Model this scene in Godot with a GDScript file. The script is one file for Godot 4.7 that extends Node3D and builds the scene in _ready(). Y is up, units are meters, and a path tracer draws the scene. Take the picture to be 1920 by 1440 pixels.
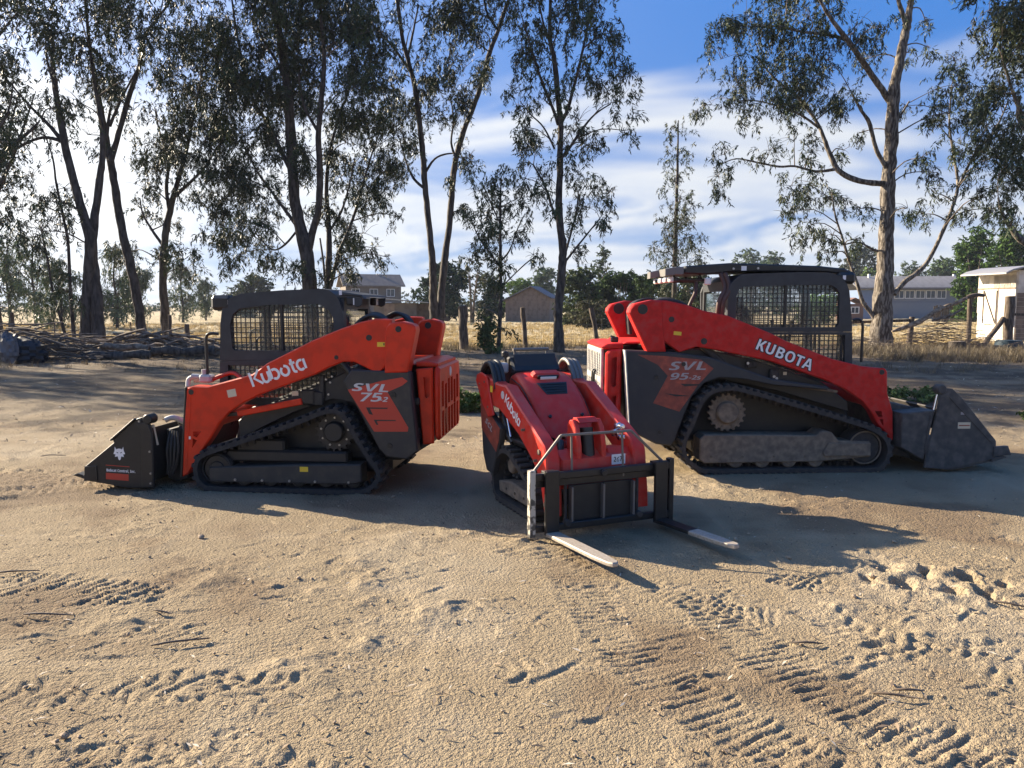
extends Node3D
# A yard with two tracked loaders and a stand-on loader, eucalyptus trees, a dry field and houses behind.

var M := {}
var rng := RandomNumberGenerator.new()

func _ready() -> void:
	# ---- camera
	var cam := Camera3D.new()
	cam.name = "camera"
	cam.fov = 53.13
	cam.near = 0.05
	cam.far = 1500.0
	cam.position = Vector3(0, 1.85, 0)
	cam.rotation_degrees = Vector3(-5.868, 0, 0)
	add_child(cam)
	cam.current = true
	# ---- sky, exposure
	var env := Environment.new()
	env.background_mode = Environment.BG_SKY
	env.sky = Sky.new()
	var sm := PanoramaSkyMaterial.new()
	sm.panorama = sky_picture()
	sm.energy_multiplier = 1.0
	env.sky.sky_material = sm
	env.background_energy_multiplier = 0.275
	env.tonemap_mode = Environment.TONE_MAPPER_LINEAR
	env.tonemap_exposure = 3.1
	env.sdfgi_enabled = true
	env.ssao_enabled = true
	env.ssil_enabled = true
	env.fog_enabled = true
	env.fog_density = 0.0003
	env.fog_light_color = Color(0.86, 0.9, 1.0)
	var we := WorldEnvironment.new()
	we.name = "environment"
	we.environment = env
	add_child(we)
	# ---- sun, low behind the trees on the left
	var sun := DirectionalLight3D.new()
	sun.name = "sun"
	sun.light_energy = 1.6
	sun.light_color = Color(1.0, 0.93, 0.82)
	sun.light_angular_distance = 0.5
	sun.shadow_enabled = true
	add_child(sun)
	sun.look_at_from_position(SUN * 50.0, Vector3.ZERO)
	# ---- setting
	rng.seed = 11
	materials()
	print("ground")
	ground()
	print("buildings")
	buildings()
	print("trees")
	trees()
	print("field")
	fences()
	verge()
	print("machines")
	loader(SPEC_NEW)
	loader(SPEC_OLD)
	stand_on_loader()
	print("litter")
	litter()

const SUN := Vector3(-0.797, 0.391, -0.460)
const TREES := [
	{"label": "eucalyptus with two stems joined low, first thick trunk left of the leaning one", "at": Vector2(-16.72, -30), "limbs": [
		[0, -0.15, 0, 0.250, 0.21, 2.1, -0.01, 0.200, 0.4, 3.33, 0.02, 0.217, 0.49, 4.44, 0.06, 0.208, 0.34, 5.22, 0.09, 0.167, 0.04, 6.44, 0.07, 0.158, -0.23, 7.55, -0.01, 0.142, -0.47, 9.05, -0.08, 0.117, -0.59, 10.04, -0.12, 0.100, -0.64, 11.1, -0.1, 0.083, -0.54, 11.76, -0.03, 0.067, -0.82, 12.5, 0.05, 0.050, -1.11, 12.99, 0.11, 0.033, -1.49, 13.9, 0.12, 0.017, -1.77, 16.72, 0.07, 0.017],
		[0.63, -0.15, 0, 0.300, 0.56, 1.27, -0.06, 0.233, 0.53, 2.51, -0.11, 0.208, 0.42, 3.95, -0.17, 0.183, 0.52, 4.97, -0.22, 0.158, 0.8, 6.7, -0.28, 0.133, 0.94, 7.61, -0.34, 0.108, 0.94, 8.82, -0.39, 0.092, 0.74, 10.23, -0.45, 0.067, 0.56, 12.01, -0.5, 0.050, 0.46, 13.59, -0.56, 0.033, 0.35, 15.16, -0.62, 0.017],
		[-0.28, 7.95, 0, 0.092, -0.85, 8.66, -0.11, 0.067, -1.59, 9.38, -0.22, 0.050, -2.32, 10.19, -0.33, 0.033, -2.95, 11.01, -0.44, 0.017],
		[-0.48, 8.14, 0, 0.075, -1.2, 8.27, -0.13, 0.058, -2.12, 8, -0.27, 0.050, -3.06, 7.43, -0.4, 0.033, -3.79, 7.25, -0.54, 0.017],
		[-0.52, 10.1, 0, 0.067, -0.9, 11.14, -0.2, 0.042, -1, 12.17, -0.4, 0.025],
	], "clumps": [
		-.46, 12.26, -0.67, 1.2, 43, 0.14, 11.44, -1.18, 1.42, 77, 1.27, 12.23, 1.32, 1.53, 83, 1.57, 12, 0.1, 1.2, 50, -2.38, 6.96, -1.24, 1.09, 28, -0.89, 9.43, -0.42, 0.77, 15, -2.54, 9.81, -1.12, 1.09, 25, -0.78, 4.64, 1.08, 0.98, 17, 2.07, 10.27, 0.09, 0.77, 15, 0.14, 5.56, 0.71, 0.57, 9, -2.37, 8.86, -0.12, 0.88, 18, -1.65, 8.29, -0.21, 0.77, 12, 1.12, 9.17, 1.36, 0.88, 22, 0.88, 13.99, 0.79, 1.97, 115, -0.78, 13.88, 0.62, 1.75, 78, 1.24, 14.41, -1.17, 1.75, 92, 0.21, 8.5, -0.74, 0.66, 10, -0.5, 5.73, 0.95, 0.66, 12, 0.17, 18.87, -0.83, 1.89, 90, -0.11, 16.02, 1.01, 1.86, 87, -3.47, 17.71, -0.33, 1.73, 76, -0.68, 15.25, 1.05, 1.86, 87, -0.21, 16.76, 1.4, 1.57, 63, -2.66, 17.73, -1.04, 1.47, 57, -0.6, 16.96, 0.81, 1.5, 59, -2.43, 17.13, 0.8, 1.58, 64, -0.61, 17.9, -1.35, 1.4, 52, -1.23, 15.94, -1.04, 1.39, 51, -1.13, 18.87, 0.59, 1.57, 64
	]},
	{"label": "leaning eucalyptus trunk that rises left, bare below its fork", "at": Vector2(-15.81, -33), "limbs": [
		[0, -0.15, 0, 0.238, -0.12, 1.44, 0.01, 0.202, -0.21, 2.46, 0.05, 0.193, -0.37, 3.52, 0.07, 0.183, -0.62, 4.7, 0.04, 0.174, -0.83, 5.99, -0.03, 0.165, -0.99, 7.15, -0.1, 0.156, -1.13, 8.14, -0.12, 0.147, -1.22, 8.9, -0.08, 0.128, -1.26, 9.53, -0.01, 0.110, -1.37, 10.8, 0.07, 0.083, -1.55, 12.38, 0.12, 0.064, -1.66, 14.28, 0.11, 0.046, -1.82, 15.96, 0.05, 0.028, -1.54, 19.08, -0.03, 0.018],
		[-1.01, 7.9, 0, 0.128, -0.74, 9.04, -0.21, 0.110, -0.37, 10.5, -0.42, 0.101, -0.08, 11.54, -0.63, 0.092, 0.02, 12.15, -0.84, 0.083, 0.13, 13.19, -1.05, 0.073, 0.41, 13.81, -1.26, 0.055, 0.8, 14.44, -1.47, 0.046, 1.2, 15.17, -1.68, 0.037, 1.75, 16.8, -1.89, 0.018],
		[-1.14, 8.73, 0, 0.064, -1.04, 9.53, -0.02, 0.064, -0.93, 10.08, -0.04, 0.046],
		[-1, 9.31, 0, 0.073, -0.55, 10.31, -0.08, 0.055, -0.1, 11.19, -0.16, 0.037, 0.28, 11.86, -0.24, 0.028],
	], "clumps": [
		0.26, 12.77, 0.83, 1.32, 55, 0.12, 12.38, -1.23, 1.01, 27, 1.15, 12.91, -0.53, 0.87, 18, -0.59, 10.28, -1.31, 0.96, 23, -1.27, 10.79, -1.1, 0.91, 25, -0.92, 11.4, 0.56, 1.08, 41, 2, 15.2, 0.39, 1.68, 72, 0.54, 15.18, 0.94, 2.17, 138, 0.81, 13.54, 0.99, 1.2, 43, -1.29, 19.11, 1.22, 1.94, 94, -1.98, 17.43, 0.56, 1.67, 71, -0.93, 16.88, -0.29, 1.71, 75, -0.28, 18.62, 1.39, 1.79, 81, -1.22, 18.81, -0.5, 2.03, 102, -1.32, 20.31, 0.45, 1.76, 79, -3.18, 19.22, 0.53, 1.53, 61, -4.61, 17.77, -0.89, 1.9, 91, -1.45, 19.74, 0.05, 2.04, 104, -1.81, 16.69, 0.52, 1.76, 79, 0.18, 21.03, 0.05, 1.95, 95
	]},
	{"label": "slim eucalyptus forking at eye level behind the brush pile", "at": Vector2(-16.1, -36), "limbs": [
		[0, -0.15, 0, 0.260, -0.09, 1.16, 0.01, 0.220, -0.11, 2.64, 0.04, 0.180, -0.04, 3.86, 0.07, 0.170, 0.11, 5.08, 0.06, 0.160, 0.33, 6.17, 0, 0.150, 0.64, 7.27, -0.07, 0.110, 1.04, 8.47, -0.12, 0.090, 1.43, 9.9, -0.11, 0.070, 1.81, 11.3, -0.04, 0.050, 2.15, 12.91, 0.04, 0.030, 2.19, 16.32, 0.1, 0.020],
		[0.33, 6.17, 0, 0.100, 0.19, 7.27, -0.09, 0.080, 0.3, 8.49, -0.19, 0.060, -0.07, 9.7, -0.28, 0.050, -0.3, 10.91, -0.37, 0.030],
		[0.51, 6.78, 0, 0.090, 1.3, 7.35, 0.2, 0.070, 2.22, 8.14, 0.4, 0.050, 2.93, 9.04, 0.61, 0.030],
		[-0.04, 4.6, 0, 0.080, -0.62, 5.35, -0.22, 0.060, -1.11, 6.1, -0.43, 0.040, -1.32, 6.87, -0.65, 0.030],
	], "clumps": [
		0.67, 9.8, 1.34, 1.31, 76, 1.03, 10.99, -0.7, 1.52, 140, 0.33, 8.87, -0.97, 1.21, 70, 2.51, 8.89, 1.35, 1.31, 106, -1.05, 8.84, -0.81, 1.05, 47, -0.67, 7.2, 0.37, 0.89, 33, 1.08, 7.41, -0.22, 1.05, 43, 2.93, 7.51, 1.37, 1.18, 58, 1.4, 4.1, 1.27, 0.79, 35, 0.2, 4.06, 0.89, 0.58, 15, -2.18, 4.44, -1.27, 0.68, 17, 1.26, 11.98, 0.85, 1.31, 88, 1.83, 12.66, -0.72, 1.58, 158, -1.12, 6.19, -1.2, 0.63, 16, 0.07, 5.7, -1.24, 0.53, 9, 1.23, 3.48, 0.44, 0.53, 11, 5.06, 19.48, 0.41, 1.94, 135, 0.06, 18.36, -0.07, 2.2, 171, 2.38, 22.31, -0.77, 2.05, 150, 2.87, 18.61, 1.1, 2.12, 160, 3.16, 20.93, -0.7, 2.31, 188, 3.04, 22.47, -0.83, 1.85, 123, 3.21, 19.64, -1.01, 1.83, 119, 1.41, 18.13, 1.3, 1.75, 110, 3.9, 21.27, -1.25, 1.72, 107, 2.71, 20.77, 1.14, 2.13, 161, 3.02, 20.86, 0.45, 2.17, 166
	]},
	{"label": "thin crooked sapling stem beside the paired eucalyptus trunks", "at": Vector2(-17.61, -31), "limbs": [
		[0, -0.15, 0, 0.077, -0.08, 1.25, -0.02, 0.077, -0.1, 2.74, -0.02, 0.069, -0.06, 4.22, 0.01, 0.060, -0.16, 5.46, 0.08, 0.052, -0.32, 6.59, 0.12, 0.043, -0.44, 7.72, 0.09, 0.034, -0.79, 8.76, 0.02, 0.017],
		[-0.21, -0.15, 0, 0.069, -0.6, 1.47, -0.05, 0.060, -0.87, 2.53, -0.1, 0.052, -1.03, 3.81, -0.15, 0.034, -1.26, 5.07, -0.2, 0.026],
	], "clumps": [
		-1.49, 3.87, -1.17, 0.68, 12, -0.92, 5.83, 0.45, 0.77, 15, -1.09, 5.18, -1.19, 0.63, 11, -0.17, 6.53, -0.13, 0.54, 9, -1.16, 4.59, 0.53, 0.77, 14, -0.24, 2.73, 0.51, 0.59, 10, -1.28, 5.57, 0.9, 0.77, 12, 0.94, 2.1, 1.18, 0.45, 8
	]},
	{"label": "broad dark eucalyptus with the thickest trunk rising behind the dusty cab", "at": Vector2(-8.83, -34), "limbs": [
		[0, -0.15, 0, 0.378, -0.01, 1.43, 0.02, 0.349, -0.02, 2.6, 0.04, 0.321, -0.17, 4.05, 0.03, 0.293, -0.43, 5.21, -0.02, 0.255, -0.65, 6.52, -0.1, 0.236, -0.7, 8.11, -0.12, 0.227, -0.72, 9.45, -0.09, 0.217, -0.77, 10.88, -0.01, 0.198, -0.92, 12.5, 0.07, 0.179, -1.1, 13.57, 0.12, 0.161, -1.27, 14.65, 0.11, 0.142, -1.49, 16.18, 0.05, 0.113, -1.68, 18.13, -0.03, 0.057, -1.79, 21.31, -0.1, 0.019],
		[-0.13, 3.99, 0, 0.170, 0.22, 5.12, 0.16, 0.151, 0.49, 5.9, 0.32, 0.142, 0.63, 7.33, 0.48, 0.132, 0.65, 8.85, 0.64, 0.123, 0.86, 10.44, 0.8, 0.104, 1.05, 12.01, 0.96, 0.085, 1, 13.64, 1.12, 0.066, 1.04, 15.45, 1.28, 0.038],
		[-0.64, 7.41, 0, 0.113, -1.21, 8.55, -0.09, 0.094, -1.77, 9.69, -0.17, 0.085, -2.35, 10.61, -0.26, 0.076, -2.78, 12.19, -0.35, 0.066, -3.09, 13.98, -0.43, 0.047, -3.28, 15.77, -0.52, 0.028],
		[-0.56, 5.25, 0, 0.085, -1.21, 6.08, -0.23, 0.066, -1.84, 6.91, -0.45, 0.057, -2.47, 7.75, -0.68, 0.047, -3.2, 9.17, -0.91, 0.028],
		[-0.76, 10.98, 0, 0.085, -1.14, 12.04, 0.15, 0.066, -1.73, 13.07, 0.31, 0.047, -2.09, 14.31, 0.46, 0.028],
		[0.49, 9.21, 0, 0.076, -0.04, 10.27, 0.21, 0.057, -0.18, 11.53, 0.41, 0.038],
		[-0.47, 5.13, 0, 0.057, -1.14, 4.46, -0.22, 0.047, -1.8, 4.25, -0.44, 0.038, -2.56, 4.97, -0.67, 0.028],
	], "clumps": [
		-3.24, 13.45, -0.15, 1.74, 191, -1.49, 12.5, 0.41, 1.74, 201, -3.08, 10.67, 1.16, 1.78, 223, -2.3, 10.08, -0.41, 1.74, 211, -4.58, 9.28, -1.44, 1.36, 114, -0.19, 13.33, 0.2, 1.86, 242, 1.64, 12.85, 0.34, 1.86, 230, 3.28, 12.73, 1.95, 1.36, 107, 0.17, 11.59, -1.83, 1.74, 201, 2.61, 10.53, 2.06, 1.54, 143, -2.24, 7.63, 0.03, 1.36, 101, -3.99, 6.35, -1.49, 1.29, 96, -1.79, 5.09, 1.63, 1.09, 62, -1.67, 6.53, -1.02, 0.84, 30, -3.87, 4.72, -1.98, 1.14, 72, -4.29, 5.31, -0.57, 0.89, 38, -2.31, 3.83, -1.27, 0.84, 35, -0.26, 3.44, 1.73, 0.59, 18, 0.15, 8.26, 0.29, 1.24, 74, -3.33, 11.83, 1.54, 1.74, 181, -4.89, 14.36, -1.52, 1.49, 119, -1.28, 14.35, 0.9, 1.98, 248, 1.2, 14.62, 0.21, 1.98, 248, -1.68, 17.58, -2.2, 2.98, 611, -4.33, 16.85, -1.55, 2.48, 384, 1.21, 17.54, -2.09, 2.48, 363, -4.25, 7.38, 0.2, 0.99, 46, -3.65, 3.52, 0.05, 0.64, 18, -1.05, 11.25, -1.01, 1.49, 127, -2.64, 8.74, 0.09, 1.49, 127, -0.39, 17.08, 0.92, 1.73, 108, -2.06, 17.31, 0.42, 2.35, 194, 0.44, 20.52, 1.56, 1.91, 131, 0.83, 19.05, 0.54, 1.91, 131, -2.91, 20.58, -2.15, 1.76, 112, -0.9, 20.48, -2.02, 1.6, 93, 0.22, 20.8, -0.56, 1.65, 99, -1.2, 17.65, 0, 1.55, 88, 0.13, 18.29, 0.71, 1.53, 86, -2.35, 20.1, 1.81, 1.5, 82, -0.99, 18.52, 1, 1.73, 108
	]},
	{"label": "many-stemmed young eucalyptus leaning right beside the thick dark trunk", "at": Vector2(-8.46, -35), "limbs": [
		[0, -0.15, 0, 0.194, 0.09, 1.42, 0.02, 0.175, 0.18, 2.98, 0.03, 0.156, 0.23, 4.29, 0.01, 0.126, 0.22, 5.47, -0.06, 0.107, 0.15, 7.12, -0.12, 0.087, 0.38, 8.75, -0.11, 0.068, 0.91, 10.35, -0.05, 0.049, 1.43, 11.92, 0.03, 0.029, 1.27, 15.26, 0.1, 0.019],
		[0.26, 2.62, 0, 0.097, 0.62, 4.06, -0.13, 0.087, 1.03, 5.02, -0.26, 0.078, 1.41, 6.1, -0.39, 0.068, 1.7, 7.18, -0.51, 0.049, 2.06, 8.39, -0.64, 0.039, 2.54, 9.82, -0.77, 0.029],
		[0.05, 2.14, 0, 0.058, -0.07, 3.58, -0.17, 0.049, -0.25, 4.79, -0.34, 0.039],
		[0.22, 5, 0, 0.058, 0.83, 5.93, 0.06, 0.049, 1.23, 7.09, 0.13, 0.039, 1.5, 8.23, 0.19, 0.029],
	], "clumps": [
		2.15, 8.42, -0.8, 1.38, 103, 3.14, 9.31, -0.77, 1.12, 66, 1.26, 7.31, -0.54, 1.33, 90, 2.23, 6.58, -0.46, 1.17, 67, 0.65, 5.54, -0.73, 1.12, 62, 1.94, 4.96, 0.38, 0.92, 34, 2.17, 4.37, -0.57, 0.66, 19, 0.91, 3.89, 0.61, 0.87, 31, 0.11, 5.93, 0.04, 0.87, 31, 2.68, 7.81, -0.76, 0.87, 34, 1, 3.31, -0.53, 0.61, 17, 2.19, 9.64, 0.58, 1.53, 142, 2.97, 10.76, -1.25, 1.02, 52, 1.03, 9.05, -0.42, 1.28, 78, 2.78, 3.94, -0.23, 0.36, 8, 0.13, 3.05, 1.37, 0.56, 14, 3.3, 5.72, -0.13, 0.41, 8, 2.65, 20.24, 0.7, 2.01, 144, 2.14, 21.88, -0.48, 1.66, 99, 3.8, 22, 0.1, 2.33, 190, 0.57, 18.3, -0.89, 2.04, 148, 3.32, 19.37, -0.41, 2, 142, 3.69, 20.54, -0.83, 1.64, 97, 3.63, 19.4, 0.43, 2.36, 196, 0.2, 19.44, -0.4, 1.57, 90, 0.12, 18.12, -0.67, 1.63, 97, 3.01, 18.84, -0.92, 1.78, 114, 2.46, 19.13, 0.42, 2.34, 193
	]},
	{"label": "slender eucalyptus whose two stems form a tall V above the low shed", "at": Vector2(-3.6, -36), "limbs": [
		[0, -0.15, 0, 0.220, -0.04, 1.16, 0.01, 0.220, -0.07, 2.15, 0.04, 0.190, -0.06, 3.25, 0.07, 0.170, -0.14, 4.59, 0.07, 0.150, -0.26, 5.81, 0.01, 0.140, -0.4, 7.27, -0.07, 0.140, -0.49, 8.71, -0.12, 0.130, -0.62, 10.02, -0.11, 0.130, -0.81, 11.65, -0.05, 0.110, -1.09, 12.79, 0.03, 0.100, -1.31, 13.7, 0.1, 0.090, -1.46, 14.84, 0.12, 0.090, -1.59, 16.1, 0.08, 0.070, -1.74, 17.94, 0.01, 0.040, -2.23, 21.33, -0.07, 0.020],
		[0.15, -0.15, 0, 0.200, 0.25, 1.4, -0.16, 0.190, 0.32, 2.65, -0.31, 0.170, 0.47, 4.14, -0.47, 0.160, 0.64, 5.39, -0.63, 0.150, 0.77, 6.88, -0.78, 0.140, 0.89, 8.26, -0.94, 0.140, 1.19, 9.51, -1.09, 0.130, 1.54, 10.52, -1.25, 0.120, 1.99, 11.66, -1.41, 0.120, 2.29, 12.67, -1.56, 0.110, 2.54, 13.69, -1.72, 0.110, 2.89, 14.59, -1.88, 0.100, 3.22, 15.61, -2.03, 0.090, 3.73, 17, -2.19, 0.070, 4.36, 19, -2.35, 0.040],
		[-0.42, 7.14, 0, 0.070, -0.95, 7.64, -0.17, 0.060, -1.33, 8.51, -0.34, 0.040, -1.58, 9.39, -0.51, 0.030],
		[-0.36, 7.86, 0, 0.060, 0.05, 8.47, -0.09, 0.050, 0.61, 8.72, -0.17, 0.040, 1.27, 8.74, -0.26, 0.020],
		[-0.94, 12.22, 0, 0.070, -1.61, 13.22, -0.22, 0.060, -2.35, 14.1, -0.43, 0.050, -3.23, 15, -0.65, 0.030],
		[1.04, 8.45, 0, 0.060, 0.81, 9.21, -0.21, 0.050, 0.9, 10.21, -0.42, 0.040, 0.79, 11.21, -0.62, 0.020],
		[3, 14.07, 0, 0.060, 2.52, 14.77, -0.01, 0.050, 2.29, 15.69, -0.02, 0.040],
		[-1.1, 12.92, 0, 0.060, -0.84, 14.08, -0.01, 0.050, -0.59, 15.23, -0.03, 0.030],
	], "clumps": [
		-.84, 13.87, 0.93, 1.21, 33, -0.04, 15.1, -0.94, 1.31, 46, 0.87, 14.49, -1.22, 1.31, 50, 1.55, 12.55, 0.06, 1.26, 47, 0.46, 11.66, -0.54, 1.44, 79, -0.35, 10.61, -0.62, 1.16, 46, 2.26, 14.29, -0.64, 1.16, 40, 1.43, 10.59, 0.92, 0.89, 22, -1.35, 11.01, -0.79, 0.89, 24, -1.79, 12.29, -0.23, 0.89, 22, 1.3, 15.05, -0.46, 1.21, 43, 2.89, 14.91, 0.22, 1.31, 66, 1.63, 8.52, -0.35, 0.68, 12, 1.29, 6.27, -0.77, 0.42, 8, 0.88, 7.56, -0.38, 0.42, 7, 1.37, 9.05, -0.62, 0.63, 11, 0.81, 12.29, 1.32, 1.21, 47, -0.15, 12.63, 0.95, 0.79, 16, -2.12, 14.7, 0.17, 1.16, 40, -0.74, 16.99, -0.42, 2.36, 163, 2.9, 16.49, 0.79, 2.36, 177, 0.94, 17.03, -0.52, 2.36, 163, 2.26, 12.8, -0.37, 0.68, 13, -4.06, 17.4, 1.28, 2.29, 130, -3.91, 19.34, 0.08, 1.83, 85, -2.4, 20.77, 0.77, 2.06, 106, -3.21, 21.36, 1.25, 1.69, 73, 0.49, 19.13, 1.03, 1.99, 98, -2.12, 18.18, 0.51, 2.22, 122, -0.17, 19.8, 0.89, 1.6, 66, -0.88, 18.9, 0.86, 2.46, 148, -3.56, 19.09, 1.3, 2.04, 104, -1.87, 21.35, 0.1, 2.11, 110, -1.7, 21.32, 0.34, 2.38, 139
	]},
	{"label": "small leafy eucalyptus sapling between two fence posts in front of the barn", "at": Vector2(-0.54, -30), "limbs": [
		[0, -0.15, 0, 0.092, 0.04, 0.86, 0, 0.083, 0.1, 2.1, -0.04, 0.075, 0.09, 3.33, -0.07, 0.067, 0.09, 4.55, -0.07, 0.058, 0.09, 5.56, -0.02, 0.042, 0.13, 6.75, 0.06, 0.025],
		[0.09, 3.33, 0, 0.042, -0.39, 3.94, -0.05, 0.033, -0.8, 4.56, -0.1, 0.025, -1.11, 5.37, -0.15, 0.017],
		[0.09, 3.53, 0, 0.042, 0.44, 3.94, -0.04, 0.033, 0.75, 4.76, -0.08, 0.025, 1.05, 5.37, -0.12, 0.017],
		[0.09, 4.95, 0, 0.033, -0.27, 5.74, 0.12, 0.025, -0.57, 6.42, 0.24, 0.017],
		[0.11, 2.51, 0, 0.033, 0.5, 2.92, -0.18, 0.025, 1.06, 3.45, -0.37, 0.025, 1.48, 3.77, -0.55, 0.017],
		[0, -0.15, 0, 0.033, -0.39, 0.76, 0.23, 0.025, -0.69, 1.28, 0.46, 0.017],
	], "clumps": [
		-.68, 6.17, 0.17, 0.74, 20, 0.18, 6.53, 0.4, 0.74, 21, 0.64, 5.83, 0.16, 0.61, 13, -0.62, 4.92, 0.69, 0.79, 22, 0.33, 4.6, -0.6, 0.79, 23, 1.05, 4.73, 0.23, 0.44, 9, -0.66, 3.92, 0.84, 0.74, 19, 0.29, 3.5, -0.2, 0.74, 19, -0.17, 2.85, 0.73, 0.53, 11, 1.37, 3.78, -0.08, 0.39, 9, -0.97, 6.81, 0.29, 0.35, 7, -1.31, 5.47, -0.15, 0.39, 8, -0.09, 5.66, -0.82, 0.74, 19, -1.14, 3.56, -0.57, 0.44, 8, -0.6, 0.86, 0.15, 0.31, 7, -0.47, 1.68, -0.56, 0.22, 6, 0.33, 0.95, -0.26, 0.22, 6
	]},
	{"label": "straight dark eucalyptus standing alone right of centre before the field", "at": Vector2(1.86, -30), "limbs": [
		[0, -0.15, 0, 0.217, -0.05, 0.75, -0.01, 0.200, -0.07, 1.27, 0.01, 0.175, 0, 2.4, 0.05, 0.167, 0.07, 3.32, 0.1, 0.158, 0.09, 4.03, 0.1, 0.150, -0.04, 5.05, 0.03, 0.142, -0.06, 5.96, -0.06, 0.133, -0.02, 6.87, -0.11, 0.125, -0.03, 7.77, -0.11, 0.117, -0.01, 8.65, -0.06, 0.108, -0.11, 9.51, 0.02, 0.100, -0.2, 10.37, 0.09, 0.100, -0.3, 11.13, 0.12, 0.092, -0.44, 11.72, 0.09, 0.075, -0.44, 12.6, 0.02, 0.067, -0.39, 13.78, -0.06, 0.050, -0.27, 15.5, -0.11, 0.025, -0.63, 18.3, -0.11, 0.017],
		[0, 8.69, 0, 0.075, 0.24, 9.21, 0.06, 0.067, 0.51, 10.17, 0.12, 0.058, 0.73, 11.11, 0.18, 0.050, 0.96, 12.15, 0.24, 0.042, 1.19, 13.26, 0.3, 0.025],
		[-0.1, 8.64, 0, 0.067, -0.35, 9.28, 0.16, 0.058, -0.66, 9.92, 0.33, 0.050, -0.97, 10.73, 0.49, 0.042, -1.27, 11.63, 0.65, 0.033, -1.57, 12.5, 0.82, 0.017],
		[-0.03, 7.35, 0, 0.067, 0.38, 7.86, -0.04, 0.058, 0.78, 8.46, -0.09, 0.050, 1.29, 9.06, -0.13, 0.033, 1.9, 9.46, -0.17, 0.025],
		[-0.04, 4.95, 0, 0.058, -0.32, 5.56, -0.03, 0.050, -0.59, 6.36, -0.06, 0.042, -1.04, 7.17, -0.09, 0.033],
		[0.12, 3.53, 0, 0.050, 0.41, 4.56, -0.21, 0.042, 0.63, 5.4, -0.42, 0.033, 0.75, 6.25, -0.63, 0.017],
		[0.14, 3.43, 0, 0.050, 0.63, 4.05, -0.21, 0.042, 1.06, 4.58, -0.43, 0.033, 1.59, 5.22, -0.64, 0.025],
		[-0.36, 11.46, 0, 0.050, -0.66, 12.25, -0.05, 0.042, -0.86, 13.22, -0.1, 0.025],
		[-0.24, 7.75, 0, 0.042, -0.65, 8.52, 0.07, 0.033, -1.16, 9, 0.14, 0.025, -1.56, 9.47, 0.2, 0.017],
	], "clumps": [
		-1.03, 12.41, -1.1, 1.01, 37, -0.15, 11.93, 1.4, 1.01, 39, 1.06, 12.22, 1.1, 0.79, 22, 1.57, 11.32, -0.18, 0.92, 35, 2.45, 10.78, -0.32, 0.7, 21, 2.14, 9.26, 1.01, 0.66, 18, 1.44, 10.05, -0.36, 0.83, 28, 0.63, 12.41, -1.1, 0.74, 19, 0.76, 10.58, 0.35, 0.83, 27, -0.96, 10.63, 0.19, 0.83, 25, -1.47, 11.12, 0.77, 0.79, 22, -0.52, 9.6, 0.58, 0.79, 22, -1.61, 9.65, -1.32, 0.66, 16, -1.42, 8.46, 0.34, 0.79, 22, -0.91, 8, -1.29, 0.92, 33, -1.9, 10.32, -1.16, 0.31, 7, 0.69, 8.84, -0.27, 0.79, 22, 0.17, 7.42, 0.67, 0.88, 27, 1.36, 8.12, -1.35, 0.66, 15, -0.64, 6.71, 0.01, 0.79, 22, 0.81, 6.72, 0.24, 0.74, 20, -1.36, 6.57, 0.51, 0.7, 17, 1.18, 5.72, -1.36, 0.74, 21, 1.81, 6.11, 0.02, 0.53, 12, 1.6, 4.93, 0.6, 0.44, 10, 0.64, 4.94, 0.06, 0.53, 11, -0.48, 5.77, 1.06, 0.53, 11, 0.64, 3.86, -0.34, 0.48, 10, 2.41, 8.4, 0.16, 0.53, 11, -0.3, 14.08, 0.58, 2.19, 152, 1.19, 14.65, -0.79, 1.75, 85, -1.86, 14.31, -0.92, 1.53, 72, 1.77, 11.57, 1.36, 0.44, 9, 0.36, 15.95, -0.09, 1.45, 55, -2.25, 15.16, 0.63, 1.8, 82, 0.76, 15.95, -1.22, 2.01, 101, 1.59, 19.18, -0.79, 1.55, 62, -1.46, 15.06, 0.71, 1.42, 53, -0.61, 17.4, 0.65, 1.44, 54, -1.63, 15.16, 0.97, 1.78, 80, 0.9, 18.93, -1.37, 1.52, 60, 1.24, 15.99, 0.58, 1.84, 85, 1.11, 18.51, -0.3, 1.59, 65, -1.93, 17.99, 0.07, 1.43, 53
	]},
	{"label": "narrow pointed eucalyptus beyond the hedge, clear of the others", "at": Vector2(9.62, -46), "limbs": [
		[0, 0.65, 0, 0.179, 0.01, 2.86, 0.02, 0.153, 0.02, 5.05, 0.05, 0.128, 0.04, 7.22, 0.05, 0.102, 0.06, 9.37, 0.01, 0.077, 0.07, 11.21, -0.06, 0.051, 0.08, 12.58, -0.11, 0.026],
	], "clumps": [
		0.06, 12.01, -0.26, 0.67, 16, 0.14, 10.78, -0.19, 0.81, 22, 0.03, 9.29, -0.44, 0.87, 27, 0.1, 8.05, 0.69, 0.81, 21, 0.14, 7.43, -0.47, 1.07, 41, -0.5, 6.2, 0.36, 1.14, 45, 0.63, 5.74, -0.06, 1.14, 45, -1.22, 4.97, 0.29, 0.81, 21, -0.15, 4.34, 0.37, 1.34, 65, 1.13, 4.43, -0.05, 0.81, 21, 0.19, 2.86, 0.06, 1.34, 61
	]},
	{"label": "big pale-barked eucalyptus with a long horizontal limb behind the taller loader", "at": Vector2(15.82, -33), "limbs": [
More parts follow.
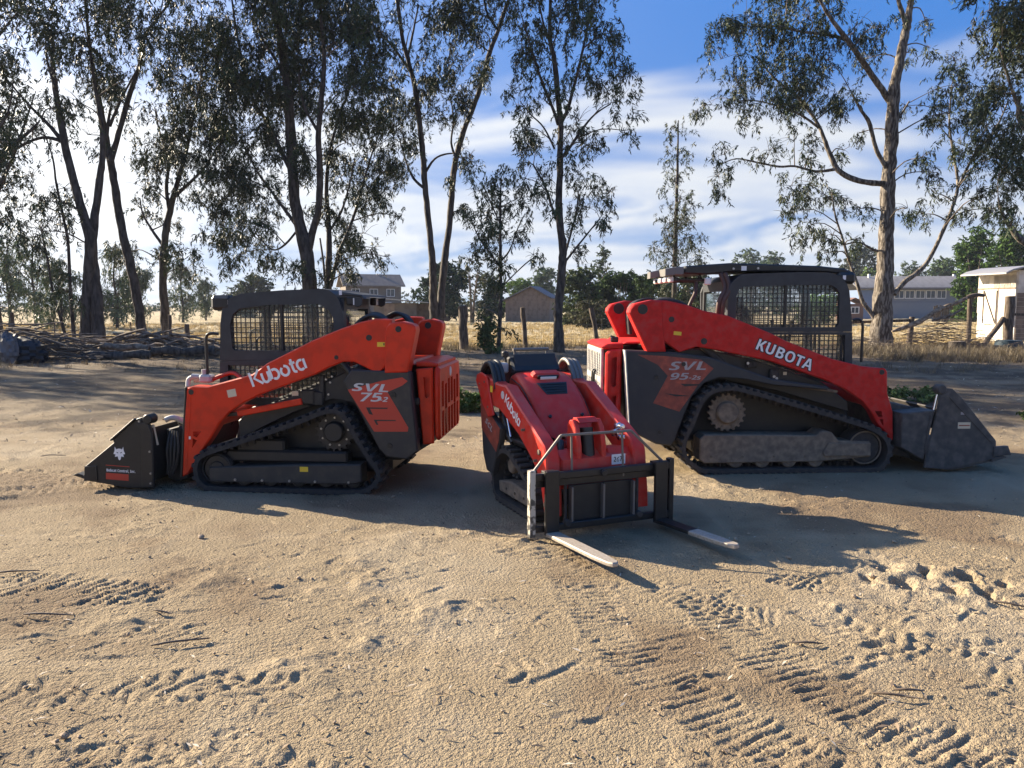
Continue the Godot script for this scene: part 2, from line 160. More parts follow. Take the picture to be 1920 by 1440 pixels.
		[0, -0.15, 0, 0.568, 0.01, 0.64, 0.02, 0.458, 0, 1.9, 0.05, 0.403, 0.02, 2.8, 0.06, 0.367, 0.04, 3.7, 0.02, 0.330, 0.06, 4.82, -0.05, 0.302, 0.09, 5.72, -0.11, 0.293, 0.06, 7.2, -0.11, 0.284, 0.07, 8.35, -0.06, 0.257, 0.05, 9.35, 0.02, 0.248, 0.01, 10.69, 0.09, 0.229, 0.13, 11.53, 0.12, 0.193, 0.25, 12.28, 0.09, 0.183, 0.39, 12.94, 0.03, 0.165, 0.51, 13.5, -0.06, 0.156, 0.63, 14.25, -0.11, 0.110, 0.82, 15.62, -0.11, 0.083, 1.13, 17.46, -0.06, 0.037, 0.76, 20.47, 0.02, 0.018],
		[0.45, 13.31, 0, 0.110, 0.17, 13.87, 0.06, 0.092, -0.07, 14.48, 0.13, 0.073, -0.44, 15.9, 0.19, 0.037],
		[-0.23, 6.92, 0, 0.128, -0.74, 6.98, -0.11, 0.119, -1.33, 7.13, -0.22, 0.119, -1.97, 7.52, -0.34, 0.110, -2.29, 8.16, -0.45, 0.101, -2.55, 8.89, -0.56, 0.083, -2.8, 9.51, -0.67, 0.073, -3.2, 10.15, -0.78, 0.064, -3.75, 10.78, -0.89, 0.055, -4.53, 11.43, -1.01, 0.037, -5.32, 12.34, -1.12, 0.028],
		[-2.27, 7.51, 0, 0.073, -3.04, 7.43, -0.04, 0.055, -3.93, 7.65, -0.08, 0.046, -4.58, 7.64, -0.12, 0.046, -5.48, 7.82, -0.17, 0.037, -6.37, 7.98, -0.21, 0.028, -7.03, 7.73, -0.25, 0.018],
		[-0.1, 10.29, 0, 0.138, -0.68, 10.87, 0.21, 0.128, -1.19, 11.34, 0.42, 0.119, -1.75, 11.91, 0.63, 0.110, -2.3, 12.42, 0.85, 0.101, -2.95, 13, 1.06, 0.083, -3.48, 13.54, 1.27, 0.064, -4.12, 14.36, 1.48, 0.037],
		[-0.15, 7.64, 0, 0.092, -0.57, 8.21, 0.11, 0.092, -0.82, 8.77, 0.23, 0.083, -1.06, 9.34, 0.34, 0.083, -1.46, 9.79, 0.45, 0.064, -1.87, 10.35, 0.56, 0.037],
		[-1.95, 12.74, 0, 0.073, -2.84, 12.94, 0.02, 0.064, -3.84, 13.04, 0.04, 0.055, -4.85, 13.25, 0.06, 0.046, -5.95, 13.24, 0.08, 0.028],
		[0.48, 2.3, 0, 0.119, 0.98, 2.81, -0.19, 0.110, 1.61, 3.22, -0.38, 0.101, 2.18, 3.78, -0.57, 0.092, 2.78, 4.88, -0.76, 0.083, 3.19, 5.7, -0.95, 0.073, 3.59, 6.98, -1.14, 0.064, 3.43, 8.37, -1.33, 0.055, 3.28, 9.7, -1.52, 0.046, 3.4, 11.4, -1.71, 0.028],
		[2.95, 6.76, 0, 0.064, 3.64, 8.09, -0.18, 0.055, 4.58, 9.22, -0.35, 0.046, 5.16, 10.42, -0.53, 0.028],
		[-0.19, 1.1, 0, 0.110, -0.48, 1.55, -0.02, 0.092, -0.81, 1.96, -0.04, 0.083, -1.11, 2.8, -0.06, 0.073, -1.41, 3.59, -0.08, 0.064, -1.63, 4.24, -0.1, 0.055, -1.83, 4.83, -0.12, 0.046, -2.13, 5.72, -0.15, 0.037, -2.28, 6.61, -0.17, 0.018],
		[-3.01, 9.21, 0, 0.055, -3.89, 9.69, 0.22, 0.046, -4.86, 9.96, 0.44, 0.037, -5.81, 10.12, 0.66, 0.028, -6.75, 10.06, 0.89, 0.018],
		[-0.02, 4.15, 0, 0.064, -0.37, 4.16, -0.13, 0.055, -1.01, 4.5, -0.25, 0.037, -1.64, 4.4, -0.38, 0.028],
		[0.04, 9.21, 0, 0.083, 0.4, 9.74, 0.03, 0.046, 0.68, 10.27, 0.07, 0.028],
	], "clumps": [
		-7.16, 13.16, -0.3, 0.96, 32, -5.91, 13.88, -0.83, 1.25, 57, -4.64, 13.24, -0.53, 1.32, 67, -3.5, 13.45, 0.07, 1.32, 67, -6.78, 12.46, -1.65, 0.82, 23, -6.6, 10.8, 0.46, 0.96, 32, -5.52, 11.44, 0.43, 1.32, 72, -3.6, 11.98, -1.41, 1.32, 72, -3.27, 11.58, 1.21, 1.32, 72, -2.04, 12.78, 0.81, 1.11, 40, -0.62, 12.36, -1.32, 0.82, 21, -5.47, 9.84, 1.74, 1.06, 43, -3.12, 10.67, -1.35, 1.11, 46, -2.13, 10.26, -0.78, 0.96, 34, -1.75, 10.6, 0.27, 0.72, 18, -6.25, 9.65, 0.85, 0.72, 18, -7.28, 10.39, -1.12, 0.48, 10, -7.84, 10.25, -1.64, 0.34, 7, -7.27, 7.85, 1.43, 0.63, 14, -5.08, 8.28, 0.09, 0.72, 17, -3.93, 8.77, -0.2, 0.72, 15, -3.27, 8.23, 0.01, 0.58, 11, -7.37, 7.09, 0.68, 0.48, 10, -4.64, 6.6, 1.39, 0.72, 18, -2.89, 6.86, -0.34, 0.96, 38, -1.78, 6.49, -1.25, 0.67, 17, -4.89, 5.46, 1.73, 0.58, 13, -3.56, 5.11, 1.08, 0.63, 14, -0.72, 9.27, -1.28, 0.43, 8, -1.43, 8.52, -1.17, 0.43, 8, -0.85, 5.96, -0.65, 0.58, 11, -1.69, 12.61, 1.9, 0.82, 17, 0.95, 12.49, -0.89, 0.39, 7, 2.2, 14.15, -1.91, 0.29, 7, 1.49, 10.57, -1.99, 0.34, 7, 1.84, 12.68, -0.8, 0.24, 6, -0.03, 5.7, 1.8, 0.58, 11, 2.24, 5.82, -1.37, 0.58, 11, -2.73, 4.67, 1.12, 0.63, 13, -3.4, 4.6, -0.58, 0.58, 12, -3.85, 16.32, -1.81, 2.65, 220, -1.05, 15.92, -0.85, 2.41, 156, -7.45, 6.59, 1.46, 0.24, 7, 2.32, 10.7, 0.83, 1.06, 43, 3.43, 12.47, -1.67, 0.67, 16, 1.64, 9.47, 1.4, 1.01, 37, 2.19, 9.41, -0.44, 0.63, 15, 3.34, 10.15, 0.34, 1.01, 39, 3.19, 8.86, 1.36, 1.01, 39, 3.21, 8.65, -0.49, 0.82, 21, 3, 7.32, 1.83, 0.96, 32, 3.77, 7.78, 1.57, 0.96, 34, 1.4, 7.34, 0.48, 0.72, 17, 0.5, 7.67, 1.71, 0.48, 10, 2.73, 6.08, 1.77, 0.82, 21, 4.67, 5.92, -0.3, 0.72, 18, 3.43, 5.77, -0.97, 0.63, 13, 2.74, 6.76, -1.51, 0.48, 9, 3.7, 10.53, 1.46, 0.82, 24, -1.47, 4.57, 0.27, 0.48, 9, -2.87, 3.99, 0.74, 0.43, 9, 1.81, 19.28, -0.4, 1.98, 98, 1.48, 19.85, 0.04, 1.55, 62, 2.72, 21.5, -1.75, 1.6, 66, -0.62, 17.85, 0.5, 1.5, 58, 1.53, 19.57, 1.78, 1.73, 76, 3.55, 17.65, -0.79, 2.15, 115, -0.25, 18.42, 1.4, 1.63, 68, 0.54, 18.83, -0.53, 1.96, 96, -0.18, 16.99, -0.02, 1.69, 73, 3.39, 20.65, -1.64, 2.03, 103, 1.62, 18.58, -0.22, 1.49, 58
	]},
	{"label": "drooping eucalyptus at the far right edge with a pale bare limb", "at": Vector2(19.28, -27), "limbs": [
		[0, -0.15, 0, 0.450, -0.22, 2.07, -0.02, 0.375, -0.49, 5.01, -0.05, 0.330, -0.83, 7.7, -0.04, 0.255, -1.39, 9.97, 0.01, 0.180, -2.01, 11.68, 0.09, 0.105, -2.57, 13.03, 0.12, 0.053, -2.42, 15.55, 0.1, 0.015],
		[-0.35, 3.18, 0, 0.135, -1.01, 3.82, -0.06, 0.120, -1.55, 4.1, -0.11, 0.113, -1.91, 4.57, -0.17, 0.090, -2.19, 5.03, -0.22, 0.060, -2.34, 5.58, -0.28, 0.030],
		[-0.67, 6.26, 0, 0.105, -1.47, 7.49, 0.11, 0.075, -2.25, 8.7, 0.22, 0.060, -2.86, 10.05, 0.32, 0.030],
		[-0.65, 6.8, 0, 0.105, -1.57, 7.7, -0.02, 0.090, -1.96, 8.23, -0.05, 0.075, -1.96, 8.95, -0.07, 0.045],
	], "clumps": [
		-3.22, 11.09, 0.79, 1.08, 53, -1.71, 10.49, -0.8, 1.18, 68, -2.59, 9.03, -0.05, 0.91, 35, -2.69, 7.69, 1.17, 1.08, 58, -2.62, 6.65, 0.85, 0.91, 38, -2.45, 5.67, 0.41, 0.71, 21, -2.85, 11.98, -0.76, 0.59, 14, -1.96, 10.67, 1.03, 1.58, 117, -0.46, 8.75, -0.68, 1.58, 117, -0.6, 6.35, -0.5, 1.18, 58, -3.32, 12.52, 1.33, 1.77, 124, -2.72, 10.67, -0.54, 0.51, 12, -2.71, 4.85, 1.31, 0.59, 14, -3.48, 13.7, 1.2, 1.78, 80, -4.01, 17.12, -0.3, 1.54, 61, -4.13, 14.35, 0.84, 1.65, 70, -0.31, 16.19, -1.21, 1.81, 83, -3.91, 17.07, 0.06, 1.7, 73, -3.88, 16.85, 0.57, 1.36, 49, -3.05, 15.16, -0.95, 1.23, 41, -4.19, 14.22, 1.51, 1.49, 58, -4.02, 16.94, -0.72, 1.51, 60, -4.78, 13.95, 1.43, 1.42, 53, -3.41, 14.94, 1.12, 1.37, 50
	]},
	{"label": "eucalyptus at the left edge whose branches reach in from outside", "at": Vector2(-20.09, -28), "limbs": [
		[0, -0.15, 0, 0.311, 0.39, 2.08, 0.01, 0.264, 0.78, 5.12, -0.01, 0.233, 0.98, 6.99, -0.05, 0.202, 1.2, 9.21, -0.1, 0.156, 1.71, 11.03, -0.09, 0.109, 2.23, 12.44, -0.02, 0.062, 2.65, 13.82, 0.06, 0.031, 2.69, 16.4, 0.11, 0.016],
		[0.92, 6.43, 0, 0.101, 1.35, 6.93, -0.21, 0.086, 1.82, 7.44, -0.41, 0.078, 2.3, 7.89, -0.62, 0.062, 2.62, 8.28, -0.82, 0.047, 2.77, 8.61, -1.03, 0.023],
		[1.01, 7.17, 0, 0.070, 1.69, 7.93, -0.08, 0.054, 2.16, 8.68, -0.17, 0.039, 2.37, 9.8, -0.25, 0.023],
		[1.76, 10.82, 0, 0.062, 2.45, 11.49, 0.13, 0.039, 3.02, 11.98, 0.25, 0.023],
	], "clumps": [
		3.4, 10.94, 1.23, 1.23, 52, 1.31, 10.54, -1.51, 1.06, 40, 3.01, 12.17, -0.53, 0.94, 26, 1.42, 8.99, -1.03, 0.82, 21, 2.94, 7.39, 1.15, 0.73, 14, 0.91, 10.76, -0.4, 1.84, 117, 1.12, 7.81, 0.47, 1.63, 87, 3.21, 13.14, 0.85, 1.84, 109, 2.17, 6.16, 0.53, 0.69, 12, 0.34, 5.16, -0.36, 1.23, 37, 2.13, 4.69, 0.48, 0.73, 13, 3.01, 14.63, 0.37, 1.45, 55, 3.7, 15.17, 1.16, 1.61, 66, 0.05, 15.65, -1.06, 1.67, 71, 4.1, 16.45, -0.47, 1.61, 67, 2.6, 17.5, -0.97, 1.74, 77, 4.54, 17.89, 0.21, 1.23, 41, 1.94, 17.87, -1.13, 1.56, 63, 1.95, 17.63, -0.06, 1.27, 43, 2.88, 14.51, -0.3, 1.3, 45, 2.52, 15.09, -0.23, 1.42, 53, 1.9, 18.61, -0.77, 1.3, 45
	]},
]
# ------------------------------------------------------------------ helpers
func lin(r: float, g: float, b: float) -> Color:
	return Color(r, g, b).linear_to_srgb()

func noise_of(freq: float, sd: int, oct := 4, kind := FastNoiseLite.TYPE_SIMPLEX_SMOOTH) -> FastNoiseLite:
	var f := FastNoiseLite.new()
	f.noise_type = kind
	f.frequency = freq
	f.seed = sd
	f.fractal_octaves = oct
	return f

# a tiling picture of noise run through a ramp of linear greys or colours
func noise_tex(freq: float, sd: int, stops: Array, cols: Array, size := 512, oct := 5, kind := FastNoiseLite.TYPE_SIMPLEX_SMOOTH) -> NoiseTexture2D:
	var t := NoiseTexture2D.new()
	t.width = size
	t.height = size
	t.seamless = true
	t.seamless_blend_skirt = 0.2
	t.noise = noise_of(freq, sd, oct, kind)
	var g := Gradient.new()
	g.offsets = PackedFloat32Array(stops)
	var c := PackedColorArray()
	var most := 1.0
	for k in cols:
		if k is Array:
			most = maxf(most, maxf(k[0], maxf(k[1], k[2])))
	for k in cols:
		c.append(lin(k[0] / most, k[1] / most, k[2] / most) if k is Array else Color(k, k, k))
	t.set_meta("gain", most)
	g.colors = c
	t.color_ramp = g
	return t

func mat(key: String, c: Color, rough := 0.6, metal := 0.0) -> StandardMaterial3D:
	var m := StandardMaterial3D.new()
	m.resource_name = key
	m.albedo_color = c
	m.roughness = rough
	m.metallic = metal
	M[key] = m
	return m

func tri_tex(m: StandardMaterial3D, t: Texture2D, scale: float, world := false) -> void:
	m.albedo_texture = t
	var g: float = t.get_meta("gain", 1.0)
	var c := m.albedo_color.srgb_to_linear()
	m.albedo_color = lin(c.r * g, c.g * g, c.b * g)
	m.uv1_triplanar = true
	m.uv1_world_triplanar = world
	m.uv1_scale = Vector3.ONE * scale

func relief(m: StandardMaterial3D, t: Texture2D, cm: float) -> void:
	m.heightmap_enabled = true
	m.heightmap_texture = t
	m.heightmap_scale = cm

class MB:
	var v := PackedVector3Array()
	var n := PackedVector3Array()
	var c := PackedColorArray()
	var tint := Color.WHITE
	var tinted := false

	func tri(a: Vector3, b: Vector3, d: Vector3, na: Vector3, nb: Vector3, nd: Vector3) -> void:
		if (b - a).cross(d - a).dot(na + nb + nd) > 0.0:
			v.append(a); v.append(d); v.append(b)
			n.append(na); n.append(nd); n.append(nb)
		else:
			v.append(a); v.append(b); v.append(d)
			n.append(na); n.append(nb); n.append(nd)
		if tinted:
			for k in 3:
				c.append(tint)

	func quad(a: Vector3, b: Vector3, d: Vector3, e: Vector3, out: Vector3) -> void:
		tri(a, b, d, out, out, out)
		tri(a, d, e, out, out, out)

	func quadn(a: Vector3, b: Vector3, d: Vector3, e: Vector3, na: Vector3, nb: Vector3, nd: Vector3, ne: Vector3) -> void:
		tri(a, b, d, na, nb, nd)
		tri(a, d, e, na, nd, ne)

	func mesh() -> ArrayMesh:
		var a := []
		a.resize(Mesh.ARRAY_MAX)
		a[Mesh.ARRAY_VERTEX] = v
		a[Mesh.ARRAY_NORMAL] = n
		if tinted:
			a[Mesh.ARRAY_COLOR] = c
		var m := ArrayMesh.new()
		if v.size() > 0:
			m.add_surface_from_arrays(Mesh.PRIMITIVE_TRIANGLES, a)
		return m

	# a box with chamfered edges
	func box(at: Vector3, size: Vector3, bev := 0.006, basis := Basis.IDENTITY) -> void:
		var h := size * 0.5
		var b := minf(bev, minf(h.x, minf(h.y, h.z)) * 0.45)
		var xf := Transform3D(basis, at)
		var sg := [-1.0, 1.0]
		for ax in 3:
			var u := (ax + 1) % 3
			var w := (ax + 2) % 3
			for s in sg:
				var p := []
				for k in [[-1, -1], [1, -1], [1, 1], [-1, 1]]:
					var q := Vector3.ZERO
					q[ax] = s * h[ax]
					q[u] = k[0] * (h[u] - b)
					q[w] = k[1] * (h[w] - b)
					p.append(xf * q)
				var nn := Vector3.ZERO
				nn[ax] = s
				quad(p[0], p[1], p[2], p[3], basis * nn)
			if b > 0.0:
				# the four edges that run along ax
				for s1 in sg:
					for s2 in sg:
						var e := []
						for k in [[-1, 0], [1, 0], [1, 1], [-1, 1]]:
							var q := Vector3.ZERO
							q[ax] = k[0] * (h[ax] - b)
							q[u] = s1 * (h[u] - (b if k[1] else 0.0))
							q[w] = s2 * (h[w] - (0.0 if k[1] else b))
							e.append(xf * q)
						var ne := Vector3.ZERO
						ne[u] = s1
						ne[w] = s2
						quad(e[0], e[1], e[2], e[3], (basis * ne).normalized())
		if b > 0.0:
			for sx in sg:
				for sy in sg:
					for sz in sg:
						var d := (basis * Vector3(sx, sy, sz)).normalized()
						tri(xf * Vector3(sx * h.x, sy * (h.y - b), sz * (h.z - b)), xf * Vector3(sx * (h.x - b), sy * h.y, sz * (h.z - b)), xf * Vector3(sx * (h.x - b), sy * (h.y - b), sz * h.z), d, d, d)

	# a bar of rectangular section from a to b; up gives the side that carries height
	func bar(a: Vector3, b: Vector3, wide: float, high: float, up := Vector3.UP, bev := 0.004) -> void:
		var x := (b - a).normalized()
		var z := x.cross(up).normalized()
		var y := z.cross(x)
		box((a + b) * 0.5, Vector3(a.distance_to(b), high, wide), bev, Basis(x, y, z))

	# a round tube through points with a radius for each
	func tube(p: Array, r: Array, sides := 8, capped := true) -> void:
		var k := p.size()
		if k < 2:
			return
		var t: Vector3 = (p[1] - p[0]).normalized()
		var u: Vector3 = t.cross(Vector3.UP if absf(t.y) < 0.9 else Vector3.RIGHT).normalized()
		var rings := []
		var norms := []
		for i in k:
			var d: Vector3 = ((p[mini(i + 1, k - 1)] - p[maxi(i - 1, 0)]) as Vector3).normalized()
			u = (u - d * u.dot(d)).normalized()
			var w := d.cross(u)
			var ring := []
			var nr := []
			var rr: float = r[mini(i, r.size() - 1)]
			for j in sides:
				var an := TAU * j / sides
				var dir := u * cos(an) + w * sin(an)
				ring.append(p[i] + dir * rr)
				nr.append(dir)
			rings.append(ring)
			norms.append(nr)
		for i in k - 1:
			for j in sides:
				var j2 := (j + 1) % sides
				quadn(rings[i][j], rings[i][j2], rings[i + 1][j2], rings[i + 1][j], norms[i][j], norms[i][j2], norms[i + 1][j2], norms[i + 1][j])
		if capped:
			var d0: Vector3 = ((p[0] - p[1]) as Vector3).normalized()
			var d1: Vector3 = ((p[k - 1] - p[k - 2]) as Vector3).normalized()
			for j in sides:
				var j2 := (j + 1) % sides
				tri(p[0], rings[0][j], rings[0][j2], d0, d0, d0)
				tri(p[k - 1], rings[k - 1][j], rings[k - 1][j2], d1, d1, d1)

	# a disc or drum with rounded rim
	func drum(a: Vector3, b: Vector3, r: float, sides := 24, bev := 0.006) -> void:
		var d := (b - a).normalized()
		bev = minf(bev, minf(r * 0.4, a.distance_to(b) * 0.4))
		tube([a + d * bev, b - d * bev], [r, r], sides, false)
		for e in [[a, -d], [b, d]]:
			var c0: Vector3 = e[0]
			var nn: Vector3 = e[1]
			var u := nn.cross(Vector3.UP if absf(nn.y) < 0.9 else Vector3.RIGHT).normalized()
			var w := nn.cross(u)
			for j in sides:
				var a0 := TAU * j / sides
				var a1 := TAU * (j + 1) / sides
				var d0 := u * cos(a0) + w * sin(a0)
				var d1 := u * cos(a1) + w * sin(a1)
				tri(c0, c0 + d0 * (r - bev), c0 + d1 * (r - bev), nn, nn, nn)
				quadn(c0 + d0 * (r - bev), c0 + d1 * (r - bev), c0 - nn * bev + d1 * r, c0 - nn * bev + d0 * r, (nn + d0 * 0.6).normalized(), (nn + d1 * 0.6).normalized(), (nn * 0.4 + d1).normalized(), (nn * 0.4 + d0).normalized())

	static func ccw(p: PackedVector2Array) -> PackedVector2Array:
		var a := 0.0
		for i in p.size():
			a += p[i].cross(p[(i + 1) % p.size()])
		if a < 0.0:
			p = p.duplicate()
			p.reverse()
		return p

	static func inset(p: PackedVector2Array, b: float) -> PackedVector2Array:
		var o := PackedVector2Array()
		var k := p.size()
		for i in k:
			var d0 := (p[i] - p[(i + k - 1) % k]).normalized()
			var d1 := (p[(i + 1) % k] - p[i]).normalized()
			var n0 := Vector2(-d0.y, d0.x)
			var n1 := Vector2(-d1.y, d1.x)
			var m := (n0 + n1)
			var q := m.dot(n0)
			o.append(p[i] + (m * (b / maxf(q, 0.35)) if q > 0.01 else n0 * b))
		return o

	# triangles of an outline that may touch itself along bridges
	static func ears(p: PackedVector2Array) -> PackedInt32Array:
		var o := PackedInt32Array()
		var ix := []
		for i in p.size():
			ix.append(i)
		var guard := 0
		while ix.size() > 3 and guard < 4000:
			var done := false
			var k := ix.size()
			for t in k:
				guard += 1
				var a := p[ix[(t + k - 1) % k]]
				var b := p[ix[t]]
				var c := p[ix[(t + 1) % k]]
				var turn := (b - a).cross(c - b)
				if turn < -1e-12:
					continue
				var clear := true
				if turn > 1e-12:
					for q in ix:
						var v0 := p[q]
						if v0.is_equal_approx(a) or v0.is_equal_approx(b) or v0.is_equal_approx(c):
							continue
						if (b - a).cross(v0 - a) >= 0.0 and (c - b).cross(v0 - b) >= 0.0 and (a - c).cross(v0 - c) >= 0.0:
							clear = false
							break
				if clear:
					if turn > 1e-12:
						o.append(ix[(t + k - 1) % k]); o.append(ix[t]); o.append(ix[(t + 1) % k])
					ix.remove_at(t)
					done = true
					break
			if not done:
				break
		if ix.size() == 3:
			o.append(ix[0]); o.append(ix[1]); o.append(ix[2])
		return o

	# a plate: outline in local x and y, from z0 to z1, edges chamfered, with holes
	func plate(poly: PackedVector2Array, z0: float, z1: float, bev := 0.008, xf := Transform3D.IDENTITY, holes: Array = []) -> void:
		if z0 > z1:
			var sw := z0
			z0 = z1
			z1 = sw
		var p := ccw(poly)
		bev = minf(bev, (z1 - z0) * 0.45)
		var q := inset(p, bev) if bev > 0.0 else p
		var k := p.size()
		var face := q.duplicate()
		var left := []
		for h in holes:
			var hp := ccw(h)
			hp.reverse()
			left.append(hp)
		while left.size():
			# bridge the hole that lies nearest to what is joined so far
			var bh := 0
			var bi := 0
			var bj := 0
			var best := 1e9
			for hk in left.size():
				for i in face.size():
					for j in left[hk].size():
						var dd: float = face[i].distance_squared_to(left[hk][j])
						if dd < best:
							best = dd
							bh = hk
							bi = i
							bj = j
			var hq: PackedVector2Array = left[bh]
			left.remove_at(bh)
			var f2 := PackedVector2Array()
			for i in bi + 1:
				f2.append(face[i])
			for j in hq.size() + 1:
				f2.append(hq[(bj + j) % hq.size()])
			for i in range(bi, face.size()):
				f2.append(face[i])
			face = f2
		var idx := Geometry2D.triangulate_polygon(face) if holes.is_empty() else PackedInt32Array()
		if idx.is_empty():
			idx = ears(face)
		var bz := xf.basis.z.normalized()
		for i in range(0, idx.size(), 3):
			var a := face[idx[i]]
			var b := face[idx[i + 1]]
			var d := face[idx[i + 2]]
			tri(xf * Vector3(a.x, a.y, z1), xf * Vector3(b.x, b.y, z1), xf * Vector3(d.x, d.y, z1), bz, bz, bz)
			tri(xf * Vector3(a.x, a.y, z0), xf * Vector3(b.x, b.y, z0), xf * Vector3(d.x, d.y, z0), -bz, -bz, -bz)
		for i in k:
			var j := (i + 1) % k
			var d0 := (p[i] - p[(i + k - 1) % k]).normalized()
			var d1 := (p[j] - p[i]).normalized()
			var d2 := (p[(j + 1) % k] - p[j]).normalized()
			var n1 := Vector2(d1.y, -d1.x)
			var na := n1
			var nb := n1
			if d0.dot(d1) > 0.8:
				na = (n1 + Vector2(d0.y, -d0.x)).normalized()
			if d2.dot(d1) > 0.8:
				nb = (n1 + Vector2(d2.y, -d2.x)).normalized()
			var wa := (xf.basis * Vector3(na.x, na.y, 0)).normalized()
			var wb := (xf.basis * Vector3(nb.x, nb.y, 0)).normalized()
			quadn(xf * Vector3(p[i].x, p[i].y, z0 + bev), xf * Vector3(p[j].x, p[j].y, z0 + bev), xf * Vector3(p[j].x, p[j].y, z1 - bev), xf * Vector3(p[i].x, p[i].y, z1 - bev), wa, wb, wb, wa)
			if bev > 0.0:
				for s in [[z1, z1 - bev, bz], [z0, z0 + bev, -bz]]:
					var o: Vector3 = s[2]
					var ca := (wa + o).normalized()
					var cb := (wb + o).normalized()
					quadn(xf * Vector3(q[i].x, q[i].y, s[0]), xf * Vector3(q[j].x, q[j].y, s[0]), xf * Vector3(p[j].x, p[j].y, s[1]), xf * Vector3(p[i].x, p[i].y, s[1]), ca, cb, cb, ca)
		for h in holes:
			var hp := ccw(h)
			for i in hp.size():
				var j := (i + 1) % hp.size()
				var d1 := (hp[j] - hp[i]).normalized()
				var w := (xf.basis * Vector3(-d1.y, d1.x, 0)).normalized()
				quad(xf * Vector3(hp[i].x, hp[i].y, z0), xf * Vector3(hp[j].x, hp[j].y, z0), xf * Vector3(hp[j].x, hp[j].y, z1), xf * Vector3(hp[i].x, hp[i].y, z1), w)

	# a strip of given width along a flat polyline, as thin raised print
	func stroke(p: Array, w: float, z0: float, z1: float, xf := Transform3D.IDENTITY) -> void:
		var a := PackedVector2Array()
		var b := PackedVector2Array()
		for i in p.size():
			var d: Vector2 = ((p[mini(i + 1, p.size() - 1)] - p[maxi(i - 1, 0)]) as Vector2).normalized()
			var nn := Vector2(-d.y, d.x)
			a.append(p[i] + nn * w * 0.5)
			b.append(p[i] - nn * w * 0.5)
		b.reverse()
		a.append_array(b)
		plate(a, z0, z1, 0.0, xf)

	func add(m: Mesh, xf: Transform3D) -> void:
		var s := m.surface_get_arrays(0)
		var pv: PackedVector3Array = s[Mesh.ARRAY_VERTEX]
		var pn: PackedVector3Array = s[Mesh.ARRAY_NORMAL]
		var ix = s[Mesh.ARRAY_INDEX]
		var count: int = ix.size() if ix != null else pv.size()
		var nb := xf.basis.inverse().transposed()
		for i in range(0, count, 3):
			var i0: int = ix[i] if ix != null else i
			var i1: int = ix[i + 1] if ix != null else i + 1
			var i2: int = ix[i + 2] if ix != null else i + 2
			tri(xf * pv[i0], xf * pv[i1], xf * pv[i2], (nb * pn[i0]).normalized(), (nb * pn[i1]).normalized(), (nb * pn[i2]).normalized())

func part(parent: Node, called: String, mb: MB, key: String) -> MeshInstance3D:
	var o := MeshInstance3D.new()
	o.name = called
	o.mesh = mb.mesh()
	o.material_override = M[key]
	parent.add_child(o, true)
	return o

func shared(parent: Node, called: String, m: Mesh, key: String, xf: Transform3D) -> MeshInstance3D:
	var o := MeshInstance3D.new()
	o.name = called
	o.mesh = m
	o.material_override = M[key]
	o.transform = xf
	parent.add_child(o, true)
	return o

var taken := {}
func numbered(called: String) -> String:
	taken[called] = taken.get(called, -1) + 1
	return called if taken[called] == 0 else "%s_%03d" % [called, taken[called]]

func tag(o: Node, label: String, category: String, group := "", kind := "") -> Node:
	if label: o.set_meta("label", label)
	if category: o.set_meta("category", category)
	if group: o.set_meta("group", group)
	if kind: o.set_meta("kind", kind)
	return o

func thing(called: String, label: String, category: String, xf := Transform3D.IDENTITY, group := "") -> Node3D:
	var o := Node3D.new()
	o.name = numbered(called)
	add_child(o)
	o.transform = xf
	tag(o, label, category, group)
	return o

func V(x: float, y: float) -> Vector2:
	return Vector2(x, y)

func pts(a: Array, mirror := 1.0) -> PackedVector2Array:
	var p := PackedVector2Array()
	for i in range(0, a.size(), 2):
		p.append(Vector2(a[i] * mirror, a[i + 1]))
	return p

func smooth_loop(a: PackedVector2Array, step: float) -> PackedVector2Array:
	var c := Curve2D.new()
	var k := a.size()
	for i in k + 1:
		var t := (a[(i + 1) % k] - a[(i + k - 1) % k]) / 6.0
		var near := minf(a[i % k].distance_to(a[(i + 1) % k]), a[i % k].distance_to(a[(i + k - 1) % k]))
		if t.length() > near * 0.4:
			t = t.normalized() * near * 0.4
		c.add_point(a[i % k], -t, t)
	var total := c.get_baked_length()
	var cnt := int(round(total / step))
	var o := PackedVector2Array()
	for i in cnt:
		o.append(c.sample_baked(total * i / cnt, true))
	return o

func smooth_line(p: Array, per := 4) -> Array:
	var o := []
	var k := p.size()
	for i in k - 1:
		for j in per:
			o.append(p[i].cubic_interpolate(p[i + 1], p[maxi(i - 1, 0)], p[mini(i + 2, k - 1)], float(j) / per))
	o.append(p[k - 1])
	return o

var fonts := {}
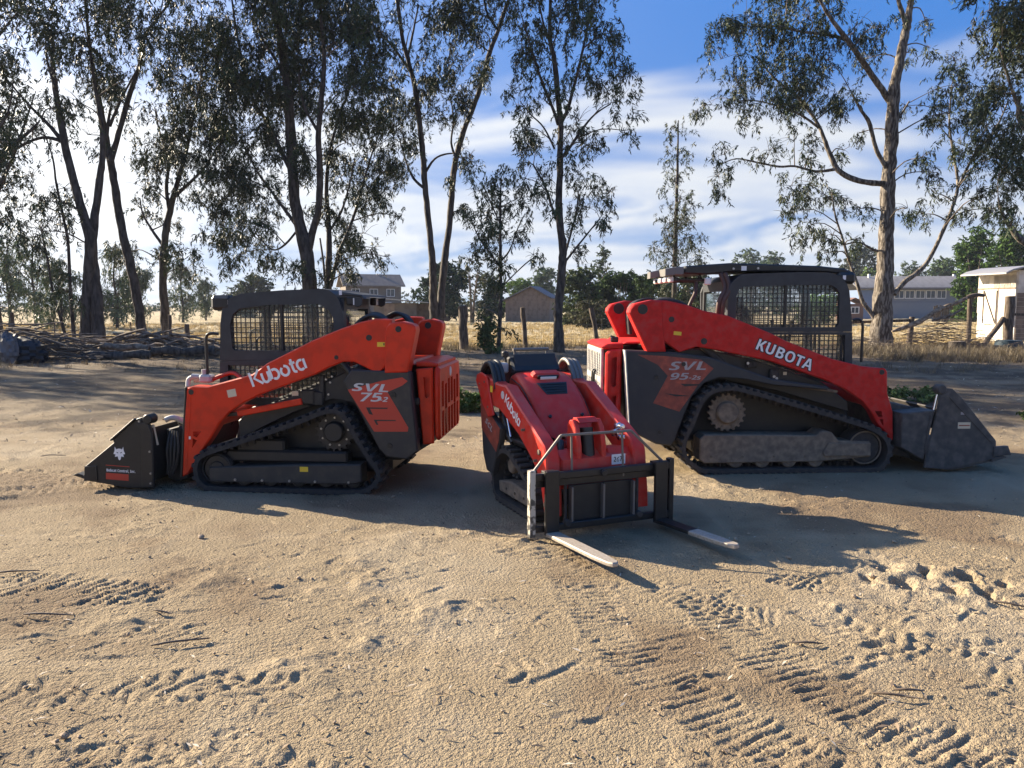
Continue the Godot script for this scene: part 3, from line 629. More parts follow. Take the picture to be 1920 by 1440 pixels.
# flat lettering laid with its lower left corner at the origin of xf, letters of the given cap height
func lettering(mb: MB, words: String, height: float, xf: Transform3D, bold := true, wide := 1.0, lean := 0.0, thick := 0.002, outline := 0.0) -> void:
	var fkey := "b" if bold else "r"
	if not fonts.has(fkey):
		var sf := SystemFont.new()
		sf.font_names = PackedStringArray(["Droid Sans"])
		sf.font_weight = 700 if bold else 400
		fonts[fkey] = sf
	var t := TextMesh.new()
	t.text = words
	t.font = fonts[fkey]
	t.font_size = 64
	t.pixel_size = 0.01
	t.depth = 0.02
	t.curve_step = 3.0
	t.horizontal_alignment = HORIZONTAL_ALIGNMENT_LEFT
	t.vertical_alignment = VERTICAL_ALIGNMENT_CENTER
	var s := height / 0.457
	var box := t.get_aabb()
	var lay := Transform3D(Basis(Vector3(s * wide, 0, 0), Vector3(lean * s, s, 0), Vector3(0, 0, thick / 0.02)), Vector3(0, 0, 0))
	lay = lay * Transform3D(Basis.IDENTITY, Vector3(-box.position.x, -box.position.y, 0.01))
	var spread := [Vector3.ZERO]
	if outline > 0.0:
		for k in 8:
			spread.append(Vector3(cos(TAU * k / 8), sin(TAU * k / 8), 0) * outline)
	var m := t.get_mesh_arrays()
	var am := ArrayMesh.new()
	am.add_surface_from_arrays(Mesh.PRIMITIVE_TRIANGLES, m)
	for d in spread:
		mb.add(am, xf * Transform3D(Basis.IDENTITY, d) * lay)
# ------------------------------------------------------------------ sky
func sky_picture() -> ImageTexture:
	var w := 2048
	var h := 1024
	var im := Image.create(w, h, false, Image.FORMAT_RGBF)
	var streak := noise_of(0.55, 7, 5)
	var wisp := noise_of(1.7, 21, 5)
	var warp := noise_of(0.35, 3, 2)
	var low := Color(0.30, 0.27, 0.22)
	for j in h:
		var up := (0.5 - (j + 0.5) / h) * PI
		if up < 0.0:
			im.fill_rect(Rect2i(0, j, w, h - j), low)
			break
		var sy := sin(up)
		var cy := cos(up)
		var base := Color(0.035, 0.260, 0.84).lerp(Color(0.48, 0.67, 0.88), pow(1.0 - sy, 7.5))
		for i in w:
			var a := TAU * (i + 0.5) / w
			var d := Vector3(sin(a) * cy, sy, -cos(a) * cy)
			var c := base
			var px := d.x / (sy + 0.10)
			var pz := d.z / (sy + 0.10)
			# long streaks that run from lower left to upper right across the view
			var u := px * 0.94 + pz * 0.34
			var v := -px * 0.34 + pz * 0.94
			var k := warp.get_noise_2d(u, v) * 1.1
			var n1 := streak.get_noise_2d(u * 0.36 + k, v * 0.62 + k * 0.9)
			var n2 := wisp.get_noise_2d(u * 0.6 - k, v * 1.1 + k)
			var lift := 0.46 - pow(maxf(sy - 0.20, 0.0), 1.15) * 13.0 - maxf(0.07 - sy, 0.0) * 3.5
			var cover := smoothstep(-0.30, 0.70, n1 * 0.85 + n2 * 0.42 + lift) * 0.92
			var ang := rad_to_deg(acos(clampf(d.dot(SUN), -1.0, 1.0)))
			var glow := 4.6 * exp(-ang / 14.0) + 1.5 * exp(-ang / 18.0)
			c = c.lerp(Color(1.02, 1.05, 1.07), cover * (0.86 + 0.2 * n2))
			c = Color(c.r + glow * 1.0, c.g + glow * 0.97, c.b + glow * 0.90)
			im.set_pixel(i, j, c)
	return ImageTexture.create_from_image(im)

# ------------------------------------------------------------------ materials
func materials() -> void:
	var m: StandardMaterial3D
	var grain := noise_tex(0.035, 1, [0.0, 0.5, 1.0], [0.30, 0.5, 0.72], 512, 5)
	var fine := noise_tex(0.09, 4, [0.0, 0.45, 0.6, 1.0], [0.1, 0.45, 0.6, 1.0], 512, 5)
	var speck := noise_tex(0.16, 9, [0.0, 0.38, 0.5, 0.62, 1.0], [[0.42, 0.40, 0.38], [0.74, 0.73, 0.72], [0.86, 0.86, 0.86], [0.94, 0.94, 0.94], [1.0, 1.0, 1.0]], 1024, 5)
	# dirt
	m = mat("dirt", Color.WHITE, 0.95)
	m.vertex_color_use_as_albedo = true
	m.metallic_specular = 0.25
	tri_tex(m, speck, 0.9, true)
	var rel := noise_tex(0.032, 14, [0.0, 1.0], [0.0, 1.0], 1024, 7)
	rel.noise.fractal_gain = 0.75
	relief(m, rel, 2.4)
	# paints
	var dust := noise_tex(0.012, 31, [0.0, 0.42, 0.62, 1.0], [[1.0, 1.0, 1.0], [0.97, 0.97, 0.97], [0.86, 0.90, 0.95], [0.74, 0.82, 0.95]], 512, 6)
	m = mat("orange_paint", lin(0.68, 0.036, 0.008), 0.44)
	m.metallic_specular = 0.33
	tri_tex(m, dust, 0.8)
	m.clearcoat_enabled = true
	m.clearcoat = 0.15
	m.clearcoat_roughness = 0.25
	m = mat("red_paint", lin(0.56, 0.020, 0.015), 0.52)
	m.metallic_specular = 0.3
	tri_tex(m, noise_tex(0.014, 32, [0.0, 0.36, 0.50, 0.62, 1.0], [[0.70, 0.80, 0.85], [0.9, 1.0, 1.0], [1.0, 1.0, 1.0], [0.95, 1.5, 1.7], [0.86, 2.3, 2.8]], 512, 7), 1.0)
	m = mat("crimson_paint", lin(0.60, 0.030, 0.018), 0.46)
	m.metallic_specular = 0.33
	tri_tex(m, noise_tex(0.013, 33, [0.0, 0.4, 0.58, 1.0], [[0.80, 0.86, 0.88], [1.0, 1.0, 1.0], [0.95, 1.6, 1.7], [0.82, 2.8, 3.2]], 512, 7), 1.2)
	m.clearcoat_enabled = true
	m.clearcoat = 0.15
	m.clearcoat_roughness = 0.3
	# blacks and greys
	var scuff := noise_tex(0.02, 41, [0.0, 0.45, 0.65, 1.0], [[0.8, 0.8, 0.8], [1.0, 1.0, 1.0], [1.25, 1.2, 1.1], [1.9, 1.7, 1.4]], 512, 6)
	m = mat("black_plastic", lin(0.014, 0.0135, 0.013), 0.5)
	tri_tex(m, scuff, 0.8)
	m = mat("black_steel", lin(0.012, 0.012, 0.012), 0.42)
	tri_tex(m, scuff, 1.1)
	m = mat("cab_grey", lin(0.021, 0.025, 0.030), 0.5)
	tri_tex(m, noise_tex(0.02, 42, [0.0, 0.45, 0.65, 1.0], [[0.8, 0.8, 0.8], [1.0, 1.0, 1.0], [1.15, 1.15, 1.14], [1.5, 1.48, 1.42]], 512, 6), 0.6)
	m = mat("panel_grey", lin(0.032, 0.029, 0.026), 0.55)
	tri_tex(m, scuff, 0.7)
	m = mat("rubber", lin(0.017, 0.017, 0.018), 0.78)
	tri_tex(m, noise_tex(0.03, 43, [0.0, 0.4, 0.6, 1.0], [[0.75, 0.75, 0.75], [1.0, 1.0, 1.0], [1.4, 1.3, 1.15], [2.6, 2.2, 1.7]], 512, 6), 1.2)
	m = mat("dusty_rubber", lin(0.044, 0.038, 0.033), 0.88)
	tri_tex(m, noise_tex(0.025, 44, [0.0, 0.38, 0.6, 1.0], [[0.75, 0.75, 0.76], [0.95, 0.95, 0.95], [1.2, 1.15, 1.1], [1.7, 1.5, 1.3]], 512, 6), 0.9)
	m = mat("dusty_steel", lin(0.195, 0.145, 0.10), 0.92)
	tri_tex(m, noise_tex(0.02, 45, [0.0, 0.4, 0.6, 1.0], [[0.6, 0.6, 0.62], [0.9, 0.9, 0.9], [1.1, 1.1, 1.08], [1.5, 1.45, 1.4]], 512, 6), 0.9)
	m = mat("worn_bucket", lin(0.082, 0.074, 0.067), 0.75, 0.1)
	tri_tex(m, noise_tex(0.018, 46, [0.0, 0.4, 0.6, 1.0], [[0.6, 0.6, 0.62], [0.88, 0.88, 0.88], [1.12, 1.1, 1.06], [1.7, 1.6, 1.5]], 512, 6), 0.8)
	m = mat("grimy_panel", lin(0.036, 0.035, 0.035), 0.65)
	tri_tex(m, noise_tex(0.016, 47, [0.0, 0.4, 0.62, 1.0], [[0.85, 0.85, 0.86], [0.98, 0.98, 0.98], [1.1, 1.06, 1.02], [1.5, 1.4, 1.25]], 512, 6), 0.6)
	m = mat("fork_steel", lin(0.40, 0.35, 0.29), 0.55, 0.3)
	tri_tex(m, noise_tex(0.03, 48, [0.0, 0.4, 0.6, 1.0], [[0.6, 0.56, 0.5], [0.9, 0.88, 0.84], [1.0, 1.0, 1.0], [1.1, 1.1, 1.1]], 512, 6), 2.0)
	m = mat("bare_steel", lin(0.42, 0.42, 0.42), 0.35, 0.8)
	m = mat("chrome", lin(0.75, 0.75, 0.76), 0.16, 1.0)
	m = mat("guard_steel", lin(0.17, 0.155, 0.14), 0.5, 0.4)
	m = mat("grille_grey", lin(0.42, 0.41, 0.39), 0.55)
	tri_tex(m, scuff, 0.7)
	m = mat("rubbed_plate", lin(0.50, 0.47, 0.40), 0.6, 0.1)
	tri_tex(m, noise_tex(0.012, 49, [0.0, 0.44, 0.5, 0.56, 1.0], [[0.10, 0.10, 0.10], [0.20, 0.20, 0.20], [0.5, 0.48, 0.44], [0.95, 0.95, 0.92], [1.0, 1.0, 1.0]], 512, 5), 1.6)
	m = mat("lamp_grey", lin(0.15, 0.145, 0.135), 0.6)
	m = mat("hose", lin(0.02, 0.02, 0.02), 0.55)
	m = mat("hose_brown", lin(0.07, 0.035, 0.025), 0.6)
	m = mat("hose_red", lin(0.40, 0.03, 0.015), 0.5)
	m = mat("white_print", lin(0.82, 0.80, 0.78), 0.5)
	m = mat("silver_print", lin(0.56, 0.54, 0.52), 0.45)
	m = mat("worn_print", lin(0.40, 0.35, 0.33), 0.6)
	m = mat("black_print", lin(0.015, 0.015, 0.016), 0.5)
	m = mat("red_print", lin(0.50, 0.045, 0.02), 0.5)
	m = mat("rust_print", lin(0.27, 0.055, 0.032), 0.6)
	tri_tex(m, scuff, 0.9)
	m = mat("yellow_print", lin(0.75, 0.50, 0.03), 0.5)
	m = mat("cream_print", lin(0.62, 0.52, 0.36), 0.55)
	m = mat("lens", lin(0.75, 0.75, 0.72), 0.12)
	m = mat("seat_black", lin(0.02, 0.02, 0.022), 0.7)
	m = mat("screen_wire", lin(0.02, 0.02, 0.022), 0.5)
	m = mat("glass", Color(0.30, 0.42, 0.44, 0.10), 0.03)
	m.transparency = BaseMaterial3D.TRANSPARENCY_ALPHA
	# bark, wood, leaves
	var barkt := noise_tex(0.012, 51, [0.0, 0.36, 0.5, 0.64, 1.0], [[0.20, 0.16, 0.13], [0.42, 0.37, 0.32], [0.72, 0.68, 0.62], [1.0, 0.97, 0.93], [1.25, 1.2, 1.12]], 512, 6)
	m = mat("bark", lin(0.082, 0.071, 0.062), 0.85)
	tri_tex(m, barkt, 0.35)
	m.uv1_scale = Vector3(1.1, 0.32, 1.1)
	relief(m, noise_tex(0.02, 52, [0.0, 1.0], [0.0, 1.0], 512, 5), 2.5)
	m = mat("pale_bark", lin(0.27, 0.238, 0.20), 0.88)
	tri_tex(m, noise_tex(0.014, 53, [0.0, 0.44, 0.52, 0.60, 1.0], [[0.12, 0.10, 0.09], [0.26, 0.23, 0.20], [0.55, 0.52, 0.48], [0.95, 0.94, 0.92], [1.0, 1.0, 1.0]], 512, 6), 0.5)
	m.uv1_scale = Vector3(1.3, 0.28, 1.3)
	relief(m, noise_tex(0.02, 54, [0.0, 1.0], [0.0, 1.0], 512, 5), 3.0)
	m = mat("twig", lin(0.11, 0.085, 0.065), 0.85)
	m = mat("dead_wood", lin(0.26, 0.21, 0.165), 0.9)
	tri_tex(m, barkt, 0.8)
	m = mat("split_wood", lin(0.36, 0.295, 0.225), 0.9)
	tri_tex(m, barkt, 1.0)
	m = mat("post_wood", lin(0.15, 0.12, 0.095), 0.9)
	tri_tex(m, barkt, 0.9)
	m.uv1_scale = Vector3(3.0, 0.4, 3.0)
	m = mat("eucalyptus_leaf", Color.WHITE, 0.5)
	m.metallic_specular = 0.35
	m.vertex_color_use_as_albedo = true
	m.backlight_enabled = true
	m.backlight = Color(0.26, 0.30, 0.16)
	m = mat("broad_leaf", Color.WHITE, 0.75)
	m.metallic_specular = 0.2
	m.vertex_color_use_as_albedo = true
	m.backlight_enabled = true
	m.backlight = Color(0.42, 0.5, 0.25)
	m = mat("straw", Color.WHITE, 0.8)
	m.vertex_color_use_as_albedo = true
	m.backlight_enabled = true
	m.backlight = Color(0.5, 0.45, 0.3)
	m = mat("clod", Color.WHITE, 0.95)
	m.vertex_color_use_as_albedo = true
	# buildings
	var plank := noise_tex(0.01, 61, [0.0, 0.45, 0.55, 1.0], [[0.7, 0.68, 0.66], [0.95, 0.95, 0.95], [1.0, 1.0, 1.0], [1.12, 1.1, 1.06]], 256, 5)
	m = mat("barn_board", lin(0.22, 0.165, 0.125), 0.9)
	tri_tex(m, plank, 0.6)
	m = mat("white_board", lin(0.72, 0.66, 0.58), 0.8)
	tri_tex(m, plank, 0.5)
	m = mat("tan_wall", lin(0.16, 0.13, 0.10), 0.85)
	tri_tex(m, plank, 0.3)
	m = mat("blue_wall", lin(0.12, 0.17, 0.27), 0.8)
	m = mat("pale_wall", lin(0.19, 0.20, 0.215), 0.8)
	m = mat("brown_wall", lin(0.16, 0.085, 0.06), 0.85)
	m = mat("grey_roof", lin(0.13, 0.13, 0.14), 0.85)
	tri_tex(m, plank, 0.4)
	m = mat("tan_roof", lin(0.15, 0.125, 0.105), 0.85)
	tri_tex(m, plank, 0.4)
	m = mat("tin_roof", lin(0.34, 0.33, 0.32), 0.5, 0.4)
	m = mat("window_glass", lin(0.035, 0.045, 0.055), 0.08)
	m = mat("white_trim", lin(0.70, 0.69, 0.67), 0.6)
	m = mat("wire", lin(0.20, 0.18, 0.16), 0.6, 0.5)
	m = mat("tarp", lin(0.13, 0.12, 0.12), 0.55)
	m = mat("blue_tarp", lin(0.014, 0.017, 0.023), 0.6)
	m = mat("blue_tub", lin(0.012, 0.035, 0.055), 0.5)

# ------------------------------------------------------------------ ground
var hills: FastNoiseLite
var lumps: FastNoiseLite
var patch: FastNoiseLite
var crumb: FastNoiseLite

# rests of traffic in the dirt: [points x, z ...], width, bar pitch, depth, style
const PRINTS := [
	[[0.42, -5.3, 0.5, -4.6, 0.60, -4.1, 0.75, -3.65, 1.0, -3.15, 1.35, -2.6, 1.6, -2.2], 0.40, 0.062, 0.016, 0],
	[[1.25, -5.2, 1.22, -4.7, 1.28, -4.2, 1.45, -3.65, 1.75, -3.1, 2.1, -2.55, 2.4, -2.2], 0.40, 0.062, 0.018, 0],
	[[-6.4, -8.3, -5.2, -8.2, -4.3, -7.95, -3.7, -7.6, -3.3, -7.4], 0.60, 0.095, 0.030, 1],
	[[-6.0, -6.9, -5.0, -7.4, -4.2, -8.0, -3.6, -8.4], 0.5, 0.10, 0.026, 1],
	[[1.62, -3.85, 2.2, -3.95, 3.6, -4.0, 4.6, -3.95], 0.22, 0.14, 0.013, 2],
	[[1.9, -3.0, 2.6, -3.1, 3.4, -3.05], 0.26, 0.13, 0.012, 2],
	[[-0.15, -3.75, 0.25, -3.7], 0.3, 0.11, 0.018, 2],
	[[0.75, -5.1, 1.05, -4.75, 1.3, -4.5, 1.75, -4.35], 0.30, 0.06, 0.015, 0],
	[[0.6, -5.05, 0.95, -4.7, 1.15, -4.55], 0.24, 0.055, 0.012, 0],
	[[1.65, -5.25, 1.9, -5.0, 2.2, -4.85], 0.32, 0.06, 0.018, 3],
	[[1.5, -9.2, 1.75, -8.4, 1.9, -7.4], 0.5, 0.09, 0.026, 0],
	[[-3.6, -4.9, -3.0, -4.85, -2.5, -4.7, -2.1, -4.6], 0.5, 0.085, 0.026, 1],
	[[-0.2, -5.9, 0.3, -5.55, 0.75, -5.35], 0.4, 0.10, 0.015, 1],
	[[1.75, -4.75, 1.9, -4.3, 2.2, -3.8, 2.6, -3.3], 0.34, 0.10, 0.012, 2],
	[[-2.2, -4.2, -1.9, -4.15, -1.6, -4.1], 0.26, 0.07, 0.013, 1],
	[[-2.6, -3.4, -1.6, -3.55, -0.9, -3.4], 0.35, 0.10, 0.012, 3],
	[[-2.3, -2.75, -1.4, -2.9, -0.6, -2.7], 0.4, 0.11, 0.012, 3],
	[[2.3, -5.25, 2.9, -4.95, 3.5, -4.7, 4.3, -4.5], 0.55, 0.24, 0.080, 4],
	[[1.3, -2.75, 2.2, -2.8, 3.0, -2.75], 0.3, 0.09, 0.011, 0],
	[[-1.3, -6.6, 0.0, -6.35, 0.9, -5.3], 0.4, 0.09, 0.007, 0],
	[[3.4, -6.1, 4.4, -5.7, 5.6, -5.3], 0.4, 0.09, 0.007, 0],
]

func ground_base(x: float, z: float) -> float:
	var d := Vector2(x, z).length()
	var h := hills.get_noise_2d(x, z) * (0.035 + 0.004 * clampf(d - 11.0, 0.0, 40.0))
	return h

func ground() -> void:
	hills = noise_of(0.09, 3, 3)
	lumps = noise_of(1.6, 5, 5)
	patch = noise_of(0.28, 8, 4)
	crumb = noise_of(9.0, 12, 4)
	var rough := noise_of(0.45, 19, 3)
	var rows := PackedFloat32Array([-90.0, -40.0, -18.0, -8.0, -3.0, -0.5, 0.8, 1.5, 1.9, 2.1])
	var d := 2.25
	while d < 700.0:
		rows.append(d)
		d += maxf(0.0115, d * d / 1350.0) if d < 60.0 else d * 0.06
	var nc := 661
	var nr := rows.size()
	var vs := PackedVector3Array()
	vs.resize(nr * nc)
	var cs := PackedColorArray()
	cs.resize(nr * nc)
	for r in nr:
		var dd := rows[r]
		var hw := 1.35 + 0.86 * maxf(dd, 2.0)
		var far := maxf(130.0, hw * 1.6)
		for q in nc:
			var u := 2.0 * q / (nc - 1) - 1.0
			var au := absf(u)
			var x := hw * au / 0.95
			if au > 0.95:
				x = lerpf(hw, far, pow((au - 0.95) / 0.05, 2.0))
			x *= signf(u)
			vs[r * nc + q] = Vector3(x, 0, -dd)
	# heights
	for i in vs.size():
		var p := vs[i]
		var x := p.x
		var z := p.z
		var h := ground_base(x, z)
		var near := clampf(1.0 - (-z - 9.0) / 14.0, 0.0, 1.0)
		var l := lumps.get_noise_2d(x, z)
		var rg := smoothstep(-0.15, 0.45, rough.get_noise_2d(x, z))
		h += l * (0.004 + 0.014 * rg)
		h += maxf(0.0, l - 0.12) * 0.035 * rg
		if near > 0.0:
			var c := crumb.get_noise_2d(x, z)
			var c2 := crumb.get_noise_2d(x * 0.42 + 9.0, z * 0.42)
			h += near * (c * 0.003 + c2 * 0.0085 * (0.35 + rg) + maxf(0.0, absf(c) - 0.16) * 0.018 * rg + maxf(0.0, absf(c2) - 0.24) * 0.026 * rg)
		else:
			h += 0.03 * l + 0.05 * maxf(0.0, lumps.get_noise_2d(x * 0.35, z * 0.8) - 0.1)
		vs[i].y = h
	stamp(vs, rows, nc)
	scuff(vs, rows, nc)
	# pale dust, darker trodden loam, bark litter plus painted shade, straw beyond the fence
	for i in vs.size():
		var p := vs[i]
		var pn := patch.get_noise_2d(p.x, p.z)
		var pl := lumps.get_noise_2d(p.x * 0.6 + 40.0, p.z * 0.6)
		var c := Color(0.360, 0.284, 0.182)
		c = c.lerp(Color(0.250, 0.186, 0.118), smoothstep(0.0, 0.45, pn + pl * 0.5))
		c = c.lerp(Color(0.415, 0.338, 0.228), smoothstep(0.05, 0.5, -pn + pl * 0.35))
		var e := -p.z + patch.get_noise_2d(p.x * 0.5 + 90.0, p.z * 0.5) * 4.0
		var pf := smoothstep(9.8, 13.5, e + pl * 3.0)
		c = c.lerp(Color(0.118, 0.095, 0.072), pf * (0.45 + 0.5 * smoothstep(-0.4, 0.2, pl + pn)))  # litter tone deepened so tree shade is partly put into the colour
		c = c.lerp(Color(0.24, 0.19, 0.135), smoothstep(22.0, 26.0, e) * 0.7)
		var f := smoothstep(32.6, 34.0, -p.z + pl * 1.5 + maxf(0.0, p.x - 8.0) * 0.02)
		c = c.lerp(Color(0.56, 0.46, 0.275).lerp(Color(0.47, 0.385, 0.235), smoothstep(-0.2, 0.4, pl + pn)), f)
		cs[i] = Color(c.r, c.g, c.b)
	var idx := PackedInt32Array()
	idx.resize((nr - 1) * (nc - 1) * 6)
	var w := 0
	for r in nr - 1:
		for q in nc - 1:
			var a := r * nc + q
			idx[w] = a; idx[w + 1] = a + nc; idx[w + 2] = a + 1
			idx[w + 3] = a + 1; idx[w + 4] = a + nc; idx[w + 5] = a + nc + 1
			w += 6
	var ns := PackedVector3Array()
	ns.resize(vs.size())
	for r in nr:
		for q in nc:
			var a := r * nc + q
			var xl := vs[a - 1] if q > 0 else vs[a]
			var xr := vs[a + 1] if q < nc - 1 else vs[a]
			var zn := vs[a - nc] if r > 0 else vs[a]
			var zf := vs[a + nc] if r < nr - 1 else vs[a]
			ns[a] = (xr - xl).cross(zf - zn).normalized()
	var arr := []
	arr.resize(Mesh.ARRAY_MAX)
	arr[Mesh.ARRAY_VERTEX] = vs
	arr[Mesh.ARRAY_NORMAL] = ns
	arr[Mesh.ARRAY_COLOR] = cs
	arr[Mesh.ARRAY_INDEX] = idx
	var m := ArrayMesh.new()
	m.add_surface_from_arrays(Mesh.PRIMITIVE_TRIANGLES, arr)
	var o := MeshInstance3D.new()
	o.name = "ground"
	o.mesh = m
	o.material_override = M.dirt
	o.set_meta("kind", "structure")
	add_child(o)

func stamp(vs: PackedVector3Array, rows: PackedFloat32Array, nc: int) -> void:
	var wear := noise_of(1.3, 27, 3)
	var edge := noise_of(4.0, 28, 3)
	var broke := noise_of(0.42, 29, 2)
	for pr in PRINTS:
		var ctl := []
		for i in range(0, pr[0].size(), 2):
			ctl.append(Vector2(pr[0][i], pr[0][i + 1]))
		var line := smooth_line(ctl, 6)
		var wide: float = pr[1]
		var pitch: float = pr[2]
		var deep: float = pr[3]
		var style: int = pr[4]
		var lo := Vector2(1e9, 1e9)
		var hi := -lo
		for p in line:
			lo = lo.min(p)
			hi = hi.max(p)
		lo -= Vector2.ONE * wide
		hi += Vector2.ONE * wide
		for r in rows.size():
			var z := -rows[r]
			if z < lo.y or z > hi.y:
				continue
			for q in nc:
				var a := r * nc + q
				var x := vs[a].x
				if x < lo.x or x > hi.x:
					continue
				var p := Vector2(x, z)
				var best := 1e9
				var s := 0.0
				var side := 0.0
				var run := 0.0
				for k in line.size() - 1:
					var ab: Vector2 = line[k + 1] - line[k]
					var t: float = (p - line[k]).dot(ab) / ab.length_squared()
					var tc := clampf(t, 0.0, 1.0)
					var dd: float = p.distance_to(line[k] + ab * tc)
					if dd < best:
						best = dd
						s = run + ab.length() * tc
						side = ab.cross(p - line[k]) / ab.length()
					run += ab.length()
				if best > wide * 0.75:
					continue
				var jig := edge.get_noise_2d(x, z)
				var tt := side / (wide * 0.5) + jig * 0.25
				var across := 1.0 - smoothstep(0.8, 1.05, absf(tt))
				var ends := smoothstep(0.0, 0.25, s) * smoothstep(0.0, 0.25, run - s)
				var keep := smoothstep(-0.55, -0.05, wear.get_noise_2d(x, z)) * ends * smoothstep(-0.6, -0.1, broke.get_noise_2d(s / pitch * 1.7, tt * 1.2))
				var ph := s / pitch + jig * 0.35
				var bar := 0.0
				if style == 0 or style == 1:
					if style == 1:
						ph += tt * 0.8
					bar = smoothstep(0.25, 0.8, sin(TAU * ph)) * (0.7 + 0.6 * jig)
				elif style == 2:
					ph += absf(tt) * 0.9
					bar = smoothstep(0.1, 0.5, sin(TAU * ph)) * smoothstep(0.08, 0.2, absf(tt))
				elif style == 3:
					bar = smoothstep(0.0, 0.5, sin(TAU * ph + 2.2 * sin(tt * 2.6)) + jig)
				else:
					var two := ph + (0.5 if tt > 0.0 else 0.0)
					bar = smoothstep(-0.1, 0.8, sin(TAU * two)) * smoothstep(0.05, 0.35, absf(tt))
				var rim := smoothstep(0.72, 0.95, absf(tt)) * (1.0 - smoothstep(0.95, 1.25, absf(tt)))
				vs[a].y += keep * (deep * (0.30 - bar) * across - deep * 0.10 * across + deep * 0.4 * rim)

# short scrapes, heel marks and dents pressed into the dirt, each with a small lip
func scuff(vs: PackedVector3Array, rows: PackedFloat32Array, nc: int) -> void:
	var r := RandomNumberGenerator.new()
	r.seed = 404
	var busy := noise_of(0.35, 61, 2)
	for i in 3200:
		var d := 2.35 + pow(r.randf(), 1.3) * 7.5
		var c := Vector2(r.randf_range(-0.74, 0.74) * d, -d)
		if busy.get_noise_2dv(c) < r.randf_range(-0.45, 0.25):
			continue
		var long := r.randf_range(0.025, 0.12) * (2.0 if r.randf() < 0.15 else 1.0)
		var wide := minf(0.022, long * r.randf_range(0.08, 0.28))
		var deep := wide * r.randf_range(0.2, 0.5)
		var a := r.randfn(0.25, 0.5)
		var dir := Vector2(cos(a), -sin(a))
		var bend := r.randf_range(-1.0, 1.0) * long * 0.35
		var reach := long * 1.2 + 0.02
		for k in rows.size():
			if rows[k] < d - reach or rows[k] > d + reach:
				continue
			var hw := 1.35 + 0.86 * maxf(rows[k], 2.0)
			var q0 := maxi(0, int(((c.x - reach) / hw * 0.95 + 1.0) * 0.5 * (nc - 1)))
			var q1 := mini(nc - 1, int(((c.x + reach) / hw * 0.95 + 1.0) * 0.5 * (nc - 1)) + 1)
			for q in range(q0, q1 + 1):
				var p := Vector2(vs[k * nc + q].x, vs[k * nc + q].z) - c
				var u := p.dot(dir) / long
				if absf(u) > 1.0:
					continue
				var v := (p.cross(dir) + bend * (u * u - 0.3)) / wide
				if absf(v) > 2.2:
					continue
				var fade := 1.0 - u * u
				vs[k * nc + q].y += deep * fade * (exp(-(v - 1.3) * (v - 1.3) * 3.0) * 0.7 - exp(-v * v * 1.6))
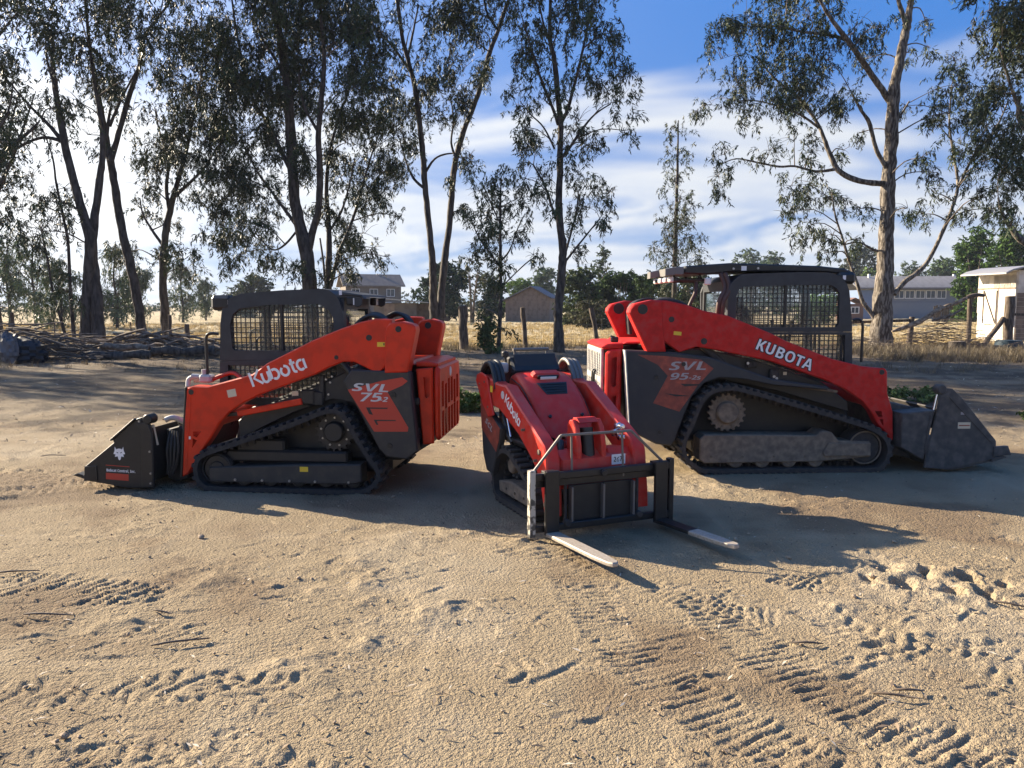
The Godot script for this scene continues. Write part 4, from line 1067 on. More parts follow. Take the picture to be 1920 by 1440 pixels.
# ------------------------------------------------------------------ tracked loaders
const SPEC_NEW := {
	"name": "track_loader", "label": "newer orange track loader facing left, silver 75-2 badge and black jaw bucket",
	"at": [-2.173, -8.23], "fwd": [-0.9945, -0.1045], "near": -1.0, "new": true,
	"paint": "orange_paint", "panel_mat": "panel_grey", "rubber": "rubber", "frame_mat": "panel_grey", "bucket_mat": "black_steel", "hub_mat": "black_plastic",
	"arm": [1.082, 0.139, 1.030, 0.734, 0.991, 1.047, 0.925, 1.063, 0.779, 1.059, 0.698, 1.081, 0.308, 1.185, 0.155, 1.294, -0.324, 1.525, -0.607, 1.638, -0.793, 1.699, -0.947, 1.732, -1.10, 1.726,
		-1.15, 1.40, -0.960, 1.197, -0.846, 1.256, -0.723, 1.316, -0.615, 1.315, -0.473, 1.261, -0.315, 1.183, 0.165, 1.010, 0.235, 0.985, 0.415, 0.899, 0.563, 0.803, 0.665, 0.692, 0.769, 0.534, 0.890, 0.374, 0.988, 0.213, 1.031, 0.164],
	"arm_slots": [[0.945, 0.605, 0.860, 0.605, 0.907, 0.547, 0.945, 0.558], [0.952, 0.535, 0.909, 0.516, 0.962, 0.436]],
	"arm_z": [0.60, 0.74], "tower_z": [0.57, 0.765],
	"tower": [-1.04, 1.60, -1.055, 1.655, -1.089, 1.692, -1.211, 1.707, -1.309, 1.682, -1.335, 1.66, -1.342, 1.62, -1.257, 1.221, -1.030, 1.207],
	"pins": [0.947, 1.001, 0.028, -0.878, 1.549, 0.03, -0.550, 1.357, 0.022], "tower_pins": [-1.174, 1.633, 0.03],
	"cab_w": 0.5, "cab_x": -0.56,
	"cab": [0.755, 1.30, 0.738, 1.659, 0.715, 1.816, 0.675, 1.89, 0.62, 1.941, 0.487, 1.98, 0.074, 2.010, -0.328, 2.024, -0.41, 2.01, -0.47, 1.965, -0.509, 1.909, -0.546, 1.77, -0.565, 1.55, -0.57, 1.30],
	"window": [0.622, 1.43, 0.635, 1.675, 0.60, 1.77, 0.53, 1.825, 0.241, 1.863, -0.308, 1.871, -0.40, 1.81, -0.441, 1.739, -0.446, 1.631, -0.44, 1.43, -0.40, 1.404, 0.595, 1.404],
	"low": [0.755, 1.297, 0.78, 0.85, -0.57, 0.85, -0.57, 1.297], "low_window": [0.672, 1.255, 0.68, 0.92, -0.47, 0.92, -0.47, 1.255],
	"panel": [-1.272, 1.224, -1.346, 0.454, -1.237, 0.367, -1.036, 0.386, -0.960, 0.461, -0.691, 0.977, -0.61, 1.12, -0.70, 1.24, -0.9, 1.235],
	"panel_z": [0.62, 0.755], "decal": [-0.662, 1.044, -1.0, 1.135, -1.203, 1.171, -1.256, 1.134, -1.20, 1.09, -1.055, 1.026, -1.257, 0.681, -1.249, 0.643, -0.917, 0.637],
	"track": [0.943, 0.231, 0.915, 0.345, 0.85, 0.41, 0.764, 0.447, 0.682, 0.477, -0.077, 0.735, -0.335, 0.84, -0.46, 0.878, -0.56, 0.878, -0.64, 0.842, -0.70, 0.77, -0.80, 0.585, -0.92, 0.395, -0.995, 0.291, -1.01, 0.20, -0.96, 0.10, -0.86, 0.03, -0.72, 0.0, 0.0, 0.0, 0.72, 0.0, 0.85, 0.035, 0.92, 0.115],
	"track_z": [0.50, 0.82], "sprocket": [-0.50, 0.62, 0.20, 0.105], "idler": [0.70, 0.235, 0.17],
	"rollers": [-0.70, -0.42, -0.14, 0.14, 0.42], "roller_r": 0.075,
	"beam": [0.775, 0.105, 0.775, 0.255, -0.2, 0.30, -0.785, 0.315, -0.79, 0.14, -0.70, 0.115],
	"bucket_w": 0.87,
	"bucket_side": [2.04, 0.11, 2.025, 0.257, 1.71, 0.50, 1.72, 0.53, 1.45, 0.748, 1.39, 0.765, 1.33, 0.73, 1.296, 0.60, 1.306, 0.050, 1.585, 0.045],
	"roll": [1.335, 0.742, 0.05],
}
const SPEC_OLD := {
	"name": "track_loader", "label": "taller dusty red track loader facing right, worn 95-2s badge and roof light bar",
	"at": [3.06, -9.229], "fwd": [0.9992, -0.040], "near": 1.0, "new": false,
	"paint": "red_paint", "panel_mat": "grimy_panel", "rubber": "dusty_rubber", "frame_mat": "dusty_steel", "bucket_mat": "worn_bucket", "hub_mat": "dusty_steel",
	"arm": [-1.70, 1.84, -1.582, 1.918, -1.412, 1.910, -1.173, 1.859, -1.002, 1.800, -0.745, 1.749, -0.255, 1.554, -0.082, 1.469, 0.438, 1.272, 0.784, 1.187, 1.043, 1.161, 1.068, 1.126, 1.082, 0.885, 1.153, 0.677, 1.174, 0.363, 1.14, 0.35,
		1.094, 0.440, 0.987, 0.538, 0.911, 0.677, 0.803, 0.798, 0.625, 0.920, 0.415, 1.023, 0.015, 1.161, -0.245, 1.247, -0.648, 1.332, -0.854, 1.375, -1.077, 1.409, -1.264, 1.349, -1.418, 1.46, -1.60, 1.50],
	"arm_slots": [[0.945, 0.69, 1.020, 0.69, 1.040, 0.622, 0.99, 0.622], [1.002, 0.60, 1.044, 0.598, 1.052, 0.529, 1.04, 0.525]],
	"arm_z": [0.66, 0.80], "tower_z": [0.63, 0.825],
	"tower": [-1.828, 1.78, -1.818, 1.825, -1.768, 1.876, -1.70, 1.893, -1.582, 1.918, -1.47, 1.90, -1.45, 1.60, -1.418, 1.358, -1.623, 1.358],
	"pins": [-1.360, 1.707, 0.032, -0.997, 1.469, 0.036, 1.002, 1.123, 0.03, -0.30, 1.43, 0.014], "tower_pins": [-1.682, 1.817, 0.055],
	"cab_w": 0.55, "cab_x": -0.67,
	"cab": [-0.655, 1.56, -0.667, 2.016, -0.645, 2.085, -0.601, 2.137, -0.55, 2.178, -0.498, 2.206, 0.163, 2.232, 0.501, 2.223, 0.585, 2.195, 0.644, 2.154, 0.69, 2.09, 0.719, 2.016, 0.760, 1.703, 0.77, 1.56],
	"window": [-0.569, 1.70, -0.569, 1.964, -0.545, 2.03, -0.494, 2.068, 0.16, 2.085, 0.507, 2.085, 0.57, 2.05, 0.607, 1.998, 0.613, 1.650, 0.585, 1.612, -0.54, 1.612],
	"low": [0.772, 1.557, 0.795, 1.0, -0.65, 1.0, -0.65, 1.557], "low_window": [0.690, 1.528, 0.703, 1.08, -0.56, 1.08, -0.56, 1.528],
	"panel": [-1.865, 1.376, -1.30, 1.345, -0.908, 1.290, -0.650, 1.197, -0.218, 1.050, 0.40, 0.962, 0.40, 0.925, -0.242, 0.985, -0.55, 1.05, -0.817, 1.068, -0.987, 1.008, -1.120, 0.853, -1.201, 0.645, -1.298, 0.366, -1.345, 0.315, -1.505, 0.335, -1.805, 0.490],
	"panel_z": [0.68, 0.815], "decal": [-1.728, 1.325, -1.40, 1.308, -1.028, 1.268, -0.888, 1.171, -1.055, 0.991, -1.254, 0.697, -1.548, 0.792, -1.391, 1.094, -1.504, 1.214],
	"track": [-1.262, 0.260, -1.255, 0.36, -1.22, 0.47, -1.166, 0.588, -1.070, 0.828, -0.97, 0.94, -0.87, 0.985, -0.752, 0.999, -0.581, 0.982, 0.087, 0.794, 0.767, 0.588, 0.976, 0.501, 1.07, 0.42, 1.115, 0.33, 1.125, 0.242, 1.095, 0.13, 1.03, 0.045, 0.90, 0.0, 0.0, 0.0, -0.93, 0.0, -1.07, 0.04, -1.17, 0.11, -1.235, 0.19],
	"track_z": [0.50, 0.90], "sprocket": [-0.711, 0.679, 0.215, 0.125], "idler": [0.833, 0.285, 0.20],
	"rollers": [-0.62, -0.32, -0.02, 0.28], "roller_r": 0.09,
	"beam": [-1.03, 0.17, -1.03, 0.40, -0.98, 0.446, -0.30, 0.44, 0.27, 0.43, 0.33, 0.48, 0.44, 0.464, 0.52, 0.37, 0.872, 0.355, 0.881, 0.186, 0.30, 0.135, -0.98, 0.125],
	"bucket_w": 0.95,
	"bucket_side": [2.26, 0.17, 2.249, 0.372, 1.848, 0.834, 1.722, 0.953, 1.64, 0.96, 1.575, 0.90, 1.567, 0.70, 1.50, 0.40, 1.449, 0.075, 1.706, 0.055],
	"roll": [1.600, 0.945, 0.052],
}

# window surround: the band between two outlines, z0 to z1
func surround(mb: MB, outer: PackedVector2Array, inner: PackedVector2Array, z0: float, z1: float, xf := Transform3D.IDENTITY) -> void:
	var mid := Vector2.ZERO
	for p in inner:
		mid += p
	mid /= inner.size()
	var an := []
	for k in 72:
		an.append(TAU * k / 72)
	for p in inner:
		an.append(fposmod((p - mid).angle(), TAU))
	for p in outer:
		an.append(fposmod((p - mid).angle(), TAU))
	an.sort()
	var a := []
	var b := []
	for t in an:
		var dir := Vector2(cos(t), sin(t))
		a.append(hit(outer, mid, dir))
		b.append(hit(inner, mid, dir))
	var k := an.size()
	var nz := xf.basis.z
	for i in k:
		var j := (i + 1) % k
		if a[i].distance_to(a[j]) < 1e-5 and b[i].distance_to(b[j]) < 1e-5:
			continue
		for s in [[z0, -nz], [z1, nz]]:
			mb.quad(xf * v3(a[i], s[0]), xf * v3(a[j], s[0]), xf * v3(b[j], s[0]), xf * v3(b[i], s[0]), s[1])
		var od: Vector2 = ((a[i] + a[j]) * 0.5 - mid).normalized()
		var na := xf.basis * v3(face_out(a[i], a[j], od), 0.0)
		mb.quad(xf * v3(a[i], z0), xf * v3(a[j], z0), xf * v3(a[j], z1), xf * v3(a[i], z1), na)
		var nb := xf.basis * v3(face_out(b[i], b[j], -od), 0.0)
		mb.quad(xf * v3(b[i], z0), xf * v3(b[j], z0), xf * v3(b[j], z1), xf * v3(b[i], z1), nb)

func face_out(a: Vector2, b: Vector2, way: Vector2) -> Vector2:
	var d := b - a
	if d.length() < 1e-6:
		return way
	var n := Vector2(-d.y, d.x).normalized()
	return n if n.dot(way) > 0.0 else -n

func v3(p: Vector2, z: float) -> Vector3:
	return Vector3(p.x, p.y, z)

func hit(poly: PackedVector2Array, from: Vector2, dir: Vector2) -> Vector2:
	var best := 1e9
	for i in poly.size():
		var r = Geometry2D.segment_intersects_segment(from, from + dir * 20.0, poly[i], poly[(i + 1) % poly.size()])
		if r != null:
			best = minf(best, from.distance_to(r))
	return from + dir * (best if best < 1e8 else 0.1)

func sticker(parent: Node, called: String, key: String, at: Vector2, size: Vector2, z: float, s: float, turn := 0.0, label := "") -> MeshInstance3D:
	var mb := MB.new()
	var b := Basis(Vector3(s, 0, 0), Vector3.UP, Vector3(0, 0, s)) * Basis(Vector3.BACK, turn)
	mb.box(Vector3(at.x, at.y, s * (z + 0.001)), Vector3(size.x, size.y, 0.002), 0.0, b)
	var o := part(parent, called, mb, key)
	if label:
		o.set_meta("label", label)
	return o

func bolts(parent: Node, key: String, spots: Array, z: float, s: float, r: float, out := 0.012) -> void:
	var mb := MB.new()
	mb.tube([Vector3.ZERO, Vector3(0, 0, out)], [r, r * 0.9], 6)
	var m := mb.mesh()
	for p in spots:
		shared(parent, "bolt", m, key, Transform3D(Basis(Vector3(s, 0, 0), Vector3.UP, Vector3(0, 0, s)), Vector3(p.x, p.y, s * z)))

func gear(mb: MB, c: Vector2, r: float, teeth: int, tooth: float, z0: float, z1: float) -> void:
	var p := PackedVector2Array()
	for i in teeth:
		for k in [[0.0, r - tooth], [0.22, r - tooth], [0.36, r], [0.64, r], [0.78, r - tooth]]:
			var a: float = TAU * (i + k[0]) / teeth
			p.append(c + Vector2(cos(a), sin(a)) * k[1])
	mb.plate(p, z0, z1, 0.003)

# one crawler track: belt, lugs, sprocket, idler, rollers and frame on side s
func crawler(root: Node, sp: Dictionary, s: float) -> void:
	var zi: float = sp.track_z[0]
	var zo: float = sp.track_z[1]
	var loop := MB.inset(MB.ccw(smooth_loop(pts(sp.track), 0.02)), 0.022)
	loop = smooth_loop(loop, 0.042)
	var inner := MB.inset(loop, 0.044)
	var mb := MB.new()
	var k := loop.size()
	for i in k:
		var j := (i + 1) % k
		var o0 := (loop[i] - inner[i]).normalized()
		var o1 := (loop[j] - inner[j]).normalized()
		var a0 := v3(loop[i], s * zi)
		var a1 := v3(loop[j], s * zi)
		var b0 := v3(loop[i], s * zo)
		var b1 := v3(loop[j], s * zo)
		var c0 := v3(inner[i], s * zi)
		var c1 := v3(inner[j], s * zi)
		var d0 := v3(inner[i], s * zo)
		var d1 := v3(inner[j], s * zo)
		mb.quadn(a0, a1, b1, b0, v3(o0, 0), v3(o1, 0), v3(o1, 0), v3(o0, 0))
		mb.quadn(c0, c1, d1, d0, v3(-o0, 0), v3(-o1, 0), v3(-o1, 0), v3(-o0, 0))
		mb.quad(b0, b1, d1, d0, Vector3(0, 0, s))
		mb.quad(a0, a1, c1, c0, Vector3(0, 0, -s))
		# guide teeth on the inside
		if i % 2 == 0:
			mb.box(v3(inner[i] - o0 * 0.02, s * (zi + zo) * 0.5), Vector3(0.03, 0.05, 0.06), 0.006, Basis(v3(Vector2(o0.y, -o0.x), 0), v3(o0, 0), Vector3.BACK))
	var belt := part(root, "track", mb, sp.rubber)
	# lugs
	var lug := MB.new()
	lug.box(Vector3.ZERO, Vector3(0.044, 0.034, (zo - zi) * 0.5 - 0.004), 0.008)
	var lm := lug.mesh()
	var c := loop.size() / 2
	for i in c:
		for half in 2:
			var q := (i * 2 + half) % k
			var o := (loop[q] - inner[q]).normalized()
			var zc := s * (lerpf(zi, zo, 0.25) if half == 0 else lerpf(zi, zo, 0.75))
			shared(belt, "tread_lug", lm, sp.rubber, Transform3D(Basis(v3(Vector2(o.y, -o.x), 0), v3(o, 0), Vector3.BACK), v3(loop[q] + o * 0.010, zc)))
	# sprocket and hub
	mb = MB.new()
	var sc := Vector2(sp.sprocket[0], sp.sprocket[1])
	gear(mb, sc, sp.sprocket[2], 19, 0.026, s * (zo - 0.17), s * (zo - 0.13))
	var spk := part(belt, "sprocket", mb, sp.frame_mat if not sp.new else "black_plastic")
	mb = MB.new()
	mb.drum(v3(sc, s * (zo - 0.24)), v3(sc, s * (zo - 0.075)), sp.sprocket[3], 28, 0.02)
	part(belt, "hub", mb, sp.hub_mat)
	var ring := []
	for i in 9:
		ring.append(sc + Vector2.from_angle(TAU * i / 9 + 0.2) * (sp.sprocket[3] + 0.035))
	bolts(belt, "bare_steel" if sp.new else sp.frame_mat, ring, zo - 0.13, s, 0.011)
	# idler and rollers
	var ic := Vector2(sp.idler[0], sp.idler[1])
	mb = MB.new()
	mb.drum(v3(ic, s * (zi + 0.05)), v3(ic, s * (zo - 0.07)), sp.idler[2] - 0.012, 32, 0.03)
	mb.drum(v3(ic, s * (zo - 0.075)), v3(ic, s * (zo - 0.055)), sp.idler[2] * 0.45, 24, 0.01)
	part(belt, "idler", mb, "dusty_rubber" if not sp.new else "black_plastic")
	mb = MB.new()
	var hoop := []
	for i in 33:
		hoop.append(v3(ic + Vector2.from_angle(TAU * i / 32) * (sp.idler[2] - 0.02), s * (zo - 0.066)))
	mb.tube(hoop, [0.009], 6, false)
	part(belt, "idler_rim", mb, "dusty_steel" if not sp.new else "rubber")
	for x in sp.rollers:
		mb = MB.new()
		var rc := Vector2(x, sp.roller_r + 0.066)
		mb.drum(v3(rc, s * (zi + 0.05)), v3(rc, s * (zo - 0.06)), sp.roller_r, 20, 0.012)
		mb.drum(v3(rc, s * (zo - 0.065)), v3(rc, s * (zo - 0.045)), sp.roller_r * 0.5, 16, 0.006)
		part(belt, "roller", mb, sp.frame_mat if not sp.new else "black_plastic")
	mb = MB.new()
	mb.plate(pts(sp.beam), s * (zi + 0.08), s * (zo - 0.035), 0.012)
	var beam := part(belt, "track_frame", mb, sp.frame_mat)
	var spots := []
	if sp.has("small"):
		bolts(belt, "dusty_steel", [Vector2(-1.1, 0.16), Vector2(-0.9, 0.16), Vector2(-0.7, 0.16)], zo - 0.035, s, 0.012)
	elif sp.new:
		for x in [-0.66, -0.32, -0.06, 0.22, 0.50]:
			spots.append(Vector2(x, 0.135))
		bolts(belt, "bare_steel", spots, zo - 0.035, s, 0.013)
		sticker(belt, "warning_label", "yellow_print", Vector2(-0.21, 0.255), Vector2(0.085, 0.05), zo - 0.035, s)
		mb = MB.new()
		mb.box(Vector3(0.0, 0.118, s * (zo - 0.033)), Vector3(1.5, 0.006, 0.012), 0.0)
		part(belt, "frame_lip", mb, "black_plastic")
		mb = MB.new()
		mb.box(Vector3(0.0, 0.36, s * (zo - 0.20)), Vector3(1.25, 0.12, 0.16), 0.02)
		mb.box(Vector3(0.28, 0.45, s * (zo - 0.2)), Vector3(0.5, 0.16, 0.12), 0.02)
		part(belt, "undercarriage_guard", mb, "black_plastic")
	else:
		for x in [-0.9, -0.55, -0.2, 0.15]:
			spots.append(Vector2(x, 0.20))
		bolts(belt, "dusty_steel", spots, zo - 0.036, s, 0.014)
		mb = MB.new()
		mb.plate(pts([0.36, 0.20, 0.34, 0.24, 0.40, 0.345, 0.872, 0.345, 0.878, 0.20]), s * (zo - 0.034), s * (zo - 0.012), 0.006)
		part(belt, "tension_cover", mb, "dusty_steel")

const LOGO := {
	"K": [[0.0, 0.72, 0.0, 0.0], [0.50, 0.74, 0.17, 0.37, 0.54, 0.0]],
	"u": [[0.0, 0.5, 0.0, 0.2, 0.04, 0.07, 0.16, 0.0, 0.28, 0.07, 0.33, 0.2], [0.33, 0.5, 0.33, 0.0]],
	"b": [[0.0, 0.74, 0.0, 0.05], [0.10, 0.06, 0.22, 0.0, 0.36, 0.08, 0.41, 0.24, 0.34, 0.42, 0.2, 0.49, 0.1, 0.46]],
	"o": [[0.10, 0.42, 0.02, 0.30, 0.02, 0.15, 0.12, 0.02, 0.26, 0.0, 0.38, 0.09, 0.42, 0.24, 0.36, 0.4, 0.22, 0.48]],
	"t": [[0.12, 0.68, 0.12, 0.16, 0.17, 0.03, 0.28, 0.0], [0.0, 0.47, 0.28, 0.47]],
	"a": [[0.30, 0.46, 0.16, 0.48, 0.04, 0.38, 0.01, 0.22, 0.08, 0.05, 0.2, 0.0, 0.30, 0.05], [0.40, 0.5, 0.40, 0.0]],
}
const LOGO_WIDE := {"K": 0.60, "u": 0.46, "b": 0.54, "o": 0.53, "t": 0.36, "a": 0.5}

func logo(mb: MB, size: float, xf: Transform3D) -> void:
	var x := 0.0
	for ch in "Kubota":
		for st in LOGO[ch]:
			var line := []
			for i in range(0, st.size(), 2):
				line.append(Vector2(st[i] + x, st[i + 1]) * size)
			if line.size() > 3:
				line = smooth_line(line, 3)
			mb.stroke(line, 0.125 * size, 0.0, 0.002, xf)
		x += LOGO_WIDE[ch]

# frame for print on the outer face of side s: right, up and outward as a viewer reads it
func print_at(x: float, y: float, z: float, s: float, turn := 0.0) -> Transform3D:
	return Transform3D(Basis(Vector3(s, 0, 0), Vector3.UP, Vector3(0, 0, s)) * Basis(Vector3.BACK, turn), Vector3(x, y, s * z))

func loader(sp: Dictionary) -> void:
	var f := Vector3(sp.fwd[0], 0, sp.fwd[1]).normalized()
	var root := thing(sp.name, sp.label, "track loader", Transform3D(Basis(f, Vector3.UP, f.cross(Vector3.UP)), Vector3(sp.at[0], -0.012, sp.at[1])), "big track loaders")
	var new: bool = sp.new
	var nr: float = sp.near
	var mb: MB
	for s in [-1.0, 1.0]:
		crawler(root, sp, s)
	# chassis
	var zi: float = sp.track_z[0] - 0.03
	var cab_z: float = sp.cab_w
	var pz: Array = sp.panel_z
	mb = MB.new()
	if new:
		mb.plate(pts([0.70, 0.30, 0.60, 0.62, 0.45, 0.82, 0.10, 0.95, -0.45, 1.16, -0.70, 1.26, -1.25, 1.20, -1.28, 0.42, -1.1, 0.30]), -zi, zi, 0.02)
		for s in [-1.0, 1.0]:
			mb.plate(pts([0.52, 0.52, 0.53, 0.70, 0.42, 0.80, -0.30, 1.06, -0.66, 1.24, -1.26, 1.20, -1.30, 0.47, -1.0, 0.40, -0.78, 0.78, -0.66, 0.90, -0.46, 0.93, -0.05, 0.79]), s * (zi + 0.002), s * 0.615, 0.01)
	else:
		mb.plate(pts([0.85, 0.30, 0.80, 0.62, 0.60, 0.86, 0.10, 1.10, -0.65, 1.30, -1.0, 1.40, -1.82, 1.34, -1.80, 0.50, -1.3, 0.30]), -zi, zi, 0.02)
		for s in [-1.0, 1.0]:
			mb.plate(pts([0.72, 0.66, 0.70, 0.78, 0.40, 1.00, -0.40, 1.26, -0.95, 1.38, -1.80, 1.34, -1.78, 0.52, -1.36, 0.36, -1.22, 0.75, -1.05, 0.98, -0.75, 1.04, -0.1, 0.90]), s * (zi + 0.002), s * 0.655, 0.01)
	var chassis := part(root, "chassis", mb, "black_plastic")
	# belly and rear axle housings
	mb = MB.new()
	mb.box(Vector3(-0.2, 0.30, 0), Vector3(1.6, 0.28, 0.84), 0.03)
	part(chassis, "belly_pan", mb, "black_plastic")
	# rear side panels with their badge
	for s in [-1.0, 1.0]:
		mb = MB.new()
		mb.plate(pts(sp.panel), s * pz[0], s * pz[1], 0.014)
		var pan := part(root, "rear_side_panel", mb, sp.panel_mat)
		mb = MB.new()
		mb.plate(pts(sp.decal), s * (pz[1] + 0.0), s * (pz[1] + 0.002), 0.0)
		part(pan, "badge_field", mb, "red_print" if new else "rust_print")
		mb = MB.new()
		if new:
			lettering(mb, "SVL", 0.074, print_at(-0.70 if s < 0 else -1.08, 1.035, pz[1] + 0.003, s, -0.03 * s * nr), true, 2.15, 0.4)
			lettering(mb, "75", 0.084, print_at(-0.765 if s < 0 else -1.00, 0.932, pz[1] + 0.003, s), true, 1.8, 0.4)
			lettering(mb, "-2", 0.045, print_at(-0.972 if s < 0 else -0.79, 0.932, pz[1] + 0.003, s), true, 1.5, 0.35)
		else:
			lettering(mb, "SVL", 0.090, print_at(-1.385 if s > 0 else -0.98, 1.155, pz[1] + 0.003, s), true, 2.0, 0.4)
			lettering(mb, "95", 0.072, print_at(-1.375 if s > 0 else -1.05, 1.05, pz[1] + 0.003, s), true, 1.9, 0.4)
			lettering(mb, "-2s", 0.045, print_at(-1.165 if s > 0 else -1.25, 1.05, pz[1] + 0.003, s), true, 1.6, 0.35)
		part(pan, "model_lettering", mb, "silver_print" if new else "worn_print")
		mb = MB.new()
		if new:
			mb.plate(pts([-0.84, 0.875, -1.06, 0.875, -1.05, 0.862, -0.88, 0.862, -0.91, 0.80, -1.10, 0.79, -1.11, 0.802, -0.87, 0.81]), s * pz[1], s * (pz[1] + 0.0035), 0.0)
			mb.plate(pts([-0.915, 0.755, -1.13, 0.755, -1.14, 0.745, -0.945, 0.742, -0.96, 0.705, -0.94, 0.705]), s * pz[1], s * (pz[1] + 0.0035), 0.0)
		else:
			mb.plate(pts([-1.25, 1.005, -1.02, 1.0, -1.06, 0.985, -1.20, 0.975]), s * pz[1], s * (pz[1] + 0.0035), 0.0)
			mb.plate(pts([-1.42, 0.90, -1.13, 0.87, -1.30, 0.865]), s * pz[1], s * (pz[1] + 0.0035), 0.0)
		part(pan, "badge_stripe", mb, "black_print")
		bolts(pan, "black_steel", [Vector2(-1.115, 1.0), Vector2(-1.07, 0.50)] if new else [Vector2(-1.515, 1.075), Vector2(-1.47, 0.47), Vector2(-1.22, 1.22)], pz[1], s, 0.028, 0.008)
		if not new:
			mb = MB.new()
			mb.plate(pts([-1.868, 1.375, -1.808, 0.492, -1.795, 0.498, -1.853, 1.372]), s * pz[0], s * (pz[1] + 0.006), 0.003)
			part(pan, "sunlit_edge_strip", mb, "grille_grey")  # pale strip that paints the sunlight caught on the panel's rear edge
	rear_door(root, sp)
	cab(root, sp)
	arms(root, sp)
	bucket(root, sp)

func rear_door(root: Node, sp: Dictionary) -> void:
	var new: bool = sp.new
	var mb := MB.new()
	var back := Basis(Vector3(0, 0, 1), Vector3.UP, Vector3(-1, 0, 0))
	if new:
		# deep moulded door, two rows of three grille openings on each half
		var holes := []
		for i in 6:
			for j in 2:
				var z := -0.41 + i * 0.164
				var y := 0.935 + (0.04 if i in [0, 2, 3, 5] else 0.0) if j else 0.675
				holes.append(pts([z - 0.058, y - 0.13, z + 0.058, y - 0.13, z + 0.058, y + 0.13, z - 0.058, y + 0.13]))
		mb.plate(pts([-0.50, 0.52, 0.50, 0.52, 0.56, 0.57, 0.575, 0.9, 0.57, 1.19, 0.53, 1.255, -0.53, 1.255, -0.57, 1.19, -0.575, 0.9, -0.56, 0.57]), 0.0, 0.06, 0.02, Transform3D(back, Vector3(-1.47, 0, 0)), holes)
		for s in [-1.0, 1.0]:
			mb.plate(pts([-1.30, 1.238, -1.465, 1.252, -1.47, 0.50, -1.36, 0.49]), s * 0.545, s * 0.60, 0.014, Transform3D.IDENTITY, [pts([-1.375, 1.16, -1.43, 1.165, -1.435, 0.97, -1.405, 0.95, -1.385, 0.97])])
		mb.plate(pts([-1.28, 1.255, -1.50, 1.25, -1.50, 1.285, -1.40, 1.31, -1.28, 1.30]), -0.50, 0.50, 0.012)
		for s in [-1.0, 1.0]:
			mb.box(Vector3(-1.40, 1.06, s * 0.535), Vector3(0.10, 0.26, 0.008), 0.0)
		var door := part(root, "rear_door", mb, sp.paint)
		mb = MB.new()
		mb.box(Vector3(-1.41, 0.86, 0), Vector3(0.10, 0.70, 1.04), 0.0)
		part(door, "radiator_core", mb, "black_print")
		var slat := MB.new()
		slat.box(Vector3.ZERO, Vector3(0.012, 0.010, 0.116), 0.002)
		var sm := slat.mesh()
		for i in 6:
			for j in 2:
				var z := -0.41 + i * 0.164
				var y := 0.935 + (0.04 if i in [0, 2, 3, 5] else 0.0) if j else 0.675
				for k in 8:
					shared(door, "grille_slat", sm, sp.paint, Transform3D(Basis.IDENTITY, Vector3(-1.505, y - 0.113 + k * 0.032, z)))
		mb = MB.new()
		mb.drum(Vector3(-1.528, 1.17, 0.0), Vector3(-1.536, 1.17, 0.0), 0.05, 20, 0.002)
		part(door, "round_emblem", mb, "silver_print")
		mb = MB.new()
		for y in [0.92, 0.62]:
			mb = MB.new()
			mb.box(Vector3(-1.31, y, sp.near * 0.60), Vector3(0.06, 0.07, 0.05), 0.008)
			part(door, "hinge", mb, "black_steel")
		mb = MB.new()
		mb.plate(pts([-0.72, 1.27, -0.74, 1.30, -1.24, 1.315, -1.27, 1.27]), -0.52, 0.52, 0.015)
		part(root, "engine_hood", mb, sp.paint)
		mb = MB.new()
		mb.plate(pts([-1.22, 0.36, -1.40, 0.47, -1.45, 0.50, -1.30, 0.50, -1.20, 0.45]), -0.56, 0.56, 0.01)
		part(root, "rear_bumper", mb, "black_steel")
	else:
		for s in [-1.0, 1.0]:
			mb.plate(pts([-1.868, 1.378, -2.0, 1.372, -2.045, 1.33, -2.05, 0.72, -2.02, 0.62, -1.872, 0.52]), s * 0.58, s * 0.66, 0.02, Transform3D.IDENTITY, [pts([-1.925, 1.29, -1.985, 1.28, -1.99, 0.98, -1.96, 0.95, -1.93, 0.97]), pts([-1.925, 0.86, -1.985, 0.85, -1.99, 0.70, -1.94, 0.64])])
		mb.plate(pts([-1.85, 1.375, -2.06, 1.372, -2.09, 1.40, -2.02, 1.435, -1.85, 1.44]), -0.62, 0.62, 0.015)
		mb.box(Vector3(-2.03, 0.62, 0), Vector3(0.08, 0.10, 1.14), 0.015)
		for s in [-1.0, 1.0]:
			mb.box(Vector3(-1.955, 1.0, s * 0.572), Vector3(0.10, 0.70, 0.008), 0.0)
		var door := part(root, "rear_door", mb, sp.paint)
		mb = MB.new()
		mb.box(Vector3(-1.95, 1.0, 0), Vector3(0.12, 0.72, 1.12), 0.0)
		part(door, "radiator_core", mb, "black_print")
		mb = MB.new()
		var holes := []
		for i in 8:
			for j in 2:
				var z := -0.455 + i * 0.13
				var y := 1.19 if j else 0.86
				holes.append(pts([z - 0.044, y - 0.135, z + 0.044, y - 0.135, z + 0.044, y + 0.135, z - 0.044, y + 0.135]))
		mb.plate(pts([-0.53, 0.68, 0.53, 0.68, 0.545, 0.72, 0.55, 1.34, 0.53, 1.372, -0.53, 1.372, -0.55, 1.34, -0.545, 0.72]), 0.0, 0.035, 0.008, Transform3D(back, Vector3(-2.055, 0, 0)), holes)
		var grille := part(door, "grille_frame", mb, "grille_grey")
		var slat := MB.new()
		slat.box(Vector3.ZERO, Vector3(0.012, 0.009, 0.09), 0.002)
		var sm := slat.mesh()
		for i in 8:
			for j in 2:
				for k in 9:
					shared(door, "grille_slat", sm, "grille_grey", Transform3D(Basis.IDENTITY, Vector3(-2.076, (1.19 if j else 0.86) - 0.12 + k * 0.03, -0.455 + i * 0.13)))
		mb = MB.new()
